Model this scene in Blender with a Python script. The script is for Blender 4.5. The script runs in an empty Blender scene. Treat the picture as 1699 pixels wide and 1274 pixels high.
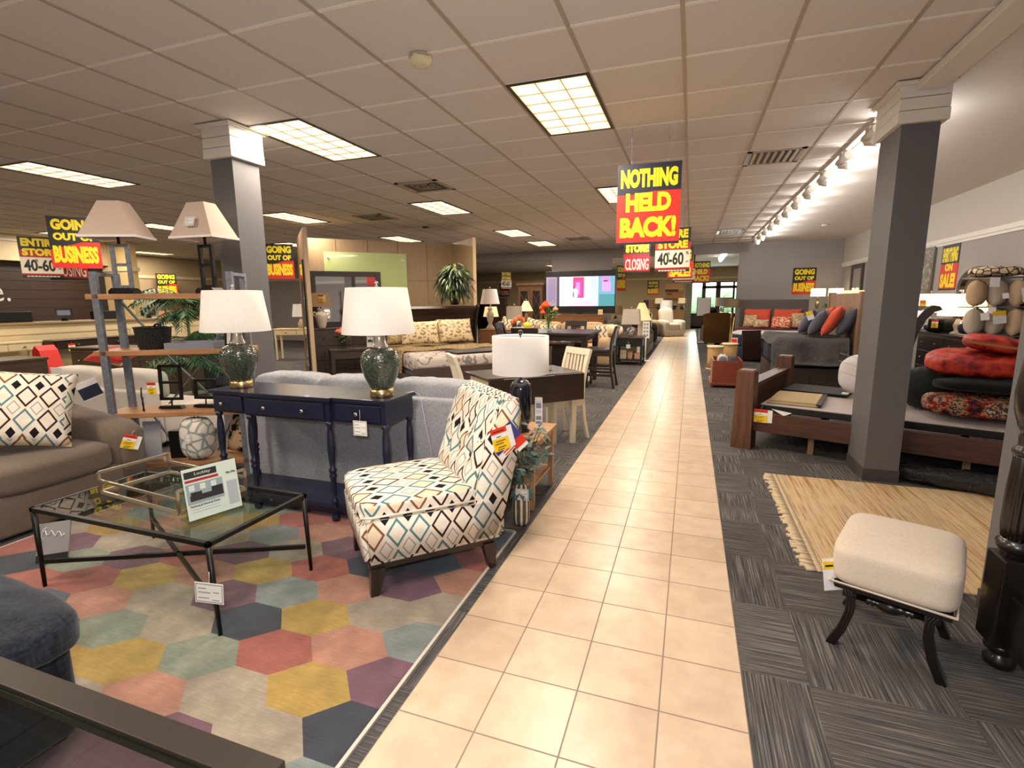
import bpy, bmesh, math, random
from mathutils import Vector, Matrix
random.seed(7)
PI = math.pi
SC = bpy.context.scene
COL = SC.collection
def rad(a): return math.radians(a)

# ------------------------------------------------------------------ materials
def lin(c):
    def f(v):
        v /= 255.0
        return v / 12.92 if v <= .04045 else ((v + .055) / 1.055) ** 2.4
    return (f(c[0]), f(c[1]), f(c[2]), 1)
MATS = {}
class NT:
    def __init__(s, m):
        m.use_nodes = True
        s.t = m.node_tree; s.n = s.t.nodes; s.n.clear()
        s.out = s.n.new('ShaderNodeOutputMaterial')
        s.b = s.n.new('ShaderNodeBsdfPrincipled')
        s.t.links.new(s.b.outputs[0], s.out.inputs[0])
    def new(s, t, **k):
        n = s.n.new(t)
        for a, v in k.items(): setattr(n, a, v)
        return n
    def link(s, a, b): s.t.links.new(a, b)
    def set(s, sock, v):
        if hasattr(v, 'is_output'): s.link(v, sock)
        else: sock.default_value = v
    def math(s, op, a, b=0.0, c=0.0):
        n = s.new('ShaderNodeMath', operation=op)
        for i, v in enumerate((a, b, c)): s.set(n.inputs[i], v)
        return n.outputs[0]
    def mix(s, f, a, b):
        n = s.new('ShaderNodeMix', data_type='RGBA')
        s.set(n.inputs[0], f); s.set(n.inputs[6], a); s.set(n.inputs[7], b)
        return n.outputs[2]
    def coord(s, kind='Object'): return s.new('ShaderNodeTexCoord').outputs[kind]
    def mapping(s, v, scale=(1, 1, 1), rot=(0, 0, 0), loc=(0, 0, 0)):
        n = s.new('ShaderNodeMapping')
        n.inputs['Scale'].default_value = scale; n.inputs['Rotation'].default_value = rot; n.inputs['Location'].default_value = loc
        s.link(v, n.inputs[0]); return n.outputs[0]
    def noise(s, v, scale=5, detail=3, rough=.5):
        n = s.new('ShaderNodeTexNoise'); n.inputs['Scale'].default_value = scale
        n.inputs['Detail'].default_value = detail; n.inputs['Roughness'].default_value = rough
        s.link(v, n.inputs['Vector']); return n.outputs[0]
    def ramp(s, f, stops, interp='LINEAR'):
        n = s.new('ShaderNodeValToRGB'); n.color_ramp.interpolation = interp
        e = n.color_ramp.elements
        while len(e) < len(stops): e.new(.5)
        for i, (p, c) in enumerate(stops): e[i].position = p; e[i].color = c
        s.link(f, n.inputs[0]); return n.outputs[0]
    def bump(s, h, strength=.3, dist=.01):
        n = s.new('ShaderNodeBump'); n.inputs['Strength'].default_value = strength; n.inputs['Distance'].default_value = dist
        s.link(h, n.inputs['Height']); s.link(n.outputs[0], s.b.inputs['Normal'])
    def sep(s, v):
        n = s.new('ShaderNodeSeparateXYZ'); s.link(v, n.inputs[0]); return n.outputs
    def comb(s, x, y, z=0.0):
        n = s.new('ShaderNodeCombineXYZ')
        for i, v in enumerate((x, y, z)): s.set(n.inputs[i], v)
        return n.outputs[0]
    def white(s, v):
        n = s.new('ShaderNodeTexWhiteNoise', noise_dimensions='2D'); s.link(v, n.inputs['Vector']); return n.outputs[0]
def begin(name, rough=.6, metal=0, spec=.5):
    m = bpy.data.materials.new(name); MATS[name] = m
    t = NT(m); t.b.inputs['Roughness'].default_value = rough; t.b.inputs['Metallic'].default_value = metal
    t.b.inputs['Specular IOR Level'].default_value = spec
    return m, t
def plain(name, c, rough=.6, metal=0, spec=.5, var=0, scale=6, bump=0, bscale=200, stretch=None, coat=0):
    if name in MATS: return MATS[name]
    m, t = begin(name, rough, metal, spec)
    c = lin(c)
    if var or stretch:
        v = t.coord()
        if stretch: v = t.mapping(v, stretch)
        n = t.noise(v, scale, 4)
        k = max(var, .001)
        lo = tuple(x * (1 - k) for x in c[:3]) + (1,); hi = tuple(min(1, x * (1 + k)) for x in c[:3]) + (1,)
        t.link(t.ramp(n, [(.3, lo), (.7, hi)]), t.b.inputs['Base Color'])
    else: t.b.inputs['Base Color'].default_value = c
    if bump: t.bump(t.noise(t.coord(), bscale, 2), bump, .004)
    if coat: t.b.inputs['Coat Weight'].default_value = coat
    return m
def fabric(name, c, var=.12, scale=60, rough=.95, bump=.4):
    if name in MATS: return MATS[name]
    m, t = begin(name, rough, 0, .15)
    c = lin(c); v = t.coord()
    a = t.noise(t.mapping(v, (1, 1, 6)), scale, 2); b = t.noise(t.mapping(v, (6, 6, 1)), scale, 2)
    n = t.math('MULTIPLY', t.math('ADD', a, b), .5)
    lo = tuple(x * (1 - var * 1.6) for x in c[:3]) + (1,); hi = tuple(min(1, x * (1 + var * 1.6)) for x in c[:3]) + (1,)
    t.link(t.ramp(n, [(.35, lo), (.65, hi)]), t.b.inputs['Base Color'])
    t.bump(n, bump, .003)
    t.b.inputs['Sheen Weight'].default_value = .15
    return m
def emis(name, c, s):
    if name in MATS: return MATS[name]
    m, t = begin(name, .5)
    t.b.inputs['Base Color'].default_value = lin(c)
    t.b.inputs['Emission Color'].default_value = lin(c); t.b.inputs['Emission Strength'].default_value = s
    return m
def wood(name, c1, c2, rough=.45, axis=0, scale=9, coat=0):
    if name in MATS: return MATS[name]
    m, t = begin(name, rough)
    st = [14, 14, 14]; st[axis] = 1.2
    v = t.mapping(t.coord(), tuple(st))
    n = t.noise(v, scale * .35, 5, .6)
    t.link(t.ramp(n, [(.3, lin(c1)), (.7, lin(c2))]), t.b.inputs['Base Color'])
    if coat: t.b.inputs['Coat Weight'].default_value = coat
    return m

# ------------------------------------------------------------------ mesh builder
class MB:
    def __init__(s): s.bm = bmesh.new(); s.mi = 0; s.uv = None
    def _fin(s, vs, fs, mx=None, smooth=False):
        if mx is not None:
            for v in vs: v.co = mx @ v.co
        for f in fs: f.material_index = s.mi; f.smooth = smooth
    def box(s, x0, x1, y0, y1, z0, z1, bev=0, mx=None, seg=2):
        bm = s.bm
        P = [(x0, y0, z0), (x1, y0, z0), (x1, y1, z0), (x0, y1, z0), (x0, y0, z1), (x1, y0, z1), (x1, y1, z1), (x0, y1, z1)]
        v = [bm.verts.new(p) for p in P]
        f = [bm.faces.new([v[i] for i in q]) for q in ((3, 2, 1, 0), (4, 5, 6, 7), (0, 1, 5, 4), (1, 2, 6, 5), (2, 3, 7, 6), (3, 0, 4, 7))]
        s._fin([], f)
        if bev:
            es = list({e for a in f for e in a.edges})
            r = bmesh.ops.bevel(bm, geom=es, offset=min(bev, .49 * min(x1 - x0, y1 - y0, z1 - z0)), segments=seg, affect='EDGES', profile=.5)
            fs = set(r['faces'])
            vv = {w for a in fs for w in a.verts}
            allf = {a for w in vv for a in w.link_faces}
            for a in allf: a.material_index = s.mi; a.smooth = bev > .012
            v = list({w for a in allf for w in a.verts})
        if mx is not None:
            for w in v: w.co = mx @ w.co
        return s
    def cyl(s, p0, p1, r0, r1=None, seg=14, cap=True, smooth=True, start=0):
        if r1 is None: r1 = r0
        p0 = Vector(p0); p1 = Vector(p1); d = (p1 - p0).normalized()
        a = d.orthogonal().normalized() if abs(d.z) < .999 else Vector((1, 0, 0))
        b = d.cross(a)
        A = []; B = []
        for i in range(seg):
            t = start + 2 * PI * i / seg; o = a * math.cos(t) + b * math.sin(t)
            A.append(s.bm.verts.new(p0 + o * r0)); B.append(s.bm.verts.new(p1 + o * r1))
        fs = [s.bm.faces.new((A[i], A[(i + 1) % seg], B[(i + 1) % seg], B[i])) for i in range(seg)]
        s._fin([], fs, None, smooth)
        if cap:
            fs = [s.bm.faces.new(A[::-1]), s.bm.faces.new(B)]; s._fin([], fs)
        return s
    def bar(s, p0, p1, w, h=None, up=(0, 0, 1)):
        h = w if h is None else h
        p0 = Vector(p0); p1 = Vector(p1); d = (p1 - p0).normalized(); u = Vector(up)
        if abs(d.dot(u)) > .98: u = Vector((0, 1, 0))
        a = d.cross(u).normalized(); b = a.cross(d)
        c = [(-1, -1), (1, -1), (1, 1), (-1, 1)]
        A = [s.bm.verts.new(p0 + a * (i * w / 2) + b * (j * h / 2)) for i, j in c]
        B = [s.bm.verts.new(p1 + a * (i * w / 2) + b * (j * h / 2)) for i, j in c]
        fs = [s.bm.faces.new((A[i], A[(i + 1) % 4], B[(i + 1) % 4], B[i])) for i in range(4)]
        fs += [s.bm.faces.new(A[::-1]), s.bm.faces.new(B)]
        s._fin([], fs); return s
    def taper(s, c, w0, w1, z0, z1, dx=0, dy=0):   # square leg, w0 at z0, w1 at z1, foot shifted by dx, dy
        x, y = c
        q = [(-1, -1), (1, -1), (1, 1), (-1, 1)]
        A = [s.bm.verts.new((x + dx + i * w0 / 2, y + dy + j * w0 / 2, z0)) for i, j in q]
        B = [s.bm.verts.new((x + i * w1 / 2, y + j * w1 / 2, z1)) for i, j in q]
        fs = [s.bm.faces.new((A[i], A[(i + 1) % 4], B[(i + 1) % 4], B[i])) for i in range(4)] + [s.bm.faces.new(A[::-1]), s.bm.faces.new(B)]
        s._fin([], fs); return s
    def tube(s, pts, r, seg=8, closed=False):
        pts = [Vector(p) for p in pts]; n = len(pts); rings = []
        R = r if isinstance(r, (list, tuple)) else [r] * n
        prev = None
        for i, p in enumerate(pts):
            d = (pts[(i + 1) % n] - pts[i - 1]) if closed else (pts[min(i + 1, n - 1)] - pts[max(i - 1, 0)])
            d.normalize()
            a = (prev - d * prev.dot(d)) if prev is not None else d.orthogonal()
            if a.length < 1e-5: a = d.orthogonal()
            a.normalize(); prev = a; b = d.cross(a)
            rings.append([s.bm.verts.new(p + (a * math.cos(2 * PI * k / seg) + b * math.sin(2 * PI * k / seg)) * R[i]) for k in range(seg)])
        m = n if closed else n - 1
        fs = []
        for i in range(m):
            A = rings[i]; B = rings[(i + 1) % n]
            fs += [s.bm.faces.new((A[k], A[(k + 1) % seg], B[(k + 1) % seg], B[k])) for k in range(seg)]
        s._fin([], fs, None, True)
        if not closed: s._fin([], [s.bm.faces.new(rings[0][::-1]), s.bm.faces.new(rings[-1])])
        return s
    def lathe(s, prof, seg=24, c=(0, 0), z=0, mx=None, flute=0, fn=0, cap=True):
        rings = []
        for r, h in prof:
            row = []
            for i in range(seg):
                t = 2 * PI * i / seg
                q = r * (1 - flute * (.5 + .5 * math.cos(fn * t))) if flute else r
                row.append(s.bm.verts.new((c[0] + q * math.cos(t), c[1] + q * math.sin(t), z + h)))
            rings.append(row)
        fs = []
        for A, B in zip(rings, rings[1:]):
            fs += [s.bm.faces.new((A[i], A[(i + 1) % seg], B[(i + 1) % seg], B[i])) for i in range(seg)]
        s._fin([], fs, None, True)
        if cap:
            g = [s.bm.faces.new(rings[0][::-1]), s.bm.faces.new(rings[-1])]
            s._fin([], g)
        if mx is not None:
            for row in rings:
                for v in row: v.co = mx @ v.co
        return s
    def prism(s, poly, a0, a1, axis='y', mx=None, smooth=False):
        def P(u, v, a): return {'y': (u, a, v), 'x': (a, u, v), 'z': (u, v, a)}[axis]
        A = [s.bm.verts.new(P(u, v, a0)) for u, v in poly]; B = [s.bm.verts.new(P(u, v, a1)) for u, v in poly]
        n = len(poly)
        fs = [s.bm.faces.new((A[i], A[(i + 1) % n], B[(i + 1) % n], B[i])) for i in range(n)]
        s._fin([], fs, None, smooth)
        s._fin([], [s.bm.faces.new(A[::-1]), s.bm.faces.new(B)])
        if mx is not None:
            for v in A + B: v.co = mx @ v.co
        return s
    def poly(s, pts, smooth=False):
        f = s.bm.faces.new([s.bm.verts.new(p) for p in pts]); s._fin([], [f], None, smooth); return s
    def surf(s, fn, nu, nv, closed_u=False):
        g = [[s.bm.verts.new(fn(i / (nu if closed_u else nu - 1), j / (nv - 1))) for j in range(nv)] for i in range(nu)]
        fs = []
        for i in range(nu if closed_u else nu - 1):
            for j in range(nv - 1):
                fs.append(s.bm.faces.new((g[i][j], g[(i + 1) % nu][j], g[(i + 1) % nu][j + 1], g[i][j + 1])))
        s._fin([], fs, None, True); return g
    def puff(s, c, w, d, h, e=5, n=12, crown=.0, mx=None, wob=0):
        """soft rounded block, a seat cushion: c is its centre; e large = boxier"""
        bm = s.bm; vs = {}; fs = []
        def pt(p):
            k = tuple(round(q * 1000) for q in p)
            if k in vs: return vs[k]
            x, y, z = p
            L = (abs(x) ** e + abs(y) ** e + abs(z) ** e) ** (1 / e)
            X, Y, Z = x / L, y / L, z / L
            Z *= 1 + crown * (1 - X * X) * (1 - Y * Y)
            q = Vector((c[0] + X * w / 2, c[1] + Y * d / 2, c[2] + Z * h / 2))
            if wob: q += Vector((0, 0, wob * math.sin(17 * X + 5 * Y) * math.sin(13 * Y + 3 * X)))
            if mx is not None: q = mx @ q
            vs[k] = bm.verts.new(q); return vs[k]
        T = [math.tan((-1 + 2 * i / n) * PI / 4) for i in range(n + 1)]
        for ax in range(3):
            for sg in (-1, 1):
                for i in range(n):
                    for j in range(n):
                        q = []
                        for a, b in ((i, j), (i + 1, j), (i + 1, j + 1), (i, j + 1)):
                            p = [0, 0, 0]; p[ax] = sg; p[(ax + 1) % 3] = T[a]; p[(ax + 2) % 3] = T[b]
                            q.append(pt(p))
                        if sg < 0: q.reverse()
                        fs.append(bm.faces.new(q))
        s._fin([], fs, None, True); return s
    def pillow(s, w, h, t, mx=None, n=14, ear=.06):
        """throw pillow standing in the xz plane, thickness along y, base at z=0"""
        bm = s.bm; F = []; B = []
        for i in range(n + 1):
            F.append([]); B.append([])
            for j in range(n + 1):
                u = -1 + 2 * i / n; v = -1 + 2 * j / n
                th = t / 2 * ((1 - abs(u) ** 2.6) * (1 - abs(v) ** 2.6)) ** .55
                k = 1 - ear * ((1 - u * u) * abs(v) ** 3 * .9); k2 = 1 - ear * ((1 - v * v) * abs(u) ** 3 * .9)
                x = u * w / 2 * k2; z = h / 2 + v * h / 2 * k
                edge = i in (0, n) or j in (0, n)
                a = bm.verts.new((x, -th, z)); F[-1].append(a)
                B[-1].append(a if edge else bm.verts.new((x, th, z)))
        fs = []
        for i in range(n):
            for j in range(n):
                fs.append(bm.faces.new((F[i][j], F[i + 1][j], F[i + 1][j + 1], F[i][j + 1])))
                q = [B[i][j], B[i][j + 1], B[i + 1][j + 1], B[i + 1][j]]
                fs.append(bm.faces.new(q))
        vv = {v for f in fs for v in f.verts}
        s._fin(vv, fs, mx, True); return s
    def boxuv(s, scale=1.0):
        uv = s.bm.loops.layers.uv.new('UVMap'); s.bm.normal_update()
        for f in s.bm.faces:
            n = f.normal; a = max(range(3), key=lambda i: abs(n[i]))
            for l in f.loops:
                p = l.vert.co
                l[uv].uv = ((p.y, p.z), (p.x, p.z), (p.x, p.y))[a] if scale == 1 else tuple(q * scale for q in ((p.y, p.z), (p.x, p.z), (p.x, p.y))[a])
        return s
def obj(name, mb, mat, parent=None, loc=None, rz=0, mx=None):
    me = bpy.data.meshes.new(name)
    bm = mb.bm if isinstance(mb, MB) else mb
    bmesh.ops.recalc_face_normals(bm, faces=bm.faces)
    bm.to_mesh(me); bm.free()
    for m in (mat if isinstance(mat, (list, tuple)) else [mat]): me.materials.append(m)
    o = bpy.data.objects.new(name, me); COL.objects.link(o)
    if parent is not None: o.parent = parent
    if loc is not None: o.location = loc
    if rz: o.rotation_euler[2] = rz
    if mx is not None: o.matrix_local = mx
    return o
def tag(o, label, cat, group=None):
    o['label'] = label; o['category'] = cat
    if group: o['group'] = group
    return o
def thing(name, label, cat, loc=(0, 0, 0), rz=0, group=None, tilt=None):
    o = bpy.data.objects.new(name, None); COL.objects.link(o); o.empty_display_size = .1
    o.location = loc; o.rotation_euler = (0, 0, rz) if tilt is None else (tilt[0], tilt[1], rz)
    return tag(o, label, cat, group)
def single(name, mb, mat, label, cat, loc=(0, 0, 0), rz=0, group=None, tilt=None):
    o = obj(name, mb, mat, None, loc)
    o.rotation_euler = (0, 0, rz) if tilt is None else (tilt[0], tilt[1], rz)
    return tag(o, label, cat, group)
def struct(name, mb, mat, loc=None):
    o = obj(name, mb, mat, None, loc); o['kind'] = 'structure'; return o
def dup(root, loc=None, rz=None, label=None, group=None):
    r = root.copy(); COL.objects.link(r)
    if loc is not None: r.location = loc
    if rz is not None: r.rotation_euler[2] = rz
    if label: r['label'] = label
    if group: r['group'] = group
    def rec(a, b):
        for ch in list(a.children):
            c = ch.copy(); COL.objects.link(c); c.parent = b; rec(ch, c)
    rec(root, r)
    return r
_TX = {}
def text_mesh(s, w, h, bold=.02, font_scale=1, depth=.0008, shear=0):
    """letters as a mesh in the xz plane, centred at 0, filling w by h, facing -y"""
    cu = bpy.data.curves.new('lettering', 'FONT'); cu.body = s; cu.offset = bold; cu.shear = shear; cu.extrude = .02
    cu.resolution_u = 3
    o = bpy.data.objects.new('lettering', cu); COL.objects.link(o)
    dg = bpy.context.evaluated_depsgraph_get(); dg.update()
    me = bpy.data.meshes.new_from_object(o.evaluated_get(dg))
    bpy.data.objects.remove(o); bpy.data.curves.remove(cu)
    bm = bmesh.new(); bm.from_mesh(me); bpy.data.meshes.remove(me)
    xs = [v.co.x for v in bm.verts]; ys = [v.co.y for v in bm.verts]
    x0, x1, y0, y1 = min(xs), max(xs), min(ys), max(ys)
    for v in bm.verts:
        x, y, z = v.co
        v.co = ((x - x0) / (x1 - x0) * w - w / 2, -z / .02 * depth, (y - y0) / (y1 - y0) * h - h / 2)
    return bm
def lettering(s, w, h, mat, parent, loc, bold=.02, rz=0, name='lettering', shear=0, tilt=0):
    o = obj(name, text_mesh(s, w, h, bold, shear=shear), mat, parent, loc)
    o.rotation_euler = (tilt, 0, rz); return o
# ------------------------------------------------------------------ camera (18 mm wide-angle, eye height, turned to the store's long side)
cam = bpy.data.cameras.new('camera'); camo = bpy.data.objects.new('camera', cam); COL.objects.link(camo)
cam.sensor_fit = 'HORIZONTAL'; cam.sensor_width = 36; cam.lens = 17.709; cam.clip_end = 200; cam.clip_start = .05
YAW, PIT, ROL = -.33876, .16471, .00878
fw = Vector((math.sin(YAW) * math.cos(PIT), math.cos(YAW) * math.cos(PIT), -math.sin(PIT)))
rt = Vector((math.cos(YAW), -math.sin(YAW), 0)); dn = fw.cross(rt)
r2 = rt * math.cos(ROL) + dn * math.sin(ROL); d2 = -rt * math.sin(ROL) + dn * math.cos(ROL)
Rm = Matrix((r2, -d2, -fw)).transposed().to_4x4(); Rm.translation = Vector((0, 0, 1.471))
camo.matrix_world = Rm; SC.camera = camo

# ------------------------------------------------------------------ shared materials
WHITE = plain('white_paint', (226, 222, 214), .5)
CREAM = plain('cream_paint', (214, 196, 156), .5, var=.04)
DKGRAY = plain('column_gray', (98, 97, 100), .55, var=.03, scale=3)
WALLGRAY = plain('wall_gray', (158, 152, 150), .7, var=.03, scale=2)
UPWALL = plain('wall_pale', (196, 190, 182), .7)
TAN = plain('wall_tan', (176, 156, 122), .7)
NAVY = plain('navy_lacquer', (20, 26, 52), .38, spec=.5, coat=.25)
BLACKM = plain('black_metal', (22, 20, 19), .4, .3)
BLACK = plain('black_plastic', (14, 14, 15), .35)
BRASS = plain('brushed_brass', (190, 165, 120), .3, 1)
NICKEL = plain('nickel', (190, 186, 180), .25, 1)
CHROME = plain('chrome', (215, 215, 218), .12, 1)
ESPRESSO = wood('espresso_wood', (30, 20, 17), (50, 33, 27), .35, 0, 8, .2)
ESPRESSOZ = wood('espresso_wood_upright', (30, 20, 17), (50, 33, 27), .35, 2, 8, .2)
OAK = wood('oak_boards', (150, 104, 68), (186, 138, 94), .5, 0, 8)
OAKZ = wood('oak_upright', (150, 112, 78), (182, 142, 102), .5, 2, 8)
GRAYWOOD = wood('grey_brown_wood', (58, 46, 40), (82, 66, 57), .5, 0, 8)
RUSTIC = wood('rustic_brown_wood', (74, 44, 30), (112, 70, 50), .5, 2, 8)
RUSTICX = wood('rustic_brown_rail', (62, 34, 24), (92, 54, 38), .5, 0, 8)
KNOTTY = wood('knotty_pale_wood', (118, 92, 70), (154, 122, 96), .6, 2, 8)
STEEL = plain('weathered_steel', (128, 134, 146), .45, .55, var=.25, scale=30)
PAPER = plain('paper', (238, 238, 236), .6)
PAPERGRAY = plain('grey_print', (150, 150, 156), .6)
INKBLACK = plain('black_ink', (22, 22, 26), .6)
RED = plain('sign_red', (214, 40, 30), .45)
CRIMSON = plain('sign_crimson', (176, 22, 36), .45)
YELLOW = plain('sign_yellow', (250, 226, 22), .45)
SIGNNAVY = plain('sign_navy', (22, 28, 50), .45)
TAGYEL = plain('tag_yellow', (246, 204, 30), .5)
TAGRED = plain('tag_red', (226, 56, 30), .5)
LEAF = plain('leaf_green', (52, 84, 44), .5, var=.35, scale=9)
def shade_mat(name, c, glow=0, pleat=False, trans=.35):
    if name in MATS: return MATS[name]
    m, t = begin(name, .9, 0, .1)
    t.b.inputs['Base Color'].default_value = lin(c)
    if pleat:
        x, y, z = t.sep(t.coord())
        a = t.math('ARCTAN2', y, x)
        t.bump(t.noise(t.comb(t.math('MULTIPLY', a, 14.0), t.math('MULTIPLY', z, 5.0)), 3, 4), .5, .01)
    else: t.bump(t.noise(t.mapping(t.coord(), (1, 1, 8)), 90, 2), .15, .002)
    if glow:
        t.b.inputs['Emission Color'].default_value = lin((255, 226, 178)); t.b.inputs['Emission Strength'].default_value = glow
    return m
SHADEW = shade_mat('shade_white', (240, 238, 236)); SHADEP = shade_mat('shade_white_pleated', (242, 238, 234), pleat=True)
SHADEB = shade_mat('shade_beige', (206, 186, 172)); SHADEG = shade_mat('shade_grey', (186, 176, 166)); SHADET = shade_mat('shade_burlap', (168, 136, 102))
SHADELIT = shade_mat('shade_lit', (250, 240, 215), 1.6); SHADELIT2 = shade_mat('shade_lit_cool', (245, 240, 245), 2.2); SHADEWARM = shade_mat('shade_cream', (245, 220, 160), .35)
m, t = begin('clear_glass', .02); t.b.inputs['Transmission Weight'].default_value = 1; t.b.inputs['IOR'].default_value = 1.45
t.b.inputs['Base Color'].default_value = (.93, .97, .95, 1); GLASS = m
m, t = begin('thin_glass', .03); t.b.inputs['Base Color'].default_value = (.9, .95, .93, 1)
tr = t.new('ShaderNodeBsdfTransparent'); tr.inputs[0].default_value = (.84, .9, .87, 1)
gl = t.new('ShaderNodeBsdfGlossy'); gl.inputs['Roughness'].default_value = .02
fr = t.new('ShaderNodeFresnel'); fr.inputs[0].default_value = 1.5
mx_ = t.new('ShaderNodeMixShader'); ge = t.new('ShaderNodeNewGeometry'); t.link(t.math('MULTIPLY', fr.outputs[0], t.math('SUBTRACT', 1.0, ge.outputs['Backfacing'])), mx_.inputs[0]); t.link(tr.outputs[0], mx_.inputs[1]); t.link(gl.outputs[0], mx_.inputs[2])
t.link(mx_.outputs[0], t.out.inputs[0]); THIN = m
m, t = begin('mirror_glass', .03, 1); t.b.inputs['Base Color'].default_value = (.86, .86, .86, 1); MIRROR = m

# carpet squares laid quarter-turned, streaky pile
m, t = begin('carpet_squares', .95, 0, .1)
v = t.coord(); x, y, z = t.sep(v)
cx = t.math('FLOOR', t.math('MULTIPLY', x, 2.0)); cy = t.math('FLOOR', t.math('MULTIPLY', y, 2.0))
par = t.math('MODULO', t.math('ABSOLUTE', t.math('ADD', cx, cy)), 2.0)
rnd = t.white(t.comb(cx, cy))
off = t.math('MULTIPLY', rnd, 37.0)
n1 = t.noise(t.comb(t.math('ADD', t.math('MULTIPLY', x, 1.3), off), t.math('MULTIPLY', y, 70.0), 0.0), 2.2, 3, .65)
n2 = t.noise(t.comb(t.math('MULTIPLY', x, 70.0), t.math('ADD', t.math('MULTIPLY', y, 1.3), off), 0.0), 2.2, 3, .65)
n = t.math('ADD', t.math('MULTIPLY', n1, t.math('SUBTRACT', 1.0, par)), t.math('MULTIPLY', n2, par))
n = t.math('ADD', n, t.math('MULTIPLY', t.math('SUBTRACT', rnd, .5), .06))
t.link(t.ramp(n, [(.28, lin((50, 49, 52))), (.5, lin((84, 82, 82))), (.7, lin((136, 130, 124)))]), t.b.inputs['Base Color'])
t.bump(t.noise(v, 260, 2), .5, .006); CARPET = m
# beige ceramic floor tiles with grey grout
m, t = begin('aisle_tiles', .32, 0, .4)
v = t.coord(); x, y, z = t.sep(v)
def grid(t, p, o, s, w):
    f = t.math('FRACT', t.math('DIVIDE', t.math('SUBTRACT', p, o), s))
    return t.math('GREATER_THAN', t.math('ABSOLUTE', t.math('SUBTRACT', f, .5)), .5 - w / s / 2)
g = t.math('MAXIMUM', grid(t, x, -.936, .298, .006), grid(t, y, 1.383, .298, .006))
ids = t.white(t.comb(t.math('FLOOR', t.math('DIVIDE', t.math('ADD', x, .936), .298)), t.math('FLOOR', t.math('DIVIDE', t.math('SUBTRACT', y, 1.383), .298))))
nn = t.math('ADD', t.math('MULTIPLY', t.noise(v, 7, 5, .6), .8), t.math('MULTIPLY', ids, .2))
c = t.ramp(nn, [(.3, lin((190, 165, 140))), (.7, lin((216, 192, 166)))])
t.link(t.mix(g, c, lin((142, 124, 112))), t.b.inputs['Base Color'])
t.set(t.b.inputs['Roughness'], t.math('ADD', t.math('MULTIPLY', g, .5), .3))
t.bump(t.math('SUBTRACT', 1.0, g), .4, .002); TILES = m
m, t = begin('acoustic_tile', .95, 0, .1)
v = t.coord(); n = t.noise(v, 240, 2)
t.link(t.ramp(n, [(.3, lin((206, 200, 196))), (.7, lin((232, 226, 221)))]), t.b.inputs['Base Color']); t.bump(n, .3, .003); ACOUST = m
DRYWALL = plain('drywall', (226, 220, 212), .8)

# ------------------------------------------------------------------ shell
X0, X1, Y0, Y1, HC = -16.6, 3.75, -2.6, 27.0, 2.988
b = MB(); b.box(X0 - .2, X1 + .2, Y0 - .2, Y1 + .2, -.1, 0); struct('floor', b, CARPET)
b = MB(); b.box(-.936, .256, Y0, 26.0, -.02, .004); struct('floor.001', b, TILES)
b = MB(); b.box(X0 - .2, 1.56, Y0 - .2, 15.8, HC, HC + .1); struct('ceiling', b, ACOUST)
b = MB(); b.box(1.56, X1 + .2, Y0 - .2, 15.8, HC, HC + .1); struct('ceiling', b, DRYWALL)
b = MB(); b.box(X0 - .2, X1 + .2, 15.8, Y1 + .2, HC, HC + .1); struct('ceiling', b, DRYWALL)
TBAR = plain('ceiling_rail_shaded', (176, 162, 146), .5)  # lengthwise rails: shading of the reveal edges put into a darker tan
b = MB()
for i in range(-26, 6):
    xx = -1.3326 + .6096 * i
    if X0 < xx < 1.5: b.box(xx - .012, xx + .012, Y0, 15.8, HC - .006, HC + .002)
struct('trim_1', b, TBAR)
b = MB()
for j in range(-10, 20):
    yy = 3.669 + .6096 * j
    if Y0 < yy < 15.75: b.box(X0, 1.5, yy - .012, yy + .012, HC - .005, HC + .002)
struct('trim_1', b, plain('ceiling_rail_lit', (240, 234, 226), .5))  # cross rails: same grid, light on the edges put into a whiter colour
b = MB(); b.box(1.50, 1.62, Y0, 15.7, HC - .02, HC + .01); struct('trim_2', b, WHITE)
b = MB(); b.box(1.44, 1.62, 1.0, 4.60, HC - .075, HC - .018, .006); struct('trim_3', b, WHITE)
# side wall with pale top and picture rail
b = MB(); b.box(X1, X1 + .15, Y0, 15.8, 0, 2.31); struct('wall_right', b, WALLGRAY)
b = MB(); b.box(X1, X1 + .15, Y0, 15.8, 2.31, HC); struct('wall_right', b, UPWALL)
b = MB(); b.box(X1 - .03, X1 + .01, Y0, 15.8, 2.30, 2.37, .006); b.box(X1 - .018, X1 + .01, Y0, 15.8, 2.26, 2.30); struct('trim_4', b, WHITE)
BASEM = plain('vinyl_base', (70, 66, 66), .5)
b = MB(); b.box(X1 - .012, X1 + .005, Y0, 15.8, 0, .1); struct('baseboard_right', b, BASEM)
# cross wall with two openings into the next room
def wallbox(x0, x1, z0, z1): 
    b = MB(); b.box(x0, x1, 15.8, 15.95, z0, z1); return struct('wall_back', b, WALLGRAY)
wallbox(1.22, X1 + .15, 0, HC); wallbox(-6.9, 1.22, 2.72, HC); wallbox(-4.2, -2.33, 0, 2.72); wallbox(X0, -6.9, 0, HC)
b = MB(); b.box(1.22, X1, 15.785, 15.81, 0, .1); struct('baseboard_back', b, BASEM)
# far room
b = MB(); b.box(X0 - .2, -.02, Y1, Y1 + .15, 0, HC); struct('wall_far', b, TAN)
b = MB(); b.box(2.1, X1 + .15, Y1, Y1 + .15, 0, HC); struct('wall_far', b, TAN)
b = MB(); b.box(-.02, 2.1, Y1, Y1 + .15, 2.28, HC); struct('wall_far', b, TAN)
b = MB(); b.box(X0, 2.6, Y1 - .03, Y1 + .01, 2.43, 2.52, .005); struct('trim_5', b, CREAM)
b = MB(); b.box(X1, X1 + .15, 15.8, Y1, 0, HC); struct('wall_right', b, TAN)
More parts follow.
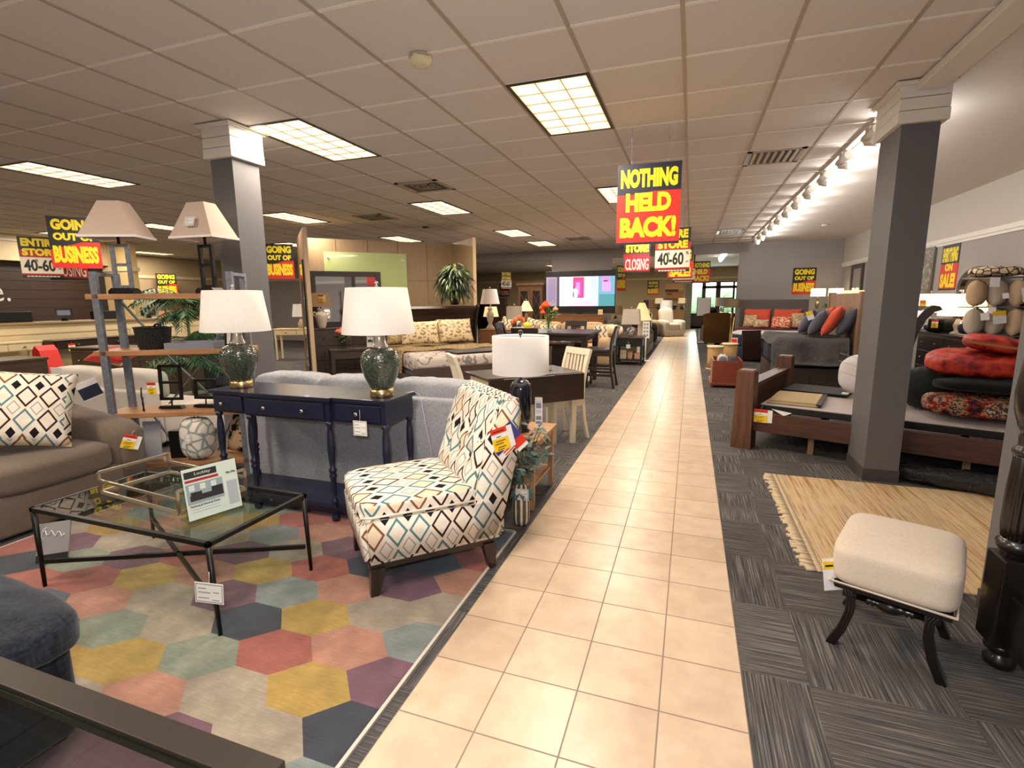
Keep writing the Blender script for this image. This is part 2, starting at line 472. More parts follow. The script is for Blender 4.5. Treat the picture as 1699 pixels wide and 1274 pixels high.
# front wall behind the camera
b = MB(); b.box(X0, X1, Y0 - .15, Y0, 0, HC); struct('wall_front', b, WALLGRAY)
# long left side: dark planked service wall, cream pier, recessed tan wall
PLANKS = wood('dark_wall_planks', (40, 27, 20), (58, 40, 31), .55, 1, 6)
b = MB(); b.box(-14.35, -14.2, Y0, 8.95, 0, 2.42)
for k in range(12): b.box(-14.205, -14.19, Y0, 8.6, .2 * k, .2 * k + .192)
struct('wall_left', b, PLANKS)
b = MB(); b.box(-14.5, -13.95, Y0, 8.95, 2.42, HC); struct('wall_left', b, CREAM)
b = MB(); b.box(-14.22, -14.16, 8.62, 8.95, 0, 2.42); struct('wall_left', b, plain('dark_corner_board', (42, 38, 40), .6))
b = MB(); b.box(-16.4, -13.2, 8.95, 9.15, 0, HC); struct('wall_left', b, plain('cream_wall', (205, 180, 128), .7))
b = MB(); b.box(-14.2, -13.17, 8.92, 8.96, 2.27, 2.37, .006); b.box(-13.21, -13.17, 8.95, 9.18, 2.27, 2.37); struct('trim_6', b, CREAM)
b = MB(); b.box(X0 - .15, X0, 9.1, Y1, 0, HC); struct('wall_left', b, TAN)
b = MB(); b.box(X0, X0 + .03, 9.15, 15.8, 2.27, 2.37); struct('trim_7', b, CREAM)
b = MB(); b.box(X0, -6.9, 15.77, 15.81, 2.27, 2.37); struct('trim_8', b, CREAM)
b = MB(); b.box(X0 - .15, X0, Y0, 9.15, 0, HC); struct('wall_left', b, TAN)

# # ------------------------------------------------------------------ entrance doors at the far end
DOORM = plain('door_frame_dark', (58, 30, 40), .4)
b = MB()
for x0, x1 in ((-.02, .03), (.49, .66), (1.13, 1.23), (1.23, 1.34), (1.89, 1.98), (2.05, 2.1)): b.box(x0, x1, Y1 + .02, Y1 + .1, 0, 2.28)
for z0, z1, x0, x1 in ((0, .1, -.02, 2.1), (1.96, 2.09, .49, 2.1), (2.24, 2.28, -.02, 2.1), (.0, .75, .0, .5)): b.box(x0, x1, Y1 + .02, Y1 + .1, z0, z1)
f = struct('door_1', b, DOORM)
b = MB(); b.box(0, 2.08, Y1 + .05, Y1 + .056, .1, 2.25); obj('glass', b, THIN, f)
for xx in (1.1, 1.37):
    b = MB(); b.cyl((xx, Y1 - .03, .85), (xx, Y1 - .03, 1.15), .012); b.bar((xx, Y1 - .03, .88), (xx, Y1 + .03, .88), .015); b.bar((xx, Y1 - .03, 1.12), (xx, Y1 + .03, 1.12), .015); obj('handle', b, CHROME, f)
b = MB(); b.box(-6, 6, Y1 + .2, Y1 + 20, -.15, -.02); struct('pavement', b, plain('pavement_concrete', (190, 188, 180), .9))
# hidden depth of a tree line out there
b = MB()
for k in range(26):
    b.puff((-7 + k * .7 + random.uniform(-.2, .2), Y1 + 17 + random.uniform(0, 2), random.uniform(.6, 1.6)), 2, 2, random.uniform(1.4, 2.8), 2.3, 6)
o = obj('hedge', b, plain('hedge_green', (150, 180, 140), .9, var=.3)); o['kind'] = 'stuff'; tag(o, 'green hedge outside beyond the glass entrance doors', 'hedge')

# ------------------------------------------------------------------ columns
def column(x0, x1, y0, y1, label, cap=True):
    c = bpy.data.objects.new('column', None); COL.objects.link(c); c['kind'] = 'structure'; c['label'] = label; c['category'] = 'column'
    c.location = ((x0 + x1) / 2, (y0 + y1) / 2, 0); w = (x1 - x0) / 2; d = (y1 - y0) / 2
    b = MB(); b.box(-w, w, -d, d, 0, HC - .01); obj('shaft', b, DKGRAY, c)
    b = MB(); b.box(-w - .006, w + .006, -d - .006, d + .006, 0, .1); obj('base', b, BASEM, c)
    if cap:
        b = MB()
        for k in range(3): b.box(-w - .035 - .003 * (k == 0), w + .035 + .003 * (k == 0), -d - .035 - .003 * (k == 0), d + .035 + .003 * (k == 0), 2.705 + k * .085, 2.705 + k * .085 + .081, .004)
        obj('capital', b, WHITE, c)
        b = MB(); b.box(-w - .06, w + .06, -d - .06, d + .06, 2.955, HC - .012, .006); b.box(-w - .075, w + .075, -d - .075, d + .075, 2.97, HC - .012); obj('crown_molding', b, WHITE, c)
    return c
column(-4.03, -3.785, 3.54, 3.83, 'grey square column with white capital behind the metal shelf unit')
column(1.386, 1.622, 4.645, 5.09, 'grey square column with white capital in front of the low wooden bed')
column(1.36, 1.6, 2.50, 2.81, 'grey column edge behind the dark fluted bed post')

# ------------------------------------------------------------------ ceiling lights
m, t = begin('light_diffuser', .5); t.b.inputs['Base Color'].default_value = (.9, .85, .75, 1)
x, y, z = t.sep(t.coord())
fx = t.math('SINE', t.math('MULTIPLY', t.math('ADD', x, .27), 3 * PI / .54)); fy = t.math('SINE', t.math('MULTIPLY', t.math('ADD', y, .56), 6 * PI / 1.12))
fx = t.math('ABSOLUTE', fx); fy = t.math('ABSOLUTE', fy)
k = t.math('POWER', t.math('MULTIPLY', fx, fy), .5)
t.link(t.mix(k, lin((255, 214, 150)), lin((255, 246, 224))), t.b.inputs['Emission Color'])
t.link(t.math('ADD', t.math('MULTIPLY', k, 1.1), 1.0), t.b.inputs['Emission Strength']); DIFF = m
FRAMEDK = plain('fixture_frame', (40, 34, 30), .4)
SAT = plain('fixture_louver', (225, 205, 165), .4)
LIGHT_W = (1.0, .85, .68)
NLIGHT = [0]
ROWN = ('first', 'second', 'third', 'fourth', 'fifth')
def ceiling_light(x, y, label, power=66, first=[None]):
    if first[0] is None:
        t_ = thing('ceiling_light', label, 'ceiling light', (x, y, HC), 0, 'recessed ceiling lights'); first[0] = t_
        b = MB()
        for a in ((-.3, -.275, -.6, .6), (.275, .3, -.6, .6), (-.275, .275, -.6, -.575), (-.275, .275, .575, .6)): b.box(a[0], a[1], a[2], a[3], -.012, -.001)
        obj('frame', b, FRAMEDK, t_)
        b = MB(); b.box(-.275, .275, -.575, .575, -.006, -.002); obj('diffuser', b, DIFF, t_)
        b = MB()
        for i in (1, 2): b.box(-.275 + .55 * i / 3 - .003, -.275 + .55 * i / 3 + .003, -.575, .575, -.011, -.004)
        for j in range(1, 6): b.box(-.275, .275, -.575 + 1.15 * j / 6 - .003, -.575 + 1.15 * j / 6 + .003, -.011, -.004)
        obj('louver', b, SAT, t_)
    else: t_ = dup(first[0], (x, y, HC), 0, label)
    L = bpy.data.lights.new('fixture_lamp', 'AREA'); L.shape = 'RECTANGLE'; L.size = .5; L.size_y = 1.1; L.energy = power; L.color = LIGHT_W
    o = bpy.data.objects.new('fixture_lamp', L); COL.objects.link(o); o.location = (x, y, HC - .03)
    return t_
LX = (-1.02, -3.45, -3.97, -7.06, -10.1, -13.0)
ceiling_light(-1.02, 4.26, 'recessed light panel with six by three bright cells above the tiled aisle')
ceiling_light(-3.45, 4.26, 'recessed light panel right beside the grey column capital')
ceiling_light(-7.06, 4.26, 'recessed light panel above the metal shelf, at the edge of the picture')
ceiling_light(-1.02, 7.85, 'recessed light panel partly hidden behind the big hanging sale sign')
ceiling_light(-3.97, 7.85, 'recessed light panel just past the square air vent')
ceiling_light(-6.9, 7.75, 'recessed light panel directly above the angled partition')
ceiling_light(-10.1, 7.75, 'recessed light panel between the two beige pyramid lamp shades')
ceiling_light(-13.0, 7.75, 'recessed light panel behind the upper edge of the going out of business sign')
ceiling_light(-3.9, 11.3, 'recessed light panel over the golden end panel of the bedroom display')
ceiling_light(-6.85, 11.3, 'recessed light panel touching the top of the bedroom back wall')
ceiling_light(-3.9, 13.65, 'recessed light panel above the television, last of its row')
ceiling_light(-10.1, 11.3, 'recessed light panel far off behind the second pyramid lamp shade')
ceiling_light(-15.6, 11.3, 'recessed light panel far off over the recessed tan wall')
for x_, y_, q in ((-1.02, .7, 'one'), (-3.97, .7, 'two'), (-7.06, .7, 'three'), (-10.1, 4.26, 'four'), (-1.02, 11.3, 'five'), (-13, 4.26, 'six')):
    lab = {'one': 'light panel overhead out of the picture beside the aisle', 'two': 'light panel overhead out of the picture above the rug', 'three': 'light panel overhead out of the picture above the brown sofa',
           'four': 'light panel out of the picture before the cash counter', 'five': 'recessed light panel hidden behind hanging signs over the aisle', 'six': 'light panel out of the picture over the cash counter'}[q]
    ceiling_light(x_, y_, lab)
for x_, y_, lab in ((-3.6, 20, 'ceiling light in the next room seen through the wide opening'), (-5.9, 22.6, 'second ceiling light deeper in the next room'), (-1.0, 21, 'ceiling light in the next room over the aisle')):
    ceiling_light(x_, y_, lab, 150)  # next-room panels, some added and all strengthened to brighten the room

# ------------------------------------------------------------------ vents, detectors
VENTW = plain('vent_paint', (176, 166, 152), .5)
def vent(x, y, w, d, label, shiny=False):
    t_ = thing('air_vent', label, 'air vent', (x, y, HC), 0, 'ceiling air vents')
    mm = plain('vent_steel', (196, 190, 182), .3, .7) if shiny else VENTW
    b = MB()
    for a in ((-w, -w + .05, -d, d), (w - .05, w, -d, d), (-w, w, -d, -d + .05), (-w, w, d - .05, d)): b.box(a[0], a[1], a[2], a[3], -.012, -.002)
    obj('frame', b, mm, t_)
    b = MB(); b.box(-w + .05, w - .05, -d + .05, d - .05, -.004, -.002); obj('backing', b, BLACK, t_)
    b = MB()
    if shiny:
        for k in range(7):
            q = -w + .08 + k * (2 * w - .16) / 6; b.bar((q, -d + .06, -.012), (q, d - .06, -.012), .03, .004, up=(.6, 0, 1))
    else:
        for k in range(3):
            q = .05 + .055 * k
            for a in ((-q, -q + .02, -q, q), (q - .02, q, -q, q), (-q, q, -q, -q + .02), (-q, q, q - .02, q)): b.box(a[0], a[1], a[2], a[3], -.014 + .002 * k, -.005)
    obj('louver', b, mm, t_)
vent(-3.42, 6.3, .3, .3, 'square white air vent between two light panels')
vent(.77, 6.42, .28, .3, 'shiny slatted air vent beside the track lights', True)
vent(.77, 13.05, .28, .4, 'shiny slatted air vent close to the end wall beside the track lights', True)
vent(-2.75, 12.95, .3, .3, 'white air vent in front of the television wall')
vent(-5.5, 8.2, .3, .3, 'dark air vent just behind the grey column with the light panel')
b = MB(); b.lathe([(.07, 0), (.072, -.02), (.068, -.032), (.05, -.05), (.03, -.054)], 28)
t_ = thing('smoke_detector', 'cream round smoke detector on the ceiling beside the big light panel', 'smoke detector', (-1.67, 3.07, HC - .006))
obj('body', b, plain('detector_cream', (226, 216, 180), .45), t_)
b = MB()
for k in range(5):
    for s_ in (0, 1, 2, 3):
        a0 = s_ * PI / 2 + .15
        b.tube([(.0705 * math.cos(a0 + i * .2), .0705 * math.sin(a0 + i * .2), -.012 - .006 * (k % 2)) for i in range(7)], .0016, 4)
obj('vent_slot', b, INKBLACK, t_)
b = MB(); b.lathe([(.07, 0), (.068, -.02), (.03, -.028)], 20); single('smoke_detector', b, plain('detector_dark', (70, 58, 46), .5), 'small dark smoke detector on the ceiling over the bedroom display', 'smoke detector', (-5.25, 9.6, HC - .006))
b = MB(); b.lathe([(.07, 0), (.068, -.02), (.03, -.028)], 20); single('smoke_detector', b, WHITE, 'white disc detector on the smooth ceiling past the track lights', 'smoke detector', (2.6, 12.6, HC - .003))

# ------------------------------------------------------------------ track lights
WARMGLOW = emis('track_glow', (255, 250, 244), 25)
t_ = thing('light_rail', 'long ceiling track light rail running along the ceiling edge', 'track light', (1.43, 10, HC))
b = MB(); b.box(-.018, .018, -4.6, 4.6, -.03, -.001); obj('rail', b, WHITE, t_)
HEAD = plain('lamp_head_white', (206, 200, 190), .4)
first = None
for k in range(11):
    y_ = 5.55 + k * .86
    lab = ('white track spotlight closest to the grey column' if k == 0 else 'white track spotlight closest to the end wall' if k == 10 else 'white glowing track spotlight in the long row')
    if first is None:
        h = thing('track_spotlight', lab, 'spotlight', (1.43, y_, HC - .03), 0, 'track spotlights')
        b = MB(); b.box(-.03, .03, -.05, .05, -.05, 0); obj('adapter', b, HEAD, h)
        b = MB(); b.cyl((.03, -.1, -.05), (-.02, .04, -.1), .05, .045, 16); b.cyl((-.02, .04, -.1), (.07, -.02, -.12), .05, .06, 16); obj('lamp_head', b, HEAD, h)
        b = MB(); b.cyl((.0705, -.0205, -.1203), (.078, -.025, -.122), .056, .056, 16); obj('lens', b, WARMGLOW, h); first = h
        FIRSTSPOT = h
    else: h = dup(first, (1.43, y_, HC - .03), 0, lab)
for k in range(11):
    y_ = 5.55 + k * .86
    L = bpy.data.lights.new('track_bulb', 'POINT'); L.energy = 14; L.color = (1, .95, .88); L.shadow_soft_size = .04
    o = bpy.data.objects.new('track_bulb', L); COL.objects.link(o); o.location = (1.60, y_ - .05, HC - .17)
# second, short track in the next room
t_ = thing('light_rail', 'short bright track light rail in the next room near the doors', 'track light', (.9, 18.6, HC))
b = MB(); b.box(-.02, .02, -2, 2, -.04, -.001); obj('rail', b, WHITE, t_)
for k in range(5):
    b = MB(); b.cyl((0, -1.7 + k * .85, -.06), (.05, -1.78 + k * .85, -.16), .04, .06, 12); obj('lamp_head', b, WARMGLOW, t_)
b = MB(); b.box(-13.93, -13.89, 2, 8, 2.83, 2.87)
single('light_rail', b, WHITE, 'white track rail on the cream soffit above the dark plank wall', 'track light')
b = MB(); b.cyl((0, 0, 0), (.1, 0, -.12), .05, .08, 14); single('track_spotlight', b, emis('spot_warm', (255, 244, 220), 1.2), 'round white spotlight above the entire store sign', 'spotlight', (-13.8, 6.3, 2.8))

# ------------------------------------------------------------------ lights that are not lamps in the picture: daylight and the photographer's flash
w = bpy.data.worlds.new('daylight'); SC.world = w; w.use_nodes = True
w.node_tree.nodes['Background'].inputs[0].default_value = (.95, 1, 1, 1); w.node_tree.nodes['Background'].inputs[1].default_value = 6.0
def area(name, loc, tgt, sx, sy, e, c):
    L = bpy.data.lights.new(name, 'AREA'); L.shape = 'RECTANGLE'; L.size = sx; L.size_y = sy; L.energy = e; L.color = c
    o = bpy.data.objects.new(name, L); COL.objects.link(o); o.location = loc
    o.rotation_euler = (Vector(tgt) - Vector(loc)).to_track_quat('-Z', 'Y').to_euler(); return o
L = bpy.data.lights.new('camera_flash', 'POINT'); L.energy = 100; L.color = (.97, .975, 1.0); L.shadow_soft_size = .05
o = bpy.data.objects.new('camera_flash', L); COL.objects.link(o); o.location = (-.05, -.06, 1.62)
area('door_daylight', (.3, Y1 + .4, 1.4), (.3, 20, .6), 3.2, 2.2, 160, (.92, 1, 1))

# ------------------------------------------------------------------ render look
SC.view_settings.view_transform = 'Standard'; SC.view_settings.look = 'None'; SC.view_settings.gamma = 1
SC.view_settings.use_curve_mapping = False; SC.view_settings.exposure = 0
# ------------------------------------------------------------------ patterned materials
def ikat(name):
    m, t = begin(name, .9, 0, .15)
    u, v, _ = t.sep(t.coord('UV'))
    wob = t.math('MULTIPLY', t.math('SUBTRACT', t.noise(t.coord('UV'), 9, 2), .5), .05)
    U = t.math('DIVIDE', u, .115); V = t.math('DIVIDE', v, .165)
    a = t.math('ADD', t.math('ADD', U, V), wob); b = t.math('ADD', t.math('SUBTRACT', U, V), wob)
    ia = t.math('FLOOR', a); ib = t.math('FLOOR', b)
    da = t.math('ABSOLUTE', t.math('SUBTRACT', t.math('FRACT', a), .5)); db = t.math('ABSOLUTE', t.math('SUBTRACT', t.math('FRACT', b), .5))
    d = t.math('MAXIMUM', da, db)
    par = t.math('FLOORED_MODULO', t.math('ADD', ia, ib), 2.0)          # rows alternate: wide outlined, small inset diamonds
    rowa = t.math('FLOORED_MODULO', t.math('SUBTRACT', ia, ib), 4.0)
    rnd = t.white(t.comb(ia, ib))
    outl = t.ramp(rnd, [(0, lin((62, 42, 38))), (.34, lin((92, 134, 138))), (.68, lin((134, 92, 62)))], 'CONSTANT')
    base = t.ramp(t.noise(t.coord('UV'), 14, 3), [(.35, lin((232, 222, 206))), (.65, lin((246, 238, 228)))])
    warm = t.mix(t.math('MULTIPLY', t.math('LESS_THAN', d, .34), t.math('GREATER_THAN', rnd, .6)), base, lin((240, 220, 190)))
    big = t.mix(t.math('MULTIPLY', t.math('GREATER_THAN', d, .36), t.math('LESS_THAN', d, .48)), warm, outl)
    isblk = t.math('LESS_THAN', rowa, 2.0)
    ring = t.math('MULTIPLY', t.math('GREATER_THAN', d, .24), t.math('LESS_THAN', d, .31))
    small = t.mix(ring, base, lin((172, 168, 164)))
    blk = t.mix(t.math('LESS_THAN', d, .22), base, lin((30, 28, 32)))
    small = t.mix(isblk, small, blk)
    c = t.mix(par, big, small)
    t.link(c, t.b.inputs['Base Color']); t.bump(t.noise(t.coord('UV'), 400, 2), .3, .002)
    return m
IKAT = ikat('diamond_ikat_fabric')
TAUPE = fabric('taupe_weave', (112, 100, 90), .1)
GRAYSOFA = fabric('light_grey_linen', (158, 160, 168), .16, 45)
WHITESOFA = fabric('pale_linen', (200, 192, 184), .06)
NAVYCH = fabric('navy_chenille', (26, 31, 42), .5, 16)
BEIGELINEN = fabric('beige_linen', (206, 192, 176), .06, 80)

# ------------------------------------------------------------------ hexagon rug
HEXC = {'G': (153, 127, 66), 'T': (112, 120, 119), 'C': (142, 81, 72), 'S': (157, 113, 96), 'B': (142, 131, 117), 'P': (100, 71, 85), 'N': (48, 52, 62), 'U': (72, 85, 96), 'E': (116, 123, 109)}
KEYS = list(HEXC)
def silky(name, c):
    m, t = begin(name, .8, 0, .2)
    v = t.coord(); n = t.math('ADD', t.math('MULTIPLY', t.noise(v, 6, 4, .6), .7), t.math('MULTIPLY', t.noise(t.mapping(v, (3, 24, 1)), 5, 3), .3))
    c = lin(c); lo = tuple(x * .68 for x in c[:3]) + (1,); hi = tuple(min(1, x * 1.4) for x in c[:3]) + (1,)
    t.link(t.ramp(n, [(.32, lo), (.52, c), (.7, hi)]), t.b.inputs['Base Color']); t.b.inputs['Sheen Weight'].default_value = .3
    t.bump(t.noise(v, 180, 2), .4, .004); return m
HMAP = {(2, -1): 'P', (2, 0): 'T', (2, 1): 'B', (2, 2): 'S', (2, 3): 'C', (2, 4): 'U', (1, -2): 'G', (1, -1): 'S', (1, 0): 'B', (1, 1): 'P', (1, 2): 'U', (1, 3): 'G', (1, 4): 'G', (0, -2): 'B', (0, -1): 'C', (0, 0): 'G', (0, 1): 'S', (0, 2): 'N', (0, 3): 'P', (0, 4): 'C',
        (-1, -3): 'S', (-1, -2): 'E', (-1, -1): 'N', (-1, 0): 'T', (-1, 1): 'C', (-1, 2): 'P', (-1, 3): 'S', (-1, 4): 'C', (-2, -2): 'G', (-2, -1): 'B', (-2, 0): 'P', (-2, 1): 'G', (-2, 2): 'B', (-2, 3): 'S', (-2, 4): 'C', (-3, -2): 'E', (-3, -1): 'B', (-3, 0): 'S', (-3, 1): 'P', (-3, 2): 'T', (-3, 3): 'C',
        (-4, -1): 'S', (-4, 0): 'G', (-4, 1): 'C', (-4, 2): 'B', (-4, 3): 'G', (-5, -1): 'C', (-5, 0): 'P', (-5, 1): 'B', (-5, 2): 'G', (-6, -1): 'C', (-6, 0): 'E', (-6, 1): 'B', (-6, 2): 'S', (-7, -1): 'N', (-7, 0): 'P', (-7, 1): 'G', (-8, 0): 'C', (-4, -2): 'N', (2, -2): 'N', (1, -3): 'B', (0, -3): 'P', (-2, -3): 'B', (-1, -4): 'P'}
bm = bmesh.new()
RX0, RX1, RY0, RY1 = -3.9, -1.0, .42, 2.86
for i in range(-10, 5):
    for j in range(-9, 8):
        x = -1.6 + .28 * i; y = 1.725 + .246 * j + (.123 if i % 2 else 0)
        P = [(x - .197, y), (x - .083, y - .123), (x + .083, y - .123), (x + .197, y), (x + .083, y + .123), (x - .083, y + .123)]
        def clip(P, ax, lim, sg):
            o = []
            for q, r in zip(P, P[1:] + P[:1]):
                a = sg * (q[ax] - lim) >= 0; c = sg * (r[ax] - lim) >= 0
                if a: o.append(q)
                if a != c:
                    k = (lim - q[ax]) / (r[ax] - q[ax]); o.append((q[0] + k * (r[0] - q[0]), q[1] + k * (r[1] - q[1])))
            return o
        for ax, lim, sg in ((0, RX0, 1), (0, RX1, -1), (1, RY0, 1), (1, RY1, -1)):
            P = clip(P, ax, lim, sg) if P else P
        if len(P) < 3: continue
        k = HMAP.get((i, j)) or KEYS[(i * 5 + j * 7 + i * j) % 9]
        A = [bm.verts.new((p[0], p[1], .002)) for p in P]; B = [bm.verts.new((p[0], p[1], .012)) for p in P]
        f = bm.faces.new(B); f.material_index = KEYS.index(k)
        n = len(P)
        for q in range(n):
            f = bm.faces.new((A[q], A[(q + 1) % n], B[(q + 1) % n], B[q])); f.material_index = KEYS.index(k)
rug = thing('area_rug', 'large multicoloured hexagon patchwork rug under the glass coffee table', 'rug', (0, 0, 0))
o = obj('pile', bm, [silky('rug_' + k, HEXC[k]) for k in KEYS], rug)
b = MB()
for a in ((RX1, RX1 + .014, RY0, RY1), (RX0 - .014, RX0, RY0, RY1), (RX0, RX1, RY1, RY1 + .014), (RX0, RX1, RY0 - .014, RY0)): b.box(a[0], a[1], a[2], a[3], .001, .011)
obj('binding', b, plain('rug_binding', (200, 192, 180), .8), rug)

# ------------------------------------------------------------------ tags
def card(mb, w, h, bands, th=.0015, mi0=0):
    """upright card in xz, top at z=0, bands: (z0,z1,material index) as fractions from the top"""
    for z0, z1, k in bands:
        mb.mi = k; mb.box(-w / 2, w / 2, -th / 2, th / 2, -h * z1, -h * z0)
def price_tag(loc, rz, label, w=.075, h=.115, tilt=0, extra=True, roll=0, group='price tags'):
    mb = MB(); card(mb, w, h, ((0, .24, 0), (.24, .45, 1), (.45, 1, 2)))
    mb.mi = 3
    for k, (q, s) in enumerate(((.12, .7), (.36, .4), (.55, .6), (.66, .75), (.82, .5), (.92, .6))): mb.box(-w * s / 2, w * s / 2 * (.4 if k % 2 else 1), -.0022, -.0008, -h * q - .0035, -h * q)
    o = single('price_tag', mb, [TAGRED, PAPER, TAGYEL, INKBLACK], label, 'price tag', loc, rz, group, (tilt, roll))
    if extra:
        mb = MB(); mb.box(w * .45, w * .85, .002, .0035, -h * .98, -.003); c = obj('white_slip', mb, PAPER, o)
    mb = MB(); mb.tube([(0, 0, -.004), (.003, .004, .02), (.012, .012, .035)], .0008, 5); obj('string', mb, PAPER, o)
    return o
def white_tag(loc, rz, label, w=.11, h=.1, tilt=0, roll=0, cord=.06, group='white price cards'):
    mb = MB(); mb.box(-w / 2, w / 2, -.001, .001, -h, 0)
    mb.mi = 1
    for a in ((-w / 2 + .004, w / 2 - .004, -.0075, -.0055), (-w / 2 + .004, w / 2 - .004, -h + .0055, -h + .0075), (-w / 2 + .004, -w / 2 + .006, -h + .006, -.006), (w / 2 - .006, w / 2 - .004, -h + .006, -.006)): mb.box(a[0], a[1], -.0018, 0, a[2], a[3])
    mb.mi = 2
    for z_, x0, x1 in ((-.25, -.38, -.1), (-.45, -.38, .05), (-.42, .15, .36), (-.72, -.38, 0), (-.8, .1, .36)): mb.box(w * x0, w * x1, -.0018, 0, h * z_ - .004, h * z_)
    o = single('price_card', mb, [PAPER, plain('card_border', (96, 96, 100), .6), PAPERGRAY], label, 'price card', loc, rz, group, (tilt, roll))
    if cord:
        mb = MB(); mb.tube([(0, 0, -.004), (.002, .002, cord * .5), (0, .004, cord)], .001, 5); obj('string', mb, PAPER, o)
    return o

# ------------------------------------------------------------------ glass coffee table
CT = thing('coffee_table', 'black metal coffee table with clear glass top on the hexagon rug', 'table', (-2.52, 1.77, .012))
x0, x1, y0, y1, zt = -.61, .61, -.3, .3, .44
b = MB()
for a in ((x0, x1, y0, y0 + .022), (x0, x1, y1 - .022, y1), (x0, x0 + .022, y0, y1), (x1 - .022, x1, y0, y1)): b.box(a[0], a[1], a[2], a[3], zt - .022, zt, .002)
obj('top_frame', b, BLACKM, CT)
b = MB(); b.box(x0 + .02, x1 - .02, y0 + .02, y1 - .02, zt - .009, zt - .002); obj('glass_top', b, THIN, CT)
for sx in (x0 + .012, x1 - .012):
    for sy in (y0 + .012, y1 - .012):
        b = MB(); b.cyl((sx + .012 * (1 if sx > 0 else -1), sy, 0), (sx, sy, zt - .02), .009, .014, 12); obj('leg', b, BLACKM, CT)
for s_ in (1, -1):
    b = MB(); b.bar((x0 + .02, s_ * (y0 + .02), .14), (x1 - .02, s_ * (y1 - .02), .14), .016, .022); obj('cross_bar', b, BLACKM, CT)
CTZ = .012 + zt
# mirrored-edge tray
CHAMP = plain('champagne_metal', (196, 186, 166), .3, .85)
TR = thing('tray', 'open silver framed tray standing on the glass coffee table', 'tray', (-2.62, 1.86, CTZ + .001), rad(-6))
b = MB()
tw, td, th = .34, .18, .075
def wire(b, P, w=.012, h=.012):
    for p, q in zip(P, P[1:] + P[:1]): b.bar(p, q, w, h)
wire(b, [(-tw, -td, .006), (tw, -td, .006), (tw, td, .006), (-tw, td, .006)])
obj('base_frame', b, CHAMP, TR)
for s_ in (-1, 1):
    b = MB(); wire(b, [(-tw, s_ * td, .012), (tw, s_ * td, .012), (tw, s_ * td, th), (-tw, s_ * td, th)], .01, .014); obj('side_rail', b, CHAMP, TR)
for s_ in (-1, 1):
    b = MB(); wire(b, [(s_ * tw, -td, .012), (s_ * tw, td, .012), (s_ * tw, td, th + .045), (s_ * tw, -td, th + .045)], .01, .014); obj('end_handle', b, CHAMP, TR)
b = MB(); b.box(-tw, tw, -td, td, .004, .008); obj('tray_glass', b, THIN, TR)
mb = MB(); card(mb, .11, .13, ((0, .3, 0), (.3, .5, 1), (.5, 1, 2)))
single('price_tag', mb, [TAGRED, PAPER, TAGYEL], 'crumpled red and yellow price tag lying beside the printed stand', 'price tag', (-2.22, 1.74, CTZ + .022), rad(50), 'price tags', (rad(-82), 0))
# acrylic sign stand
ST = thing('sign_stand', 'clear acrylic stand with a furniture flyer on the coffee table', 'sign holder', (-2.125, 1.70, CTZ + .001), rad(72))
b = MB(); b.box(-.125, .125, -.012, .0, .004, .26, mx=Matrix.Rotation(rad(-8), 4, 'X')); b.box(-.125, .125, -.02, .09, 0, .004); obj('acrylic', b, THIN, ST)
Rx = Matrix.Rotation(rad(-8), 4, 'X')
FL = obj('flyer', MB().box(-.12, .12, -.0085, -.0065, .012, .255), PAPER, ST, mx=Rx)
def flyer_bits(FL, w, z0, z1, y, title, title2=None):
    h = z1 - z0
    mb = MB(); mb.mi = 0
    mb.box(-w * .47, w * .12, y - .0008, y, z1 - h * .19, z1 - h * .06)
    mb.mi = 1; mb.box(-w * .47, w * .14, y - .0008, y, z1 - h * .27, z1 - h * .22)
    mb.mi = 2; mb.box(-w * .47, w * .2, y - .0008, y, z0 + h * .3, z1 - h * .3)
    mb.mi = 3; mb.box(w * .27, w * .47, y - .0008, y, z0 + h * .1, z1 - h * .42)
    mb.mi = 0; mb.box(-w * .42, w * .19, y - .0012, y - .0006, z0 + h * .36, z0 + h * .47); mb.box(-w * .4, -w * .2, y - .0012, y - .0006, z0 + h * .47, z0 + h * .53); mb.box(-.02 * w, w * .19, y - .0012, y - .0006, z0 + h * .47, z0 + h * .56)
    mb.mi = 4
    for k in range(3): mb.box(-w * .42 + w * .2 * k, -w * .32 + w * .2 * k, y - .0012, y - .0006, z0 + h * .56, z1 - h * .33)
    mb.mi = 3
    for k in range(6): mb.box(w * .28, w * .46, y - .0014, y - .0008, z1 - h * (.46 + .07 * k), z1 - h * (.45 + .07 * k))
    for k in range(3): mb.box(-w * .42, w * .1, y - .0012, y - .0006, z0 + h * (.24 - .05 * k), z0 + h * (.25 - .05 * k))
    o = obj('print', mb, [plain('print_dark', (46, 40, 46), .6), plain('print_red', (196, 44, 48), .6), plain('print_photo', (168, 176, 190), .6), plain('print_greyblue', (196, 196, 210), .6), PAPER], FL)
    if title: lettering(title, w * .3, h * .075, PAPER, FL, (-w * .14, y - .001, z1 - h * .125), .0, shear=.15)
    if title2: lettering(title2, w * .18, h * .05, INKBLACK, FL, (w * .37, y - .001, z1 - h * .25), .01)
flyer_bits(FL, .24, .012, .255, -.0086, 'Lockley', 'Win-Win')
lettering('Reclining & Manual & Power', .13, .011, INKBLACK, FL, (-.04, -.0095, .075), 0)
white_tag((-1.905, 1.452, .28), rad(14), 'white framed price card hanging on the front leg of the coffee table', .13, .095, cord=.05, roll=rad(4))
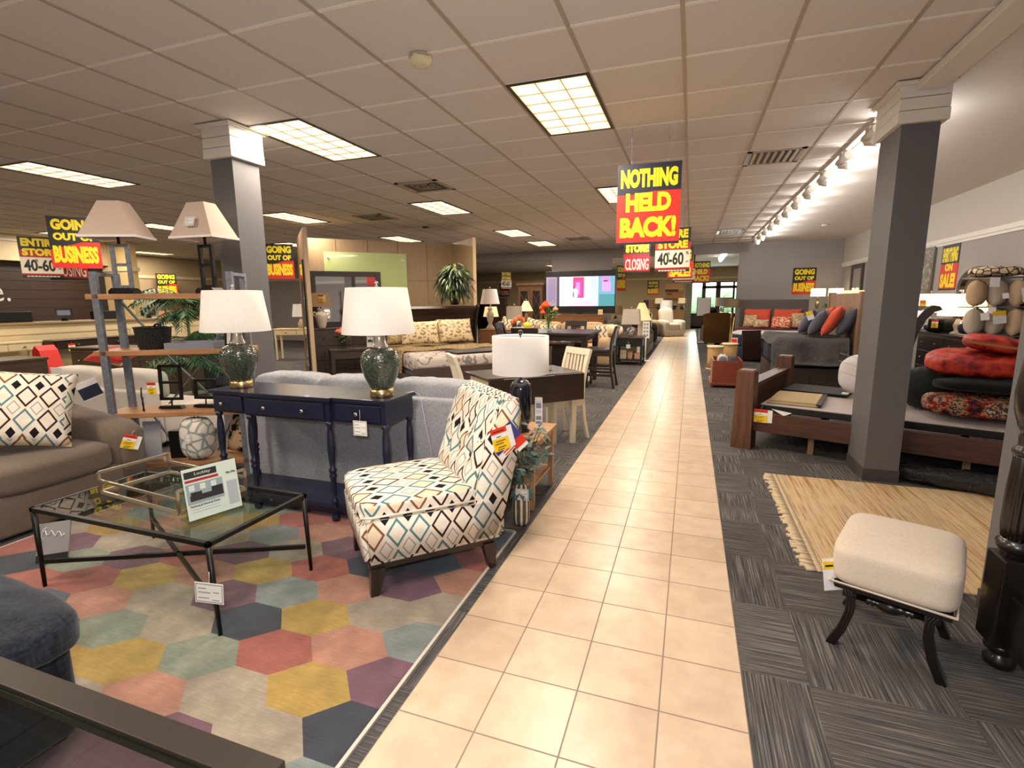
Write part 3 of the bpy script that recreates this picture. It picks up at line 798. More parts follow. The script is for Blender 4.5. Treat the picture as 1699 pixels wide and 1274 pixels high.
# grey booklet on the rug
b = MB(); b.box(-.08, .08, -.004, .004, -.2, 0); b.mi = 1; b.box(-.08, .08, -.0045, .0045, -.205, -.165)
BK = single('hang_tag', b, [plain('booklet_grey', (150, 146, 150), .5), plain('booklet_black', (36, 36, 42), .5)], 'grey booklet tag with white script hanging between sofa and coffee table', 'tag', (-3.19, 1.60, .31), rad(26), None, (rad(-25), rad(-6)))
b = MB()
b.tube([(-.055 + .011 * i, -.006, -.05 + .016 * math.sin(i * 1.9) - .002 * i) for i in range(11)], .0022, 5); b.tube([(-.045, -.006, -.09), (-.06, -.006, -.07), (-.05, -.006, -.03), (-.035, -.006, -.025)], .0022, 5)
obj('script', b, PAPER, BK)

# ------------------------------------------------------------------ taupe sofa at the picture edge (faces the coffee table)
SO = thing('sofa', 'taupe woven sofa with sloping arm facing the glass coffee table', 'sofa', (-4.43, 1.5, 0))
b = MB(); b.box(-.42, .46, -1.0, .98, .02, .29, .03); obj('base', b, TAUPE, SO)
for k, (ya, yb) in enumerate(((-.95, .17), (.18, .93))):
    b = MB(); b.puff((.13, (ya + yb) / 2, .375), .74, yb - ya, .2, 6, 12, .12); obj('seat_cushion', b, TAUPE, SO)
b = MB(); b.prism([(-.45, .1), (.47, .1), (.49, .5), (.47, .545), (.35, .575), (-.1, .63), (-.45, .72)], .93, 1.14, 'y'); 
for e in list(b.bm.edges): pass
bmesh.ops.bevel(b.bm, geom=[e for e in b.bm.edges if abs(e.verts[0].co.y - e.verts[1].co.y) < .01], offset=.035, segments=3, affect='EDGES')
for f_ in b.bm.faces: f_.smooth = True
obj('arm', b, TAUPE, SO)
b = MB(); b.box(-.52, -.3, -1.0, 1.14, .05, .76, .04); obj('back_frame', b, TAUPE, SO)
for k, (ya, yb) in enumerate(((-.95, .19), (.19, 1.0))):
    b = MB(); b.puff((-.26, (ya + yb) / 2, .66), .24, yb - ya, .46, 5, 12, .05, mx=Matrix.Rotation(0, 4, 'Y')); obj('back_cushion', b, TAUPE, SO)
b = MB(); b.taper((.4, 1.05), .04, .05, 0, .06); obj('leg', b, ESPRESSOZ, SO)
b = MB(); b.pillow(.62, .55, .2); b.boxuv()
single('throw_pillow', b, IKAT, 'cream throw pillow with brown and teal diamonds leaning on the taupe sofa', 'pillow', (-4.2, 1.93, .47), rad(58), None, (rad(-28), rad(10)))
price_tag((-3.915, 2.51, .50), rad(62), 'red and yellow price tag on the front of the taupe sofa arm', .085, .105, roll=rad(22))
b = MB(); b.box(-.07, .07, -.002, .002, -.16, 0); b.mi = 1; b.box(-.07, .07, -.0035, -.002, -.15, -.05)
single('hang_tag', b, [PAPER, plain('tag_darkblue', (40, 44, 70), .5)], 'white and dark blue cloth tag on the corner of the taupe sofa back', 'tag', (-4.57, 2.63, .86), rad(70), None, (rad(10), rad(-20)))

# ------------------------------------------------------------------ navy console table
CO = thing('console_table', 'dark navy console table with turned legs and silver knobs', 'table', (-2.48, 2.78, .0125))
W = .735
b = MB(); b.box(-W, W, -.17, .2, .825, .852, .004); b.box(-.42, .33, -.195, .19, .8255, .8525, .004); obj('table_top', b, NAVY, CO)
b = MB(); b.box(-W + .02, W - .02, -.15, .18, .69, .825); b.box(-.40, .31, -.175, .17, .6895, .825); obj('apron', b, NAVY, CO)
for x0, x1, y_, kn in ((-W + .06, -.44, -.15, (-.605,)), (-.36, .27, -.175, (-.2, .12)), (.35, W - .06, -.15, (.52,))):
    b = MB(); b.box(x0, x1, y_ - .012, y_ + .005, .705, .81, .003); d_ = obj('drawer', b, NAVY, CO)
    for k in kn:
        b = MB(); b.lathe([(.004, 0), (.006, .012), (.013, .018), (.015, .025), (.011, .031), (.003, .033)], 16, mx=Matrix.Translation((k, y_ - .012, .757)) @ Matrix.Rotation(rad(90), 4, 'X')); obj('knob', b, NICKEL, d_)
b = MB(); b.box(-W + .02, W - .02, -.15, .18, .095, .125, .004); b.box(-.40, .31, -.175, .17, .0955, .1255, .004); b.box(-W + .03, W - .03, -.13, .16, .04, .095); obj('shelf', b, NAVY, CO)
def turned(b, x, y):
    b.lathe([(.022, .125), (.022, .15), (.014, .16), (.018, .2), (.02, .26), (.018, .3), (.025, .312), (.025, .325), (.018, .335), (.026, .35), (.026, .365), (.016, .375), (.021, .42), (.026, .5), (.022, .6), (.015, .655), (.024, .665), (.024, .69)], 14, (x, y))
for x_, y_ in ((-W + .04, -.13), (-.40 + .02, -.155), (.31 - .02, -.155), (W - .04, -.13), (-W + .04, .16), (W - .04, .16)):
    b = MB(); turned(b, x_, y_); obj('leg', b, NAVY, CO)
for x_, y_ in ((-W + .04, -.13), (-.38, -.155), (.29, -.155), (W - .04, -.13), (-W + .04, .16), (W - .04, .16)):
    b = MB(); b.lathe([(.014, 0), (.026, .012), (.028, .03), (.02, .045), (.022, .05)], 14, (x_, y_)); obj('foot', b, NAVY, CO)
white_tag((-1.92, 2.578, .735), 0, 'white price card hanging on a string from a knob of the navy console', .1, .095, cord=.07)

# green glass table lamps
m, t = begin('green_crackle_glass', .12, 0, .6); v = t.coord()
vo = t.new('ShaderNodeTexVoronoi'); vo.inputs['Scale'].default_value = 70; t.link(v, vo.inputs['Vector'])
x, y, z = t.sep(v); wv = t.math('SINE', t.math('ADD', t.math('MULTIPLY', z, 420.0), t.math('MULTIPLY', t.math('ARCTAN2', y, x), 18.0)))
t.link(t.ramp(vo.outputs['Distance'], [(0, lin((84, 92, 76))), (.5, lin((56, 66, 56))), (1, lin((34, 42, 38)))]), t.b.inputs['Base Color'])
t.bump(t.math('ADD', vo.outputs['Distance'], t.math('MULTIPLY', wv, .3)), .5, .004); t.b.inputs['Coat Weight'].default_value = .6; t.b.inputs['Coat Roughness'].default_value = .06
GREENG = m
GL = thing('table_lamp', 'green glass table lamp on the console end beside the metal shelf', 'lamp', (-3.06, 2.76, .8655), 0, 'green glass lamps on the console')
b = MB(); b.lathe([(.074, 0), (.076, .004), (.076, .046), (.07, .05)], 32); obj('base', b, BRASS, GL)
b = MB(); b.lathe([(.07, .05), (.08, .075), (.105, .13), (.122, .19), (.126, .23), (.12, .265), (.098, .295), (.06, .31)], 36); obj('body', b, GREENG, GL)
b = MB(); b.lathe([(.062, .308), (.052, .325), (.042, .35), (.037, .385), (.036, .4), (.02, .41), (.012, .46)], 28); obj('neck', b, NICKEL, GL)
b = MB(); b.lathe([(.228, .405), (.228, .408), (.19, .69), (.188, .69), (.188, .688), (.226, .408)], 48, cap=False); obj('lamp_shade', b, SHADEP, GL)
b = MB(); b.cyl((0, 0, .45), (0, 0, .69), .004); b.lathe([(.004, .69), (.012, .7), (.008, .71), (.013, .72), (.003, .732)], 12); b.bar((-.187, 0, .686), (.187, 0, .686), .004); obj('finial', b, NICKEL, GL)
dup(GL, (-1.87, 2.76, .8655), rad(25), 'green glass table lamp at the console end closer to the diamond chair')
b = MB(); b.tube([(-1.76, 2.88, .857), (-1.735, 2.93, .86), (-1.72, 2.99, .82), (-1.69, 3.0, .6), (-1.66, 3.0, .45), (-1.65, 3.0, .3)], .002, 6)
single('lamp_cord', b, plain('clear_cord', (220, 220, 225), .3), 'thin clear lamp cord hanging from the console corner before the grey sofa', 'cord')

# ------------------------------------------------------------------ grey linen sofa seen from behind
GS = thing('sofa', 'light grey linen sofa seen from behind the navy console', 'sofa', (-2.41, 3.47, 0))
b = MB(); b.box(-.98, .98, -.43, -.27, .06, .80, .03); obj('back_frame', b, GRAYSOFA, GS)
b = MB(); b.box(-.98, .98, -.27, .45, .06, .3, .02); obj('base', b, GRAYSOFA, GS)
for s_ in (-1, 1): b = MB(); b.box(s_ * .89 - .1, s_ * .89 + .1, -.42, .45, .06, .62, .04); obj('arm', b, GRAYSOFA, GS)
for k in range(3):
    b = MB(); b.puff((-.63 + .63 * k, -.2, .675), .66, .28, .44, 7, 14, .05, wob=.006); obj('back_cushion', b, GRAYSOFA, GS)
    b = MB(); b.puff((-.53 + .53 * k, .12, .38), .53, .62, .18, 6, 8, .1); obj('seat_cushion', b, GRAYSOFA, GS)
for sx in (-.9, .9):
    for sy in (-.38, .4): b = MB(); b.taper((sx, sy), .03, .045, 0, .06); obj('leg', b, ESPRESSOZ, GS)

# ------------------------------------------------------------------ slipper chair
CH = thing('slipper_chair', 'armless slipper chair covered in cream ikat diamonds', 'chair', (-1.42, 2.36, .012), rad(-45))
hw = .315
b = MB()
b.prism([(-.33, .17), (.42, .17), (.42, .42), (-.30, .44), (-.345, .40)], -hw, hw, 'x')
bmesh.ops.bevel(b.bm, geom=list(b.bm.edges), offset=.028, segments=3, affect='EDGES')
for f_ in b.bm.faces: f_.smooth = True
b.boxuv(); obj('seat', b, IKAT, CH)
b = MB(); b.puff((0, -.02, .445), .63, .66, .10, 7, 12, .3); b.boxuv(); obj('seat_cushion', b, IKAT, CH)
b = MB()
prof = [(.20, .17), (.25, .45), (.31, .72), (.36, .89), (.42, .965), (.50, .965), (.54, .90), (.49, .62), (.42, .35), (.38, .17)]
b.prism(prof, -hw, hw, 'x')
bmesh.ops.bevel(b.bm, geom=[e for e in b.bm.edges if abs(e.verts[0].co.x - e.verts[1].co.x) > .1 or True], offset=.03, segments=3, affect='EDGES')
for f_ in b.bm.faces: f_.smooth = True
b.boxuv(); obj('back', b, IKAT, CH)
# tufted inner back
b = MB()
def tuft(u, v):
    x = (-1 + 2 * u) * (hw - .012); s = v
    y = .225 + .18 * s + .02 * s * s; z = .44 + .50 * s
    d = .045 * (1 - abs(-1 + 2 * u) ** 6) * min(1, 6 * (1 - s)) * min(1, 6 * s)
    for px, pz in ((-.16, .62), (0, .62), (.16, .62), (-.08, .76), (.08, .76), (-.24, .76), (.24, .76), (0, .84), (-.16, .84), (.16, .84)):
        q = (x - px) ** 2 + (z - pz) ** 2
        d -= .05 * math.exp(-q / .0016)
    return (x, y - d, z + .01 * s)
b.surf(tuft, 37, 29); b.boxuv(); obj('tufted_back', b, IKAT, CH)
b = MB()
for (px, pz) in ((-.16, .62), (0, .62), (.16, .62), (-.08, .76), (.08, .76)):
    s = (pz - .44) / .50; b.puff((px, .215 + .18 * s + .02 * s * s, pz), .03, .016, .03, 2.2, 4)
obj('button', b, plain('button_dark', (40, 38, 44), .6), CH)
b = MB(); b.tube([(-hw + .02, -.335, .425), (hw - .02, -.335, .425), (hw + .002, -.3, .43), (hw + .004, .0, .425), (hw + .003, .24, .42)], .006, 6); obj('welt', b, plain('welt_cream', (236, 228, 214), .8), CH)
b = MB(); b.box(-hw + .03, hw - .03, -.31, .36, .14, .172); obj('bottom_rail', b, ESPRESSO, CH)
for sx, sy, dx, dy in ((-hw + .05, -.27, 0, -.02), (hw - .05, -.27, 0, -.02), (-hw + .05, .33, 0, .02), (hw - .05, .33, 0, .02)):
    b = MB(); b.taper((sx, sy), .042, .07, 0, .15, dx, dy); obj('leg', b, ESPRESSOZ, CH)
CM = Matrix.Translation((-1.42, 2.36, .012)) @ Matrix.Rotation(rad(-45), 4, 'Z')
p_ = CM @ Vector((hw + .01, .37, .80))
price_tag(p_, rad(40), 'red and yellow price tag pinned to the side of the diamond slipper chair', .09, .125, roll=rad(-14))
b = MB(); b.mi = 0; b.box(-.035, .035, -.001, .001, -.1, 0); b.mi = 1; b.box(-.035, .035, -.0012, .0012, -.15, -.1); b.mi = 2; b.box(-.035, .035, -.0012, .0012, -.17, -.15)
p_ = CM @ Vector((hw + .008, .42, .81))
FT = single('hang_tag', b, [plain('flag_blue', (60, 62, 130), .6), TAGRED, PAPER], 'blue, red and white fabric tag behind the price tag on the diamond chair', 'tag', p_, rad(40), None, (0, rad(-38)))
b = MB(); b.mi = 0; b.box(-.05, .05, -.001, .001, -.07, 0); b.mi = 1
for k in range(4): b.box(-.02, .05, -.0018, 0, -.065 + .016 * k, -.058 + .016 * k)
b.mi = 2; b.box(-.05, -.01, -.0018, 0, -.035, -.002)
p_ = CM @ Vector((hw + .012, .39, .705))
single('hang_tag', b, [PAPER, TAGRED, plain('flag_blue', (60, 62, 130), .6)], 'little striped stars-and-bars tag under the price tag on the diamond chair', 'tag', p_, rad(40), None, (0, rad(-42)))

# ------------------------------------------------------------------ striped vase with eucalyptus
m, t = begin('striped_ceramic', .5)
x, y, z = t.sep(t.coord()); a = t.math('MULTIPLY', t.math('ARCTAN2', y, x), 9.0)
n = t.math('ADD', t.math('SINE', a), t.math('MULTIPLY', t.math('SUBTRACT', t.noise(t.coord(), 20, 3), .5), 1.2))
t.link(t.ramp(n, [(.3, lin((92, 84, 68))), (.5, lin((232, 222, 196)))]), t.b.inputs['Base Color']); STRV = m
VA = thing('potted_plant', 'striped cream vase with dusty green eucalyptus leaves beside the diamond chair', 'plant', (-1.0, 3.0, 0))
b = MB(); b.lathe([(.035, 0), (.05, .012), (.056, .05), (.057, .15), (.052, .24), (.045, .28), (.036, .285)], 28); obj('vase', b, STRV, VA)
EUC = plain('eucalyptus', (88, 116, 108), .6, var=.2, scale=8)
def leaf(b, p, d, L, w, bend=.25):
    d = Vector(d).normalized(); s_ = d.cross(Vector((0, 0, 1))); s_ = s_.normalized() if s_.length > .01 else Vector((1, 0, 0)); n = s_.cross(d)
    s_ = (s_ + n * random.uniform(-.6, .6)).normalized(); p = Vector(p)
    r = [b.bm.verts.new(p + d * (L * k) + s_ * (w * q) + n * (-bend * L * k * k + .12 * w * abs(q) * 2)) for k, q in ((0, 0), (.3, -.5), (.35, 0), (.3, .5), (.7, -.4), (.72, 0), (.7, .4), (1, 0))]
    fs = [b.bm.faces.new([r[i] for i in q]) for q in ((0, 1, 2), (0, 2, 3), (1, 4, 5, 2), (2, 5, 6, 3), (4, 7, 5), (5, 7, 6))]
    b._fin([], fs, None, True)
b = MB(); bs = MB()
for k in range(13):
    a = random.uniform(0, 2 * PI); R_ = random.uniform(.05, .17); hz = random.uniform(.36, .74)
    P = [Vector((0, 0, .26)) + Vector((math.cos(a) * R_ * q ** 1.3, math.sin(a) * R_ * q ** 1.3 , (hz - .26) * q - .25 * R_ * q * q)) for q in (0, .25, .5, .75, 1)]
    bs.tube(P, .003, 5)
    for q in range(9):
        k_ = .3 + .7 * q / 8; i = min(3, int(k_ * 4)); pp = P[i].lerp(P[i + 1], k_ * 4 - i)
        aa = a + random.uniform(-1.6, 1.6)
        leaf(b, pp, (math.cos(aa), math.sin(aa), random.uniform(-.5, .5)), random.uniform(.06, .1), random.uniform(.035, .05))
for k in range(16):
    aa = random.uniform(0, 2 * PI); leaf(b, (0, 0, .27), (math.cos(aa), math.sin(aa), -.2), .11, .05, .5)
obj('stems', bs, plain('stem_brown', (92, 78, 50), .7), VA); obj('foliage', b, EUC, VA)
white_tag((-.972, 2.935, .27), rad(8), 'blank white card hanging on the striped vase', .085, .075, cord=.03)

# ------------------------------------------------------------------ oak side table with navy lamp
SD = thing('side_table', 'small pale oak side table behind the diamond chair', 'table', (-1.185, 3.5, 0))
b = MB(); b.box(-.225, .225, -.3, .3, .475, .5, .004); obj('table_top', b, OAK, SD)
b = MB(); b.box(-.2, .2, -.27, .27, .43, .475); obj('apron', b, OAKZ, SD)
for sx in (-.185, .185):
    for sy in (-.255, .255): b = MB(); b.taper((sx, sy), .034, .04, 0, .475); obj('leg', b, OAKZ, SD)
b = MB(); b.box(-.19, .19, -.26, .26, .15, .17); obj('lower_shelf', b, OAK, SD)
NG = plain('navy_glazed_ceramic', (14, 18, 34), .12, spec=.6, coat=.5)
NL = thing('table_lamp', 'navy ribbed ceramic lamp with white drum shade on the oak side table', 'lamp', (-1.165, 3.5, .5))
b = MB(); b.lathe([(.065, 0), (.068, .01), (.05, .025), (.055, .05), (.073, .07), (.079, .1), (.079, .32), (.072, .36), (.05, .385), (.02, .395), (.015, .44)], 40); obj('body', b, NG, NL)
b = MB(); b.lathe([(.016, .39), (.016, .43), (.01, .47)], 16); obj('neck', b, BRASS, NL)
b = MB(); b.lathe([(.208, .44), (.208, .715), (.206, .715), (.206, .44)], 48, cap=False); obj('lamp_shade', b, SHADEW, NL)
b = MB(); b.cyl((0, 0, .45), (0, 0, .72), .004); b.puff((0, 0, .738), .036, .036, .04, 2.2, 6); b.bar((-.206, 0, .712), (.206, 0, .712), .004); obj('finial', b, NG, NL)
b = MB(); b.tube([(-1.09, 3.36, .505), (-1.05, 3.31, .506), (-1.0, 3.27, .506), (-.975, 3.2, .506), (-.955, 3.185, .48)], .003, 6)
single('lamp_cord', b, plain('cord_tan', (190, 170, 130), .5), 'tan lamp cord trailing over the oak side table edge', 'cord')
BH = thing('sign_holder', 'clear acrylic holder with a printed strip beside the navy lamp', 'sign holder', (-1.055, 3.6, .5), rad(12))
b = MB(); b.box(-.03, .03, -.002, .002, .003, .25); b.box(-.035, .035, -.03, .03, 0, .003); obj('acrylic', b, THIN, BH)
b = MB(); b.box(-.028, .028, -.0035, -.0022, .005, .245); P_ = obj('print', b, PAPER, BH)
b = MB(); b.mi = 0; b.box(-.02, .02, -.0045, -.003, .16, .2); b.mi = 1; b.box(-.02, .02, -.0045, -.003, .12, .15); b.mi = 0; b.box(-.02, .02, -.0045, -.003, .04, .06); b.box(-.02, .02, -.0045, -.003, .07, .1); b.mi = 1; b.box(-.02, .02, -.0045, -.003, .2, .22)
obj('print_block', b, [plain('print_greyblue2', (130, 136, 160), .6), plain('print_pale', (206, 208, 222), .6)], P_)

# ------------------------------------------------------------------ navy armchair and dark end table by the camera
AC = thing('ottoman', 'dark navy chenille ottoman corner beside the hexagon rug', 'ottoman', (-2.3, .77, .012), rad(-3))
b = MB(); b.box(-.5, .42, -.17, .19, .03, .43, .05, seg=4); obj('base', b, NAVYCH, AC)
b = MB(); b.puff((0, .0, .45), 1.1, .42, .14, 5, 18, .1, wob=.004); obj('seat_cushion', b, NAVYCH, AC)
b = MB(); b.tube([(.42, -.16, .40), (.435, .12, .40), (.4, .19, .40), (-.4, .2, .40)], .008, 6); obj('welt', b, NAVYCH, AC)
for sx in (-.42, .34):
    for sy in (-.12, .14): b = MB(); b.taper((sx, sy), .03, .045, 0, .04); obj('foot', b, ESPRESSOZ, AC)
ET = thing('console_table', 'dark metal table frame crossing the picture corner above the rug', 'table', (-1.5, .29, .0), 0)
DBR = plain('dark_bronze', (44, 36, 30), .4, .3)
b = MB()
for a in ((-.9, .9, .215, .265), (-.9, .9, -.265, -.215), (-.9, -.85, -.215, .215), (.85, .9, -.215, .215)): b.box(a[0], a[1], a[2], a[3], .69, .722, .002)
obj('top_frame', b, DBR, ET)
b = MB(); b.box(-.85, .85, -.215, .215, .708, .714); obj('glass_top', b, THIN, ET)
for sx in (-.88, .88):
    for sy in (-.245, .245): b = MB(); b.taper((sx, sy), .028, .034, .013, .69); obj('leg', b, DBR, ET)
# ------------------------------------------------------------------ metal and oak shelf unit
RZ = math.atan2(.462, .887)
EX, EY = -3.98, 2.935            # middle of its front edge
CE, SE = math.cos(RZ), math.sin(RZ)
def eta(s, d): return (EX + CE * s - SE * d, EY + SE * s + CE * d)
ET_ = thing('shelf_unit', 'weathered steel and oak shelf unit behind the sofa and console', 'shelf unit', (EX, EY, 0), RZ)
hw = .53
for s_ in (-1, 1):
    for d in (.02, .30):
        b = MB(); b.box(s_ * (hw - .03) - .025, s_ * (hw - .03) + .025, d - .02, d + .02, 0, 1.72, .003); obj('post', b, STEEL, ET_)
    b = MB(); b.box(s_ * (hw - .03) - .025, s_ * (hw - .03) + .025, .04, .28, 1.69, 1.715); obj('top_rail', b, STEEL, ET_)
    b = MB(); b.bar((s_ * (hw - .03), .29, 1.52), (s_ * .2, .29, 1.1), .025, .012); obj('brace', b, STEEL, ET_)
for a in (-1, 1):
    b = MB(); b.bar((a * .2, .29, 1.06), (-a * .2, .29, .6), .025, .01); obj('brace', b, STEEL, ET_)
    b = MB(); b.bar((a * .36, .29, .54), (a * .16, .29, .16), .025, .01); obj('brace', b, STEEL, ET_)
for z in (1.505, 1.055, .54, .11):
    b = MB(); b.box(-hw - .04, hw + .04, .0, .32, z, z + .042, .004); obj('shelf_board', b, OAK, ET_)
Z1, Z2, Z3, Z4 = 1.547, 1.097, .582, .152
def on(s, d, z): x, y = eta(s, d); return (x, y, z + .001)
# open frame lamps with pyramid shades
def frame_lamp(loc, rz, label, mm, first=[None]):
    L = thing('table_lamp', label, 'lamp', loc, rz, 'open frame lamps on the shelf unit')
    b = MB(); b.prism([(-.095, 0), (.095, 0), (.095, .025), (.07, .048), (-.07, .048), (-.095, .025)], -.055, .055, 'y'); obj('base', b, BLACKM, L)
    b = MB(); h0, h1 = .048, .40
    for x_ in (-.058, .058): b.box(x_ - .013, x_ + .013, -.013, .013, h0, h1)
    for z_ in (h0 + .012, .235, h1 - .013): b.box(-.058, .058, -.012, .012, z_ - .011, z_ + .011)
    obj('stem_frame', b, mm, L)
    b = MB(); b.cyl((0, 0, h1), (0, 0, .47), .011); obj('neck', b, BLACKM, L)
    b = MB(); W_, D_, w_, d_ = .215, .14, .085, .06; za, zb = .445, .725
    P0 = [(-W_, -D_), (W_, -D_), (W_, D_), (-W_, D_)]; P1 = [(-w_, -d_), (w_, -d_), (w_, d_), (-w_, d_)]
    for i in range(4):
        j = (i + 1) % 4; b.poly([(*P0[i], za), (*P0[j], za), (*P1[j], zb), (*P1[i], zb)])
        b.poly([(P0[i][0] * .985, P0[i][1] * .985, za), (P1[i][0] * .97, P1[i][1] * .97, zb), (P1[j][0] * .97, P1[j][1] * .97, zb), (P0[j][0] * .985, P0[j][1] * .985, za)])
        b.poly([(*P0[i], za), (P0[i][0] * .985, P0[i][1] * .985, za), (P0[j][0] * .985, P0[j][1] * .985, za), (*P0[j], za)])
    sh = obj('lamp_shade', b, SHADEB, L)
    b = MB(); b.prism([(-W_ - .003, za - .006), (W_ + .003, za - .006), (W_ - .002, za + .012), (-W_ + .002, za + .012)], -D_ - .003, -D_ + .002, 'y'); b.box(W_ - .004, W_ + .003, -D_, D_, za - .006, za + .012); b.box(-W_ - .003, -W_ + .004, -D_, D_, za - .006, za + .012); obj('shade_trim', b, SHADEW, sh)
    b = MB(); b.cyl((0, 0, .45), (0, 0, .73), .004); b.lathe([(.018, .724), (.018, .732), (.006, .74)], 12); b.bar((-.08, 0, .722), (.08, 0, .722), .005); obj('finial', b, BLACKM, L)
    return L
frame_lamp(on(-.37, .17, Z1), rad(24), 'grey open frame lamp with pyramid shade beside the steel end post of the shelf', STEEL)
frame_lamp(on(.28, .17, Z1), rad(4), 'black open frame lamp with pyramid shade carrying a white price card on its shade', BLACKM)
q = on(.28, .17, Z1); white_tag((q[0] + .02, q[1] - .128, q[2] + .6), rad(4), 'white framed price card stuck on the pyramid lamp shade', .1, .075, cord=0, tilt=rad(-16))
# rattan basket and tray
m, t = begin('black_rattan', .6); x, y, z = t.sep(t.coord())
w1 = t.math('SINE', t.math('MULTIPLY', t.math('ARCTAN2', y, x), 40.0)); w2 = t.math('SINE', t.math('MULTIPLY', z, 260.0))
k = t.math('MULTIPLY', w1, w2); t.link(t.ramp(k, [(0, lin((10, 10, 10))), (.9, lin((54, 52, 48)))]), t.b.inputs['Base Color']); t.bump(k, .8, .01); RATT = m
BS = thing('basket', 'black woven rattan basket on the second shelf', 'basket', on(-.19, .155, Z2 + .001), RZ)
b = MB(); b.lathe([(.105, 0), (.115, .02), (.132, .16), (.132, .175), (.124, .175), (.11, .03)], 32, cap=False); b.cyl((0, 0, .004), (0, 0, .012), .104); obj('body', b, RATT, BS)
b = MB(); b.tube([(.05 + .03 * math.cos(a), -.02, .17 + .035 * math.sin(a)) for a in [PI * i / 8 for i in range(9)]], .008, 6); b.tube([(.132 * math.cos(a), .132 * math.sin(a), .176) for a in [2 * PI * i / 24 for i in range(24)]], .007, 6, True); obj('handle', b, BLACK, BS)
b = MB(); W_, D_ = .19, .13
b.box(-W_, W_, -D_, -D_ + .012, 0, .052); b.box(-W_, W_, D_ - .012, D_, 0, .052); b.box(-W_, -W_ + .012, -D_ + .012, D_ - .012, 0, .052); b.box(W_ - .012, W_, -D_ + .012, D_ - .012, 0, .052); b.box(-W_ + .01, W_ - .01, -D_ + .01, D_ - .01, 0, .008)
single('tray', b, plain('tray_grey', (132, 134, 146), .5), 'shallow grey wooden tray on the second shelf beside the rattan basket', 'tray', on(.14, .16, Z2), RZ)
PF = thing('picture_frame', 'dark picture frame with white mat on the second shelf end', 'picture frame', on(.42, .17, Z2), RZ - rad(8), None, (rad(-8), 0))
b = MB()
for a in ((-.07, -.055, 0, .15), (.055, .07, 0, .15), (-.055, .055, 0, .02), (-.055, .055, .13, .15)): b.box(a[0], a[1], -.008, .008, a[2], a[3])
obj('frame', b, BLACKM, PF); b = MB(); b.box(-.055, .055, -.002, .004, .02, .13); obj('mat_board', b, PAPER, PF)
# photo frames on stands
def stand_frame(loc, rz, label, n, w, h):
    F = thing('photo_frame', label, 'photo frame', loc, rz, None, (rad(-4), 0))
    b = MB(); b.prism([(-.1, 0), (.1, 0), (.085, .022), (-.085, .022)], -.03, .03, 'y'); obj('base', b, BLACKM, F)
    b = MB(); b.cyl((0, 0, .02), (0, 0, .09), .006); obj('stem', b, BLACKM, F)
    b = MB(); z0 = .08; fw_ = .024; hh = h / n
    for z_ in [z0 + hh * i for i in range(n + 1)]: b.box(-w / 2, w / 2, -.01, .01, z_ - fw_ / 2, z_ + fw_ / 2, .002)
    for x_ in (-w / 2 + fw_ / 2, w / 2 - fw_ / 2): b.box(x_ - fw_ / 2, x_ + fw_ / 2, -.01, .01, z0, z0 + h, .002)
    obj('frame', b, BLACKM, F)
    for i in range(n): b = MB(); b.box(-w / 2 + fw_, w / 2 - fw_, -.002, .001, z0 + hh * i + fw_ / 2, z0 + hh * (i + 1) - fw_ / 2); obj('glass', b, THIN, F)
    return F
stand_frame(on(-.11, .15, Z3), RZ - rad(6), 'black double photo frame on a stand, third shelf', 2, .19, .28)
stand_frame(on(.16, .15, Z3), RZ - rad(14), 'black single landscape photo frame on a stand, third shelf', 1, .2, .15)
q = on(-.2, .1, Z3); price_tag((q[0], q[1] - .03, q[2] + .24), RZ - rad(10), 'red and yellow price tag on the double photo frame', .075, .1)
b = MB(); b.tube([(0, 0, 0), (.008, 0, .06), (-.004, 0, .12), (.006, 0, .2)], .006, 6); b.tube([(.01, 0, .0), (.0, 0, .07), (.012, 0, .12)], .006, 6)
single('tassel', b, BLACK, 'black cord tassel hanging by the double photo frame', 'tassel', on(-.3, .08, Z3))
# bottom shelf: pillows, sack, panel
FRET = fabric('white_sketch_fabric', (222, 216, 208), .05)
m, t = begin('white_grey_trellis', .9, 0, .1); v = t.coord()
vo = t.new('ShaderNodeTexVoronoi', feature='DISTANCE_TO_EDGE'); vo.inputs['Scale'].default_value = 11; t.link(v, vo.inputs['Vector'])
t.link(t.ramp(vo.outputs['Distance'], [(0, lin((150, 162, 160))), (.07, lin((150, 162, 160))), (.11, lin((228, 220, 210)))]), t.b.inputs['Base Color']); TRELL = m
m, t = begin('floral_black', .9, 0, .1); n = t.noise(t.coord(), 9, 2, .7)
t.link(t.ramp(n, [(.5, lin((190, 160, 126))), (.53, lin((26, 24, 26)))]), t.b.inputs['Base Color']); FLORB = m
PT = single('throw_pillow', MB(), TRELL, 'rolled white pillow with pale green trellis lines on the bottom shelf', 'pillow', on(.10, .07, Z4))
b = MB(); b.puff((0, 0, .175), .25, .22, .35, 3.2, 14, .0, wob=.01); b.bm.to_mesh(PT.data); b.bm.free()
white_tag(tuple(Vector(on(.085, .07, Z4)) + Vector((.06, -.12, .25))), RZ, 'small blue-grey price card on the rolled trellis pillow', .05, .08, cord=.02)
b = MB(); b.pillow(.36, .36, .12); single('throw_pillow', b, FLORB, 'tan pillow with black leaf print standing on the bottom shelf end', 'pillow', on(.40, .14, Z4 + .01), RZ - rad(35), None, (rad(-14), rad(4)))
b = MB(); b.pillow(.38, .36, .12); single('throw_pillow', b, fabric('grey_pillow', (160, 164, 166), .12), 'plain grey pillow behind the black leaf pillow', 'pillow', on(.50, .27, Z4 + .01), RZ - rad(20), None, (rad(-10), 0))
white_tag(tuple(Vector(on(.40, .14, Z4)) + Vector((-.07, -.12, .30))), RZ, 'little white tag on the black leaf pillow', .03, .06, cord=.01)
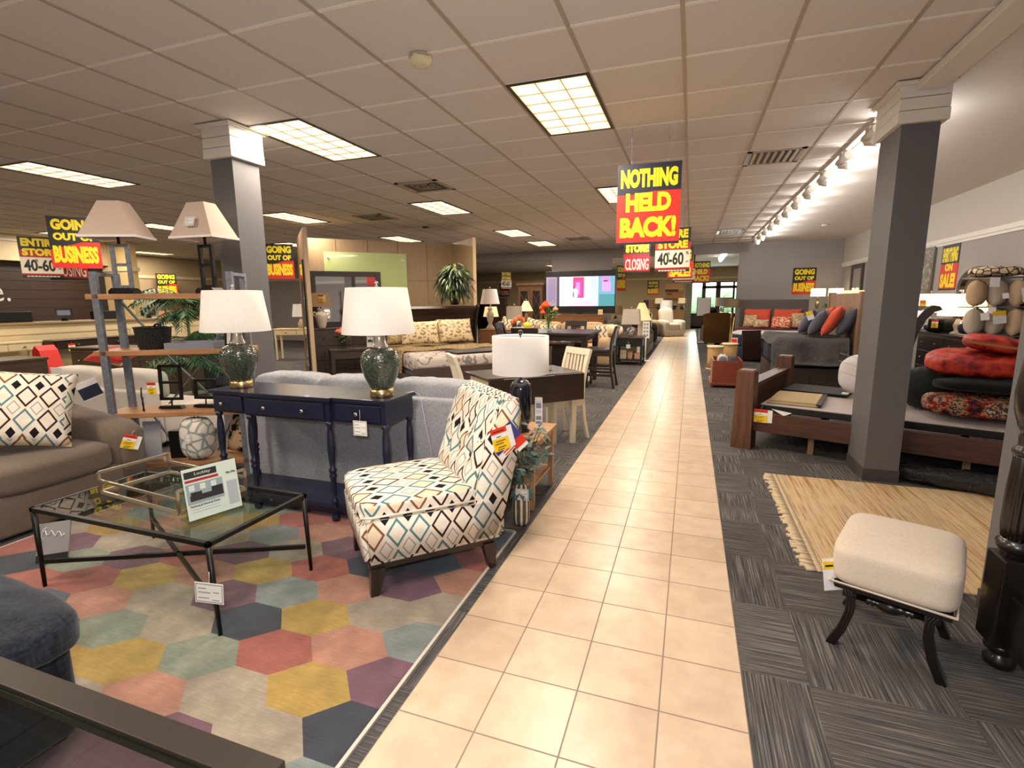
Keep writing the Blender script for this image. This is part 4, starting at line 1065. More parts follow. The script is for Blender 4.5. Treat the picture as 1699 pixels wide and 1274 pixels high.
b = MB(); b.box(-.07, .07, -.004, .004, 0, .33); single('board', b, plain('grey_board', (166, 168, 176), .6), 'blank grey board leaning on the bottom shelf post', 'board', on(-.28, .10, Z4), RZ, None, (rad(-6), 0))
b = MB(); b.box(-.06, .06, -.05, .05, 0, .24, .004); single('box', b, BLACK, 'black box beside the rolled trellis pillow', 'box', on(-.09, .16, Z4), RZ)
# palm behind the shelf
PM = thing('potted_palm', 'green artificial palm standing behind the shelf unit', 'plant', (-6.05, 4.72, 0))
b = MB(); b.lathe([(.14, 0), (.17, .3), (.175, .32), (.15, .32)], 20); obj('pot', b, plain('pot_brown', (70, 50, 36), .5), PM)
b = MB(); b.tube([(0, 0, .3), (.02, 0, .9), (0, .02, 1.5)], [.03, .02, .012], 7); obj('trunk', b, plain('palm_trunk', (92, 96, 48), .6), PM)
b = MB()
for k in range(40):
    a = k * 2.4; z0 = random.choice((.7, 1.0, 1.3, 1.5)); L_ = random.uniform(.42, .66); e = random.uniform(.3, 1.0)
    pts = [Vector((math.cos(a) * L_ * q * math.cos(e * (1 - q)), math.sin(a) * L_ * q * math.cos(e * (1 - q)), z0 + L_ * (math.sin(e) * q - .75 * q * q))) for q in [i / 7 for i in range(8)]]
    b.tube(pts, .004, 4)
    for i in range(1, 8):
        d = (pts[i] - pts[i - 1]).normalized(); s_ = d.cross(Vector((0, 0, 1)))
        if s_.length < .05: continue
        s_.normalize()
        for sg in (-1, 1):
            for h_ in (0, .5): leaf(b, pts[i - 1].lerp(pts[i], h_), d * .7 + s_ * sg * .9 + Vector((0, 0, -.2)), .2 * (1.15 - .08 * i), .024, .3)
obj('foliage', b, plain('palm_green', (44, 84, 44), .5, var=.4, scale=6), PM)

# ------------------------------------------------------------------ pale sofa, chest and low dresser beyond the taupe sofa
WS = thing('sofa', 'pale linen sofa seen from behind, beyond the steel shelf post', 'sofa', (-5.75, 3.82, 0))
b = MB(); b.box(-.86, .72, -.45, -.25, .05, .62, .03); obj('back_frame', b, WHITESOFA, WS)
b = MB(); b.box(-.86, .72, -.25, .45, .05, .4, .03); obj('base', b, WHITESOFA, WS)
for k in range(2): b = MB(); b.puff((-.46 + .78 * k, -.24, .64), .78, .26, .32, 5, 10, .05); obj('back_cushion', b, WHITESOFA, WS)
b = MB(); b.pillow(.6, .3, .14); single('throw_pillow', b, fabric('red_cloth', (176, 40, 34), .1), 'long red pillow lying on top of the pale sofa back', 'pillow', (-5.98, 3.66, .80), 0, None, (rad(-70), 0))
b = MB(); b.pillow(.28, .2, .07); single('throw_pillow', b, fabric('cream_cloth', (206, 188, 158), .1), 'small cream pillow behind the long red pillow', 'pillow', (-6.2, 3.86, .79), rad(10), None, (rad(-30), rad(12)))
b = MB(); b.box(-.08, .08, -.003, .003, -.16, 0); single('hang_tag', b, PAPER, 'blank white paper tag on the back of the pale sofa', 'tag', (-6.2, 3.33, .82), rad(5), None, (rad(6), 0))
DRK = wood('dark_umber_wood', (56, 44, 30), (82, 66, 46), .5, 0, 8)
def chest(name, label, loc, rz, w, d, h, mat, rows, cols, cat='dresser', knob=BRASS, top=None, legs=0):
    T = thing(name, label, cat, loc, rz)
    z0 = legs or .05
    b = MB(); b.box(-w / 2, w / 2, -d / 2, d / 2, z0, h - .03); obj('body', b, mat, T)
    b = MB(); b.box(-w / 2 - .015, w / 2 + .015, -d / 2 - .015, d / 2 + .01, h - .03, h, .005); obj('top', b, top or mat, T)
    for sx in (-1, 1):
        for sy in (-1, 1): b = MB(); b.taper((sx * (w / 2 - .04), sy * (d / 2 - .04)), .04, .06, 0, z0); obj('foot', b, mat, T)
    dh = (h - .03 - z0 - .03) / rows; dw = (w - .04) / cols
    for r in range(rows):
        for c in range(cols):
            x_ = -w / 2 + .02 + dw * (c + .5); z_ = z0 + .015 + dh * (r + .5)
            b = MB(); b.box(x_ - dw / 2 + .008, x_ + dw / 2 - .008, -d / 2 - .012, -d / 2 + .002, z_ - dh / 2 + .008, z_ + dh / 2 - .008, .003); dr = obj('drawer', b, mat, T)
            for q in ((-.25, .25) if dw > .45 else (0,)):
                b = MB(); b.lathe([(.006, 0), (.006, .012), (.015, .02), (.012, .028), (.003, .03)], 10, mx=Matrix.Translation((x_ + q * dw, -d / 2 - .012, z_)) @ Matrix.Rotation(rad(90), 4, 'X')); obj('knob', b, knob, dr)
    return T
chest('dresser', 'long low umber wood dresser behind the pale sofa', (-8.5, 5.7, 0), rad(8), 2.0, .5, .78, DRK, 2, 3)
chest('cabinet', 'dark rough wood cabinet end at the picture edge beside the red sack', (-7.4, 3.3, 0), rad(90), .9, .55, .86, DRK, 2, 1)
b = MB(); b.prism([(-.16, 0), (.16, 0), (.05, .36), (-.02, .42), (-.08, .36)], -.1, .1, 'y'); single('sack', b, plain('red_sack', (206, 44, 36), .5), 'bright red triangular sack hanging beside the dark cabinet', 'sack', (-7.55, 3.98, .55), 0)
b = MB(); b.box(-.2, .2, -.15, .15, 0, .55, .01); single('stool', b, DRK, 'small dark box stool under the red sack', 'stool', (-7.55, 3.98, 0))
b = MB(); b.puff((0, 0, .07), .3, .3, .14, 2.4, 8); single('cushion', b, fabric('navy_cushion', (34, 40, 58), .1), 'rounded dark blue cushion on the long umber dresser', 'cushion', (-8.0, 5.75, .781))
for k, (x_, c_, lab) in enumerate(((-6.35, (150, 112, 84), 'brown patterned box on the long umber dresser beside the blue cushion'), (-6.1, (120, 90, 74), 'darker patterned box at the end of the long umber dresser'))):
    b = MB(); b.box(-.11, .11, -.1, .1, 0, .13 + .05 * k, .006); single('box', b, plain('box_%d' % k, c_, .6, var=.5, scale=30), lab, 'box', (x_ - 1.35, 5.8, .781), rad(10))

# ------------------------------------------------------------------ cash counter and its tables
CN = thing('cash_counter', 'long cream panelled cash counter in front of the dark plank wall', 'counter', (-12.0, 6.6, 0))
b = MB(); b.box(-.3, .3, -2.6, 3.2, .02, 1.1); obj('body', b, CREAM, CN)
b = MB(); b.box(-.34, .36, -2.62, 3.22, 1.1, 1.14, .005); obj('counter_top', b, plain('counter_top', (150, 128, 94), .4), CN)
for ya, yb in ((-2.5, -1.55), (-1.45, 1.2), (1.3, 3.1)):
    b = MB()
    for a in ((ya, yb, .3, .34), (ya, yb, .92, .96), (ya, ya + .04, .34, .92), (yb - .04, yb, .34, .92)): b.box(.3, .315, a[0], a[1], a[2], a[3])
    obj('panel_frame', b, CREAM, CN)
b = MB(); b.box(-.2, .2, -.15, .15, 0, .5); single('display_board', b, CREAM, 'cream box standing on the end of the cash counter', 'box', (-12.0, 4.45, 1.141))
def table4(name, label, loc, rz, w, d, h, mat, drawers=0, leg=.05, shelf=False, cat='table'):
    T = thing(name, label, cat, loc, rz)
    b = MB(); b.box(-w / 2, w / 2, -d / 2, d / 2, h - .03, h, .004); obj('table_top', b, mat, T)
    b = MB(); b.box(-w / 2 + .03, w / 2 - .03, -d / 2 + .02, d / 2 - .02, h - .17, h - .03); obj('apron', b, mat, T)
    for sx in (-1, 1):
        for sy in (-1, 1): b = MB(); b.taper((sx * (w / 2 - .05), sy * (d / 2 - .04)), leg * .7, leg, 0, h - .03); obj('leg', b, mat, T)
    for k in range(drawers):
        dw = (w - .12) / drawers; x_ = -w / 2 + .06 + dw * (k + .5)
        b = MB(); b.box(x_ - dw / 2 + .01, x_ + dw / 2 - .01, -d / 2 + .005, -d / 2 + .025, h - .155, h - .045); dr = obj('drawer', b, mat, T)
        b = MB(); b.cyl((x_, -d / 2 + .005, h - .1), (x_, -d / 2 - .02, h - .1), .014, .017, 10); obj('knob', b, BRASS, dr)
    if shelf: b = MB(); b.box(-w / 2 + .04, w / 2 - .04, -d / 2 + .03, d / 2 - .03, .16, .18); obj('shelf', b, mat, T)
    return T
table4('console_table', 'cream console table with small drawers before the cash counter', (-11.42, 5.15, 0), rad(90), 1.5, .38, .82, CREAM, 3, .06, True)
table4('console_table', 'dark wood console table with an orange tag beside the cream one', (-11.44, 7.2, 0), rad(90), 2.3, .38, .80, ESPRESSO, 3, .05, True)
price_tag((-11.28, 6.35, .72), rad(90), 'orange price tag hanging on the dark console table', .12, .14, extra=False)
def monitor(loc, rz, label):
    M_ = thing('card_terminal', label, 'terminal', loc, rz)
    b = MB(); b.cyl((0, 0, 0), (0, 0, .05), .06, .04); obj('foot', b, BLACK, M_)
    b = MB(); b.prism([(-.1, .05), (.09, .07), (.03, .22), (-.06, .24)], -.14, .14, 'x'); obj('body', b, BLACK, M_)
    b = MB(); b.box(-.1, .1, -.102, -.09, .1, .2, mx=Matrix.Rotation(rad(-8), 4, 'X')); obj('screen', b, plain('screen_grey', (120, 124, 150), .3), M_)
monitor((-11.95, 6.7, 1.141), rad(60), 'black payment terminal with pale screen on the cash counter')
monitor((-11.95, 8.4, 1.141), rad(50), 'second black payment terminal further along the cash counter')
b = MB(); b.box(-.15, .15, -.3, .3, 0, .2, .01); b.box(.15, .17, -.25, .25, .03, .17); single('printer', b, BLACK, 'black office printer on the cash counter', 'printer', (-12.05, 5.85, 1.141))
b = MB(); b.box(-.12, .12, -.25, .25, 0, .18, .01); single('computer', b, BLACK, 'black computer box on the cash counter behind the shelf post', 'computer', (-12.05, 7.55, 1.141))
b = MB(); b.prism([(-.1, 0), (.1, 0), (.12, .07), (-.02, .17), (-.12, .12)], -.09, .09, 'x'); single('telephone', b, PAPER, 'white desk telephone beside the yellow card on the cash counter', 'telephone', (-11.95, 4.95, 1.141), rad(80))
b = MB(); b.box(-.07, .07, -.004, .004, 0, .26); b.box(-.07, .07, -.1, .0, 0, .006); single('display_card', b, plain('card_yellow', (226, 194, 60), .5), 'tall yellow card standing on the cash counter', 'card', (-11.85, 5.2, 1.141), rad(75))
b = MB(); b.box(-.1, .1, -.12, .12, 0, .15); b.mi = 1; b.box(.1, .104, -.1, .1, .02, .13); single('box', b, [plain('box_salmon', (220, 160, 130), .6), RED], 'pink and white box on the cash counter next to the second terminal', 'box', (-11.9, 8.8, 1.141))
b = MB(); b.box(-.05, .05, -.004, .004, 0, .2); b.box(-.02, .02, -.05, .05, 0, .01); single('display_card', b, TAGYEL, 'small yellow card on the dark console table behind the shelf', 'card', (-11.44, 7.9, .801), rad(90))
LET = lettering('ore.', .86, .31, plain('letter_grey', (206, 204, 198), .5), None, (-14.175, 6.55, 1.70), -.004, rad(90), 'wall_lettering')
tag(LET, 'pale serif letters o r e on the dark plank wall', 'lettering')
# ------------------------------------------------------------------ bedroom display: three panels set at 45 degrees
CRx, CRy = -5.0, 10.3
def vg(s, d, z=0): return (CRx + .70711 * s + .70711 * d, CRy + .70711 * s - .70711 * d, z)
VR = rad(45)     # local x = along the back panel, local -y = out of the display
PANEL = wood('panel_tan', (150, 126, 98), (164, 138, 106), .5, 2, 6)
PANELEDGE = plain('panel_edge', (206, 178, 144), .5)
P_ = bpy.data.objects.new('partition', None); COL.objects.link(P_); P_['kind'] = 'structure'; P_.location = vg(0, 0); P_.rotation_euler[2] = VR
b = MB(); b.box(-3.06, .06, .0, .06, 0, 2.7); obj('back_panel', b, PANEL, P_)
b = MB()
for k in range(5): b.box(-3.05 + .62 * k - .004, -3.05 + .62 * k + .004, -.003, .001, 0, 2.7)
b.box(-3.06, 0, -.003, .001, 1.895, 1.902); obj('panel_joint', b, plain('joint', (96, 78, 60), .6), P_)
b = MB(); b.box(.0, .06, -1.25, 0, 0, 2.7); obj('end_panel', b, PANEL, P_)
b = MB(); b.box(-3.12, -3.06, -1.53, .35, 0, 2.7); obj('end_panel', b, wood('panel_brown', (98, 66, 40), (116, 80, 50), .45, 2, 6), P_)
b = MB(); b.box(-3.123, -3.057, -1.545, -1.53, 0, 2.7); b.box(.0, .063, -1.265, -1.25, 0, 2.7); obj('panel_edge', b, PANELEDGE, P_)
# framed mirror strip hung on the outside of the brown panel
b = MB(); b.box(-.025, .0, -.32, .32, .25, 2.2); T = single('wall_mirror', b, BLACKM, 'tall dark framed mirror hanging on the outer brown partition panel', 'mirror', vg(-3.12, .85), VR)
b = MB(); b.box(-.028, -.025, -.27, .27, .3, 2.15); obj('mirror_glass', b, MIRROR, T)
# green glass board
b = MB(); b.box(-.82, .82, -.012, 0, 0, .95); GB = single('glass_board', b, plain('pale_green_glass', (186, 200, 138), .15, coat=.5), 'pale green glass board fixed high on the tan display panel', 'board', vg(-1.85, .03, 1.5), VR)
for s_ in (-.74, .74): b = MB(); b.cyl((s_, -.012, .82), (s_, -.03, .82), .018, .018, 12); obj('stud', b, NICKEL, GB)
# dresser with mirror
DR = chest('dresser', 'grey brown wooden dresser with oval handles in the bedroom display', vg(-2.3, .42), VR, 1.45, .5, .98, GRAYWOOD, 3, 2, knob=BLACKM)
MR = thing('dresser_mirror', 'wide dark framed mirror standing on the bedroom dresser', 'mirror', vg(-2.3, .22, .981), VR)
b = MB()
for a in ((-.68, -.57, 0, 1.08), (.57, .68, 0, 1.08), (-.57, .57, 0, .1), (-.57, .57, .98, 1.08)): b.box(a[0], a[1], -.03, .03, a[2], a[3], .004)
obj('frame', b, plain('mirror_frame', (44, 34, 36), .4), MR)
b = MB(); b.box(-.57, .57, -.006, .01, .1, .98); obj('mirror_glass', b, MIRROR, MR)
JUG = plain('cream_glaze', (214, 200, 182), .2, coat=.5)
def jug_lamp(loc, rz, label, first=[None]):
    L = thing('table_lamp', label, 'lamp', loc, rz, 'cream jug lamps on the bedroom dresser')
    b = MB(); b.lathe([(.065, 0), (.07, .01), (.085, .06), (.11, .16), (.118, .22), (.105, .27), (.065, .305), (.055, .32), (.062, .345), (.066, .36), (.02, .362)], 28); obj('body', b, JUG, L)
    for s_ in (-1, 1):
        b = MB(); b.tube([(s_ * .09, 0, .285), (s_ * .13, 0, .30), (s_ * .145, 0, .265), (s_ * .125, 0, .225), (s_ * .113, 0, .22)], .012, 8); obj('handle', b, JUG, L)
    b = MB(); b.cyl((0, 0, .36), (0, 0, .42), .012); obj('neck', b, BLACKM, L)
    b = MB(); P0 = .19; P1 = .15
    for i in range(4):
        q = [(-1, -1), (1, -1), (1, 1), (-1, 1)]; a, c = q[i], q[(i + 1) % 4]
        b.poly([(a[0] * P0, a[1] * P0 * .8, .40), (c[0] * P0, c[1] * P0 * .8, .40), (c[0] * P1, c[1] * P1 * .8, .66), (a[0] * P1, a[1] * P1 * .8, .66)])
    obj('lamp_shade', b, SHADET, L)
    return L
jug_lamp(vg(-2.83, .52, .981), VR, 'cream two-handled jug lamp with burlap shade beside the partition edge')
jug_lamp(vg(-1.68, .46, .981), VR, 'cream jug lamp with burlap shade half hidden behind a white lamp shade')
q = vg(-2.83, .69, 1.6); price_tag(q, VR - rad(30), 'red and yellow price tag stuck on the burlap jug lamp shade', .1, .13)
# flowers and flyer in front of the dresser
NS = table4('bench', 'low dark table before the bedroom dresser holding flowers and a flyer', vg(-2.2, 1.12), VR, 1.2, .4, .62, GRAYWOOD, 0, .07, True)
FV = thing('flower_vase', 'glass vase of pink and orange roses before the bedroom dresser', 'flowers', vg(-2.55, 1.1, .621), 0)
b = MB(); b.lathe([(.05, 0), (.07, .03), (.075, .09), (.055, .15), (.05, .2), (.047, .2), (.05, .15), (.068, .09), (.06, .02)], 20); obj('vase', b, THIN, FV)
b = MB()
for k in range(7): a = k * .9; b.tube([(0, 0, .02), (.03 * math.cos(a), .03 * math.sin(a), .16), (.09 * math.cos(a), .09 * math.sin(a), .27)], .004, 5)
for k in range(14): a = k * 1.7; leaf(b, (.04 * math.cos(a), .04 * math.sin(a), .2), (math.cos(a), math.sin(a), .3), .12, .05)
obj('stems', b, LEAF, FV)
b = MB(); PK = [plain('rose_pink', (226, 96, 110), .6), plain('rose_orange', (236, 128, 90), .6), plain('rose_cream', (240, 214, 160), .6)]
def rose(b, p, r):
    for k in range(3):
        b.puff((p[0], p[1], p[2] + .2 * r * k), 2 * r * (1 - .25 * k), 2 * r * (1 - .25 * k), r * 1.3, 2.2, 5)
for k, (dx, dy, dz, r, mi) in enumerate(((-.09, 0, .3, .055, 0), (0, -.03, .3, .065, 1), (.08, 0, .31, .06, 1), (.02, .05, .36, .045, 2), (-.05, .05, .33, .05, 0), (.1, .04, .29, .04, 2))):
    b.mi = mi; rose(b, (dx, dy, dz), r)
obj('blooms', b, PK, FV)
SH = thing('sign_stand', 'white furniture flyer in a clear stand before the bedroom dresser', 'sign holder', vg(-1.98, 1.16, .621), VR - rad(28), None, (rad(-8), 0))
b = MB(); b.box(-.15, .15, -.004, .004, .002, .26); FL2 = obj('flyer', b, PAPER, SH); flyer_bits(FL2, .3, .005, .255, -.0045, None)
b = MB(); b.box(-.15, .15, -.03, .03, 0, .003); obj('foot', b, THIN, SH)
# sleigh bed
m, t = begin('paisley', .9, 0, .1); v = t.coord()
n = t.noise(v, 26, 3, .6); n2 = t.noise(v, 9, 2)
t.link(t.mix(t.math('GREATER_THAN', n2, .55), t.ramp(n, [(.42, lin((206, 176, 122))), (.5, lin((120, 106, 96))), (.55, lin((214, 190, 144)))]), t.ramp(n, [(.45, lin((214, 188, 138))), (.52, lin((150, 128, 100)))])), t.b.inputs['Base Color']); PAIS = m
m, t = begin('toile_birds', .9, 0, .1); v = t.coord(); n = t.noise(t.mapping(v, (1, 1, 1.4)), 16, 3, .6)
t.link(t.ramp(n, [(.52, lin((224, 204, 166))), (.56, lin((150, 126, 98)))]), t.b.inputs['Base Color']); TOILE = m
m, t = begin('grey_scroll', .9, 0, .1); v = t.coord(); n = t.noise(v, 6, 1); n = t.math('ABSOLUTE', t.math('SUBTRACT', n, .5))
t.link(t.ramp(n, [(.0, lin((128, 120, 118))), (.025, lin((128, 120, 118))), (.04, lin((192, 180, 172)))]), t.b.inputs['Base Color']); SCROLL = m
HB_D = 2.2; SB = -1.2
BD = thing('sleigh_bed', 'dark wood sleigh bed with paisley bedding in the tan display', 'bed', vg(SB, HB_D), VR)
sl = [(0, .1), (0, .75), (.02, 1.0), (.07, 1.2), (.15, 1.33), (.24, 1.38), (.27, 1.34), (.22, 1.30), (.14, 1.22), (.08, 1.08), (.06, .95), (.06, .1)]
sl = [(u - .2, v) for u, v in sl]
b = MB(); b.prism([(-u, v) for u, v in sl], -.86, .86, 'x', smooth=False); obj('headboard', b, wood('sleigh_wood', (52, 38, 30), (76, 56, 44), .4, 0, 8), BD)
for s_ in (-.9, .86):
    b = MB(); b.prism([(-u - .02, v) for u, v in [(-.23, 0), (-.23, .76), (-.2, 1.02), (-.14, 1.24), (-.04, 1.37), (.06, 1.42), (.09, 1.36), (.0, 1.22), (-.06, 1.0), (-.09, .7), (-.09, 0)]], s_, s_ + .04, 'x'); obj('post', b, wood('sleigh_wood_dark', (40, 30, 26), (60, 46, 38), .4, 2, 8), BD)
for s_ in (-.85, .80): b = MB(); b.box(s_, s_ + .05, -2.1, .1, .2, .42); obj('side_rail', b, GRAYWOOD, BD)
b = MB(); b.box(-.88, .88, -2.16, -2.1, .1, .6, .01); obj('footboard', b, GRAYWOOD, BD)
b = MB(); b.box(-.78, .78, -2.08, .05, .25, .48, .03); obj('box_spring', b, plain('boxspring_dark', (58, 56, 62), .8), BD)
b = MB(); b.box(-.79, .79, -2.08, .05, .485, .72, .05); obj('mattress', b, SCROLL, BD)
b = MB()
def cov(u, v):
    x = (-1 + 2 * u) * 1.12; y = .0 - 1.25 * v
    z = .74 + .02 * math.sin(9 * x) * math.sin(7 * y); ax = abs(x)
    if ax > .8: z = .74 - (ax - .8) * 1.35; x = math.copysign(.8 + .02 * math.sin(y * 20) + (ax - .8) * .1, x)
    return (x, y, z + .015 * math.sin(5 * y))
b.surf(cov, 33, 24)
r = bmesh.ops.solidify(b.bm, geom=b.bm.faces[:], thickness=.03)
obj('bedspread', b, PAIS, BD)
BG = 'patterned pillows on the sleigh bed'
def bedpillow(s, d, z, w, h, mat, label, rz=0, t=.16, til=-22, grp=BG):
    b = MB(); b.pillow(w, h, t); return single('bed_pillow', b, mat, label, 'pillow', vg(s, d, z), VR + rad(rz), grp, (rad(til), 0))
bedpillow(SB + .36, HB_D + .36, .77, .66, .42, TOILE, 'bird print pillow closest to the golden end panel on the sleigh bed', 4)
bedpillow(SB - .3, HB_D + .40, .77, .64, .4, TOILE, 'bird print pillow in the middle of the sleigh bed', -3)
bedpillow(SB + .52, HB_D + .14, .77, .5, .42, fabric('blue_grey_print', (150, 142, 136), .3, 20), 'grey scroll pillow peeking out behind the bird print pillow', 6)
bedpillow(SB - .62, HB_D + .32, .77, .42, .34, PAIS, 'small dark paisley pillow under the white lamp shade edge', -6)
b = MB(); b.box(-.5, .5, -.24, .24, 0, .012); single('runner', b, plain('dark_runner', (46, 36, 34), .5, var=.6, scale=40), 'dark patterned folded runner lying on the foot of the sleigh bed', 'runner', vg(SB + .28, HB_D + 1.62, .735), VR + rad(6))
PL = thing('potted_plant', 'bushy green yellow plant standing on the sleigh bed headboard', 'plant', vg(SB + .5, HB_D - .10, 1.40), 0)
b = MB(); b.lathe([(.07, 0), (.1, .12), (.105, .13), (.08, .13)], 16); obj('pot', b, plain('pot_dark', (50, 40, 30), .6), PL)
b = MB()
for k in range(760):
    a = random.uniform(0, 2 * PI); e = random.uniform(-.7, 1.45); R_ = random.uniform(.1, .3)
    p = Vector((math.cos(a) * math.cos(e) * R_, math.sin(a) * math.cos(e) * R_, .36 + math.sin(e) * R_ * 1.25))
    if p.z < .02: continue
    leaf(b, p, Vector((math.cos(a), math.sin(a), .5 * math.sin(e) - .45)), random.uniform(.12, .2), .028, .5)
m, t = begin('variegated_leaf', .45); n = t.noise(t.coord(), 5, 3); t.link(t.ramp(n, [(.42, lin((30, 46, 22))), (.6, lin((58, 80, 34))), (.74, lin((176, 180, 110)))]), t.b.inputs['Base Color'])
obj('foliage', b, m, PL)
# dark grey chest and lamp outside the brown panel
chest('dresser', 'tall blue-grey washed chest beside the brown partition', (-7.62, 6.75, 0), rad(35), .95, .45, .92, wood('bluegrey_wood', (48, 52, 58), (74, 76, 80), .6, 2, 8), 2, 1)
L = thing('table_lamp', 'black iron scroll lamp with grey shade on the blue-grey chest', 'lamp', (-7.62, 6.72, .921), 0)
b = MB(); b.lathe([(.12, 0), (.12, .015), (.05, .03), (.02, .05)], 20); obj('base', b, BLACKM, L)
b = MB()
for k in range(4):
    a = k * PI / 2 + .4
    b.tube([(math.cos(a) * q, math.sin(a) * q, z) for q, z in ((.02, .04), (.08, .12), (.13, .22), (.1, .33), (.02, .38))], .014, 6)
b.cyl((0, 0, .03), (0, 0, .46), .012); obj('stem', b, BLACKM, L)
b = MB(); b.lathe([(.26, .42), (.2, .74)], 32, cap=False); obj('lamp_shade', b, SHADEG, L)

# ------------------------------------------------------------------ drop-leaf table with cream chairs (set at 45 degrees)
def dl(s, d, z=0): return (-1.0 + .70711 * s + .70711 * d, 5.02 + .70711 * s - .70711 * d, z)   # s along the hanging leaf, d outwards
DT = thing('drop_leaf_table', 'dark drop-leaf table with cream legs, front leaf hanging down', 'table', dl(0, 0), VR)
b = MB(); b.box(-1.05, 0, 0, .62, .725, .75, .004); obj('table_top', b, ESPRESSO, DT)
b = MB(); b.box(-1.05, 0, -.022, -.002, .47, .742, .004); obj('drop_leaf', b, ESPRESSO, DT)
CREAMP = plain('cream_chair_paint', (222, 210, 186), .45)
b = MB(); b.box(-.98, -.07, .05, .57, .63, .722); obj('apron', b, CREAMP, DT)
for sx in (-.97, -.08):
    for sy in (.06, .56): b = MB(); b.taper((sx, sy), .045, .06, 0, .722); obj('leg', b, CREAMP, DT)
b = MB(); b.box(-.9, -.35, -.0235, -.0215, .735, .744); obj('leaf_hinge', b, PAPERGRAY, DT)
def slat_chair(loc, rz, label):
    C_ = thing('dining_chair', label, 'chair', loc, rz, 'cream slat-back chairs at the drop-leaf table')
    b = MB(); b.box(-.21, .21, -.2, .2, .43, .46, .008); obj('seat', b, CREAMP, C_)
    b = MB(); b.box(-.2, .2, -.19, .19, .37, .43); obj('seat_rail', b, CREAMP, C_)
    for s_ in (-.185, .185):
        b = MB(); b.taper((s_, -.175), .032, .042, 0, .43); obj('leg', b, CREAMP, C_)
        b = MB()
        pts = [(.27, 0), (.22, .2), (.19, .43), (.20, .62), (.24, .8), (.29, .95)]
        for (y0, z0), (y1, z1) in zip(pts, pts[1:]): b.bar((s_, y0, z0), (s_, y1, z1 + .003), .036, .034, up=(0, 1, 0))
        obj('rear_leg', b, CREAMP, C_)
    b = MB(); b.bar((-.2, .28, .925), (.2, .28, .925), .028, .07, up=(0, .25, 1)); obj('top_rail', b, CREAMP, C_)
    b = MB(); b.bar((-.18, .205, .55), (.18, .205, .55), .02, .04); obj('lower_rail', b, CREAMP, C_)
    for k in range(6): b = MB(); x_ = -.14 + .056 * k; b.bar((x_, .205, .56), (x_, .272, .9), .03, .012, up=(0, 1, .2)); obj('back_slat', b, CREAMP, C_)
    return C_
slat_chair(dl(-.12, -.31), VR - rad(90) + rad(6), 'cream slat-back chair at the aisle end of the drop-leaf table')
slat_chair(dl(-1.0, -.31), VR + rad(90) - rad(8), 'cream slat-back chair between the diamond chair and the white drum shade')
AH = thing('sign_holder', 'clear empty acrylic holder standing on the drop-leaf table', 'sign holder', dl(-.32, -.2, .751), rad(70))
b = MB(); b.box(-.1, .1, -.003, .003, .003, .3); b.box(-.1, .1, -.04, .04, 0, .003); obj('acrylic', b, THIN, AH)

# ------------------------------------------------------------------ dark counter-height dining set
b = MB(); b.box(-1.05, 1.05, -1.3, 1.3, .001, .008); single('area_rug', b, plain('pale_rug', (206, 198, 184), .9, var=.1), 'pale rug under the dark counter-height dining set', 'rug', (-2.74, 9.0, .002))
PT_ = thing('counter_table', 'dark espresso counter-height dining table beyond the drop-leaf table', 'table', (-2.25, 8.75, .0105))
b = MB(); b.box(-.72, .72, -.6, .6, .875, .915, .006); obj('table_top', b, ESPRESSO, PT_)
b = MB(); b.box(-.64, .64, -.52, .52, .78, .875); obj('apron', b, ESPRESSO, PT_)
for sx in (-.62, .62):
    for sy in (-.5, .5): b = MB(); b.taper((sx, sy), .07, .1, 0, .875); obj('leg', b, ESPRESSOZ, PT_)
b = MB(); b.box(-.28, .28, -.28, .28, .1, .7); obj('storage_base', b, ESPRESSO, PT_)
PADDED = plain('brown_leather', (58, 44, 38), .4)
def tall_chair(loc, rz, label):
    C_ = thing('counter_chair', label, 'chair', loc, rz, 'dark counter-height chairs')
    b = MB(); b.puff((0, 0, .635), .45, .44, .07, 6, 8, .2); obj('seat', b, PADDED, C_)
    b = MB(); b.box(-.21, .21, -.2, .2, .54, .605); obj('seat_rail', b, ESPRESSO, C_)
    for s_ in (-.195, .195):
        b = MB(); b.taper((s_, -.185), .035, .045, 0, .6); obj('leg', b, ESPRESSOZ, C_)
        b = MB(); pts = [(.27, 0), (.22, .3), (.2, .6), (.22, .8), (.29, 1.03)]
        for (y0, z0), (y1, z1) in zip(pts, pts[1:]): b.bar((s_, y0, z0), (s_, y1, z1 + .003), .042, .04, up=(0, 1, 0))
        obj('rear_leg', b, ESPRESSOZ, C_)
        b = MB(); b.bar((s_, -.18, .22), (s_, .24, .22), .025, .04); b.bar((s_, -.18, .33), (s_, .22, .33), .025, .03); obj('stretcher', b, ESPRESSO, C_)
    b = MB(); b.bar((-.19, -.185, .22), (.19, -.185, .22), .025, .045); obj('foot_rail', b, ESPRESSO, C_)
    b = MB(); b.bar((-.21, .282, .99), (.21, .282, .99), .03, .1, up=(0, .3, 1)); b.bar((-.2, .22, .72), (.2, .22, .72), .025, .05); obj('top_rail', b, ESPRESSO, C_)
    b = MB(); b.bar((0, .222, .72), (0, .275, .96), .2, .014, up=(0, 1, .2)); obj('back_splat', b, ESPRESSO, C_)
    return C_
tall_chair((-1.42, 8.55, 0), rad(-90), 'dark counter chair turned sideways next to the tiled aisle')
tall_chair((-2.42, 7.75, .0105), rad(180), 'dark counter chair with its back to the cream chairs')
tall_chair((-2.15, 9.72, .0105), 0, 'dark counter chair at the far side under the television')
tall_chair((-3.12, 8.95, .0105), rad(90), 'dark counter chair on the side towards the sleigh bed')
FV = thing('flower_vase', 'tall glass vase of orange blooms on the dark dining table', 'flowers', (-2.42, 8.9, .925), 0)
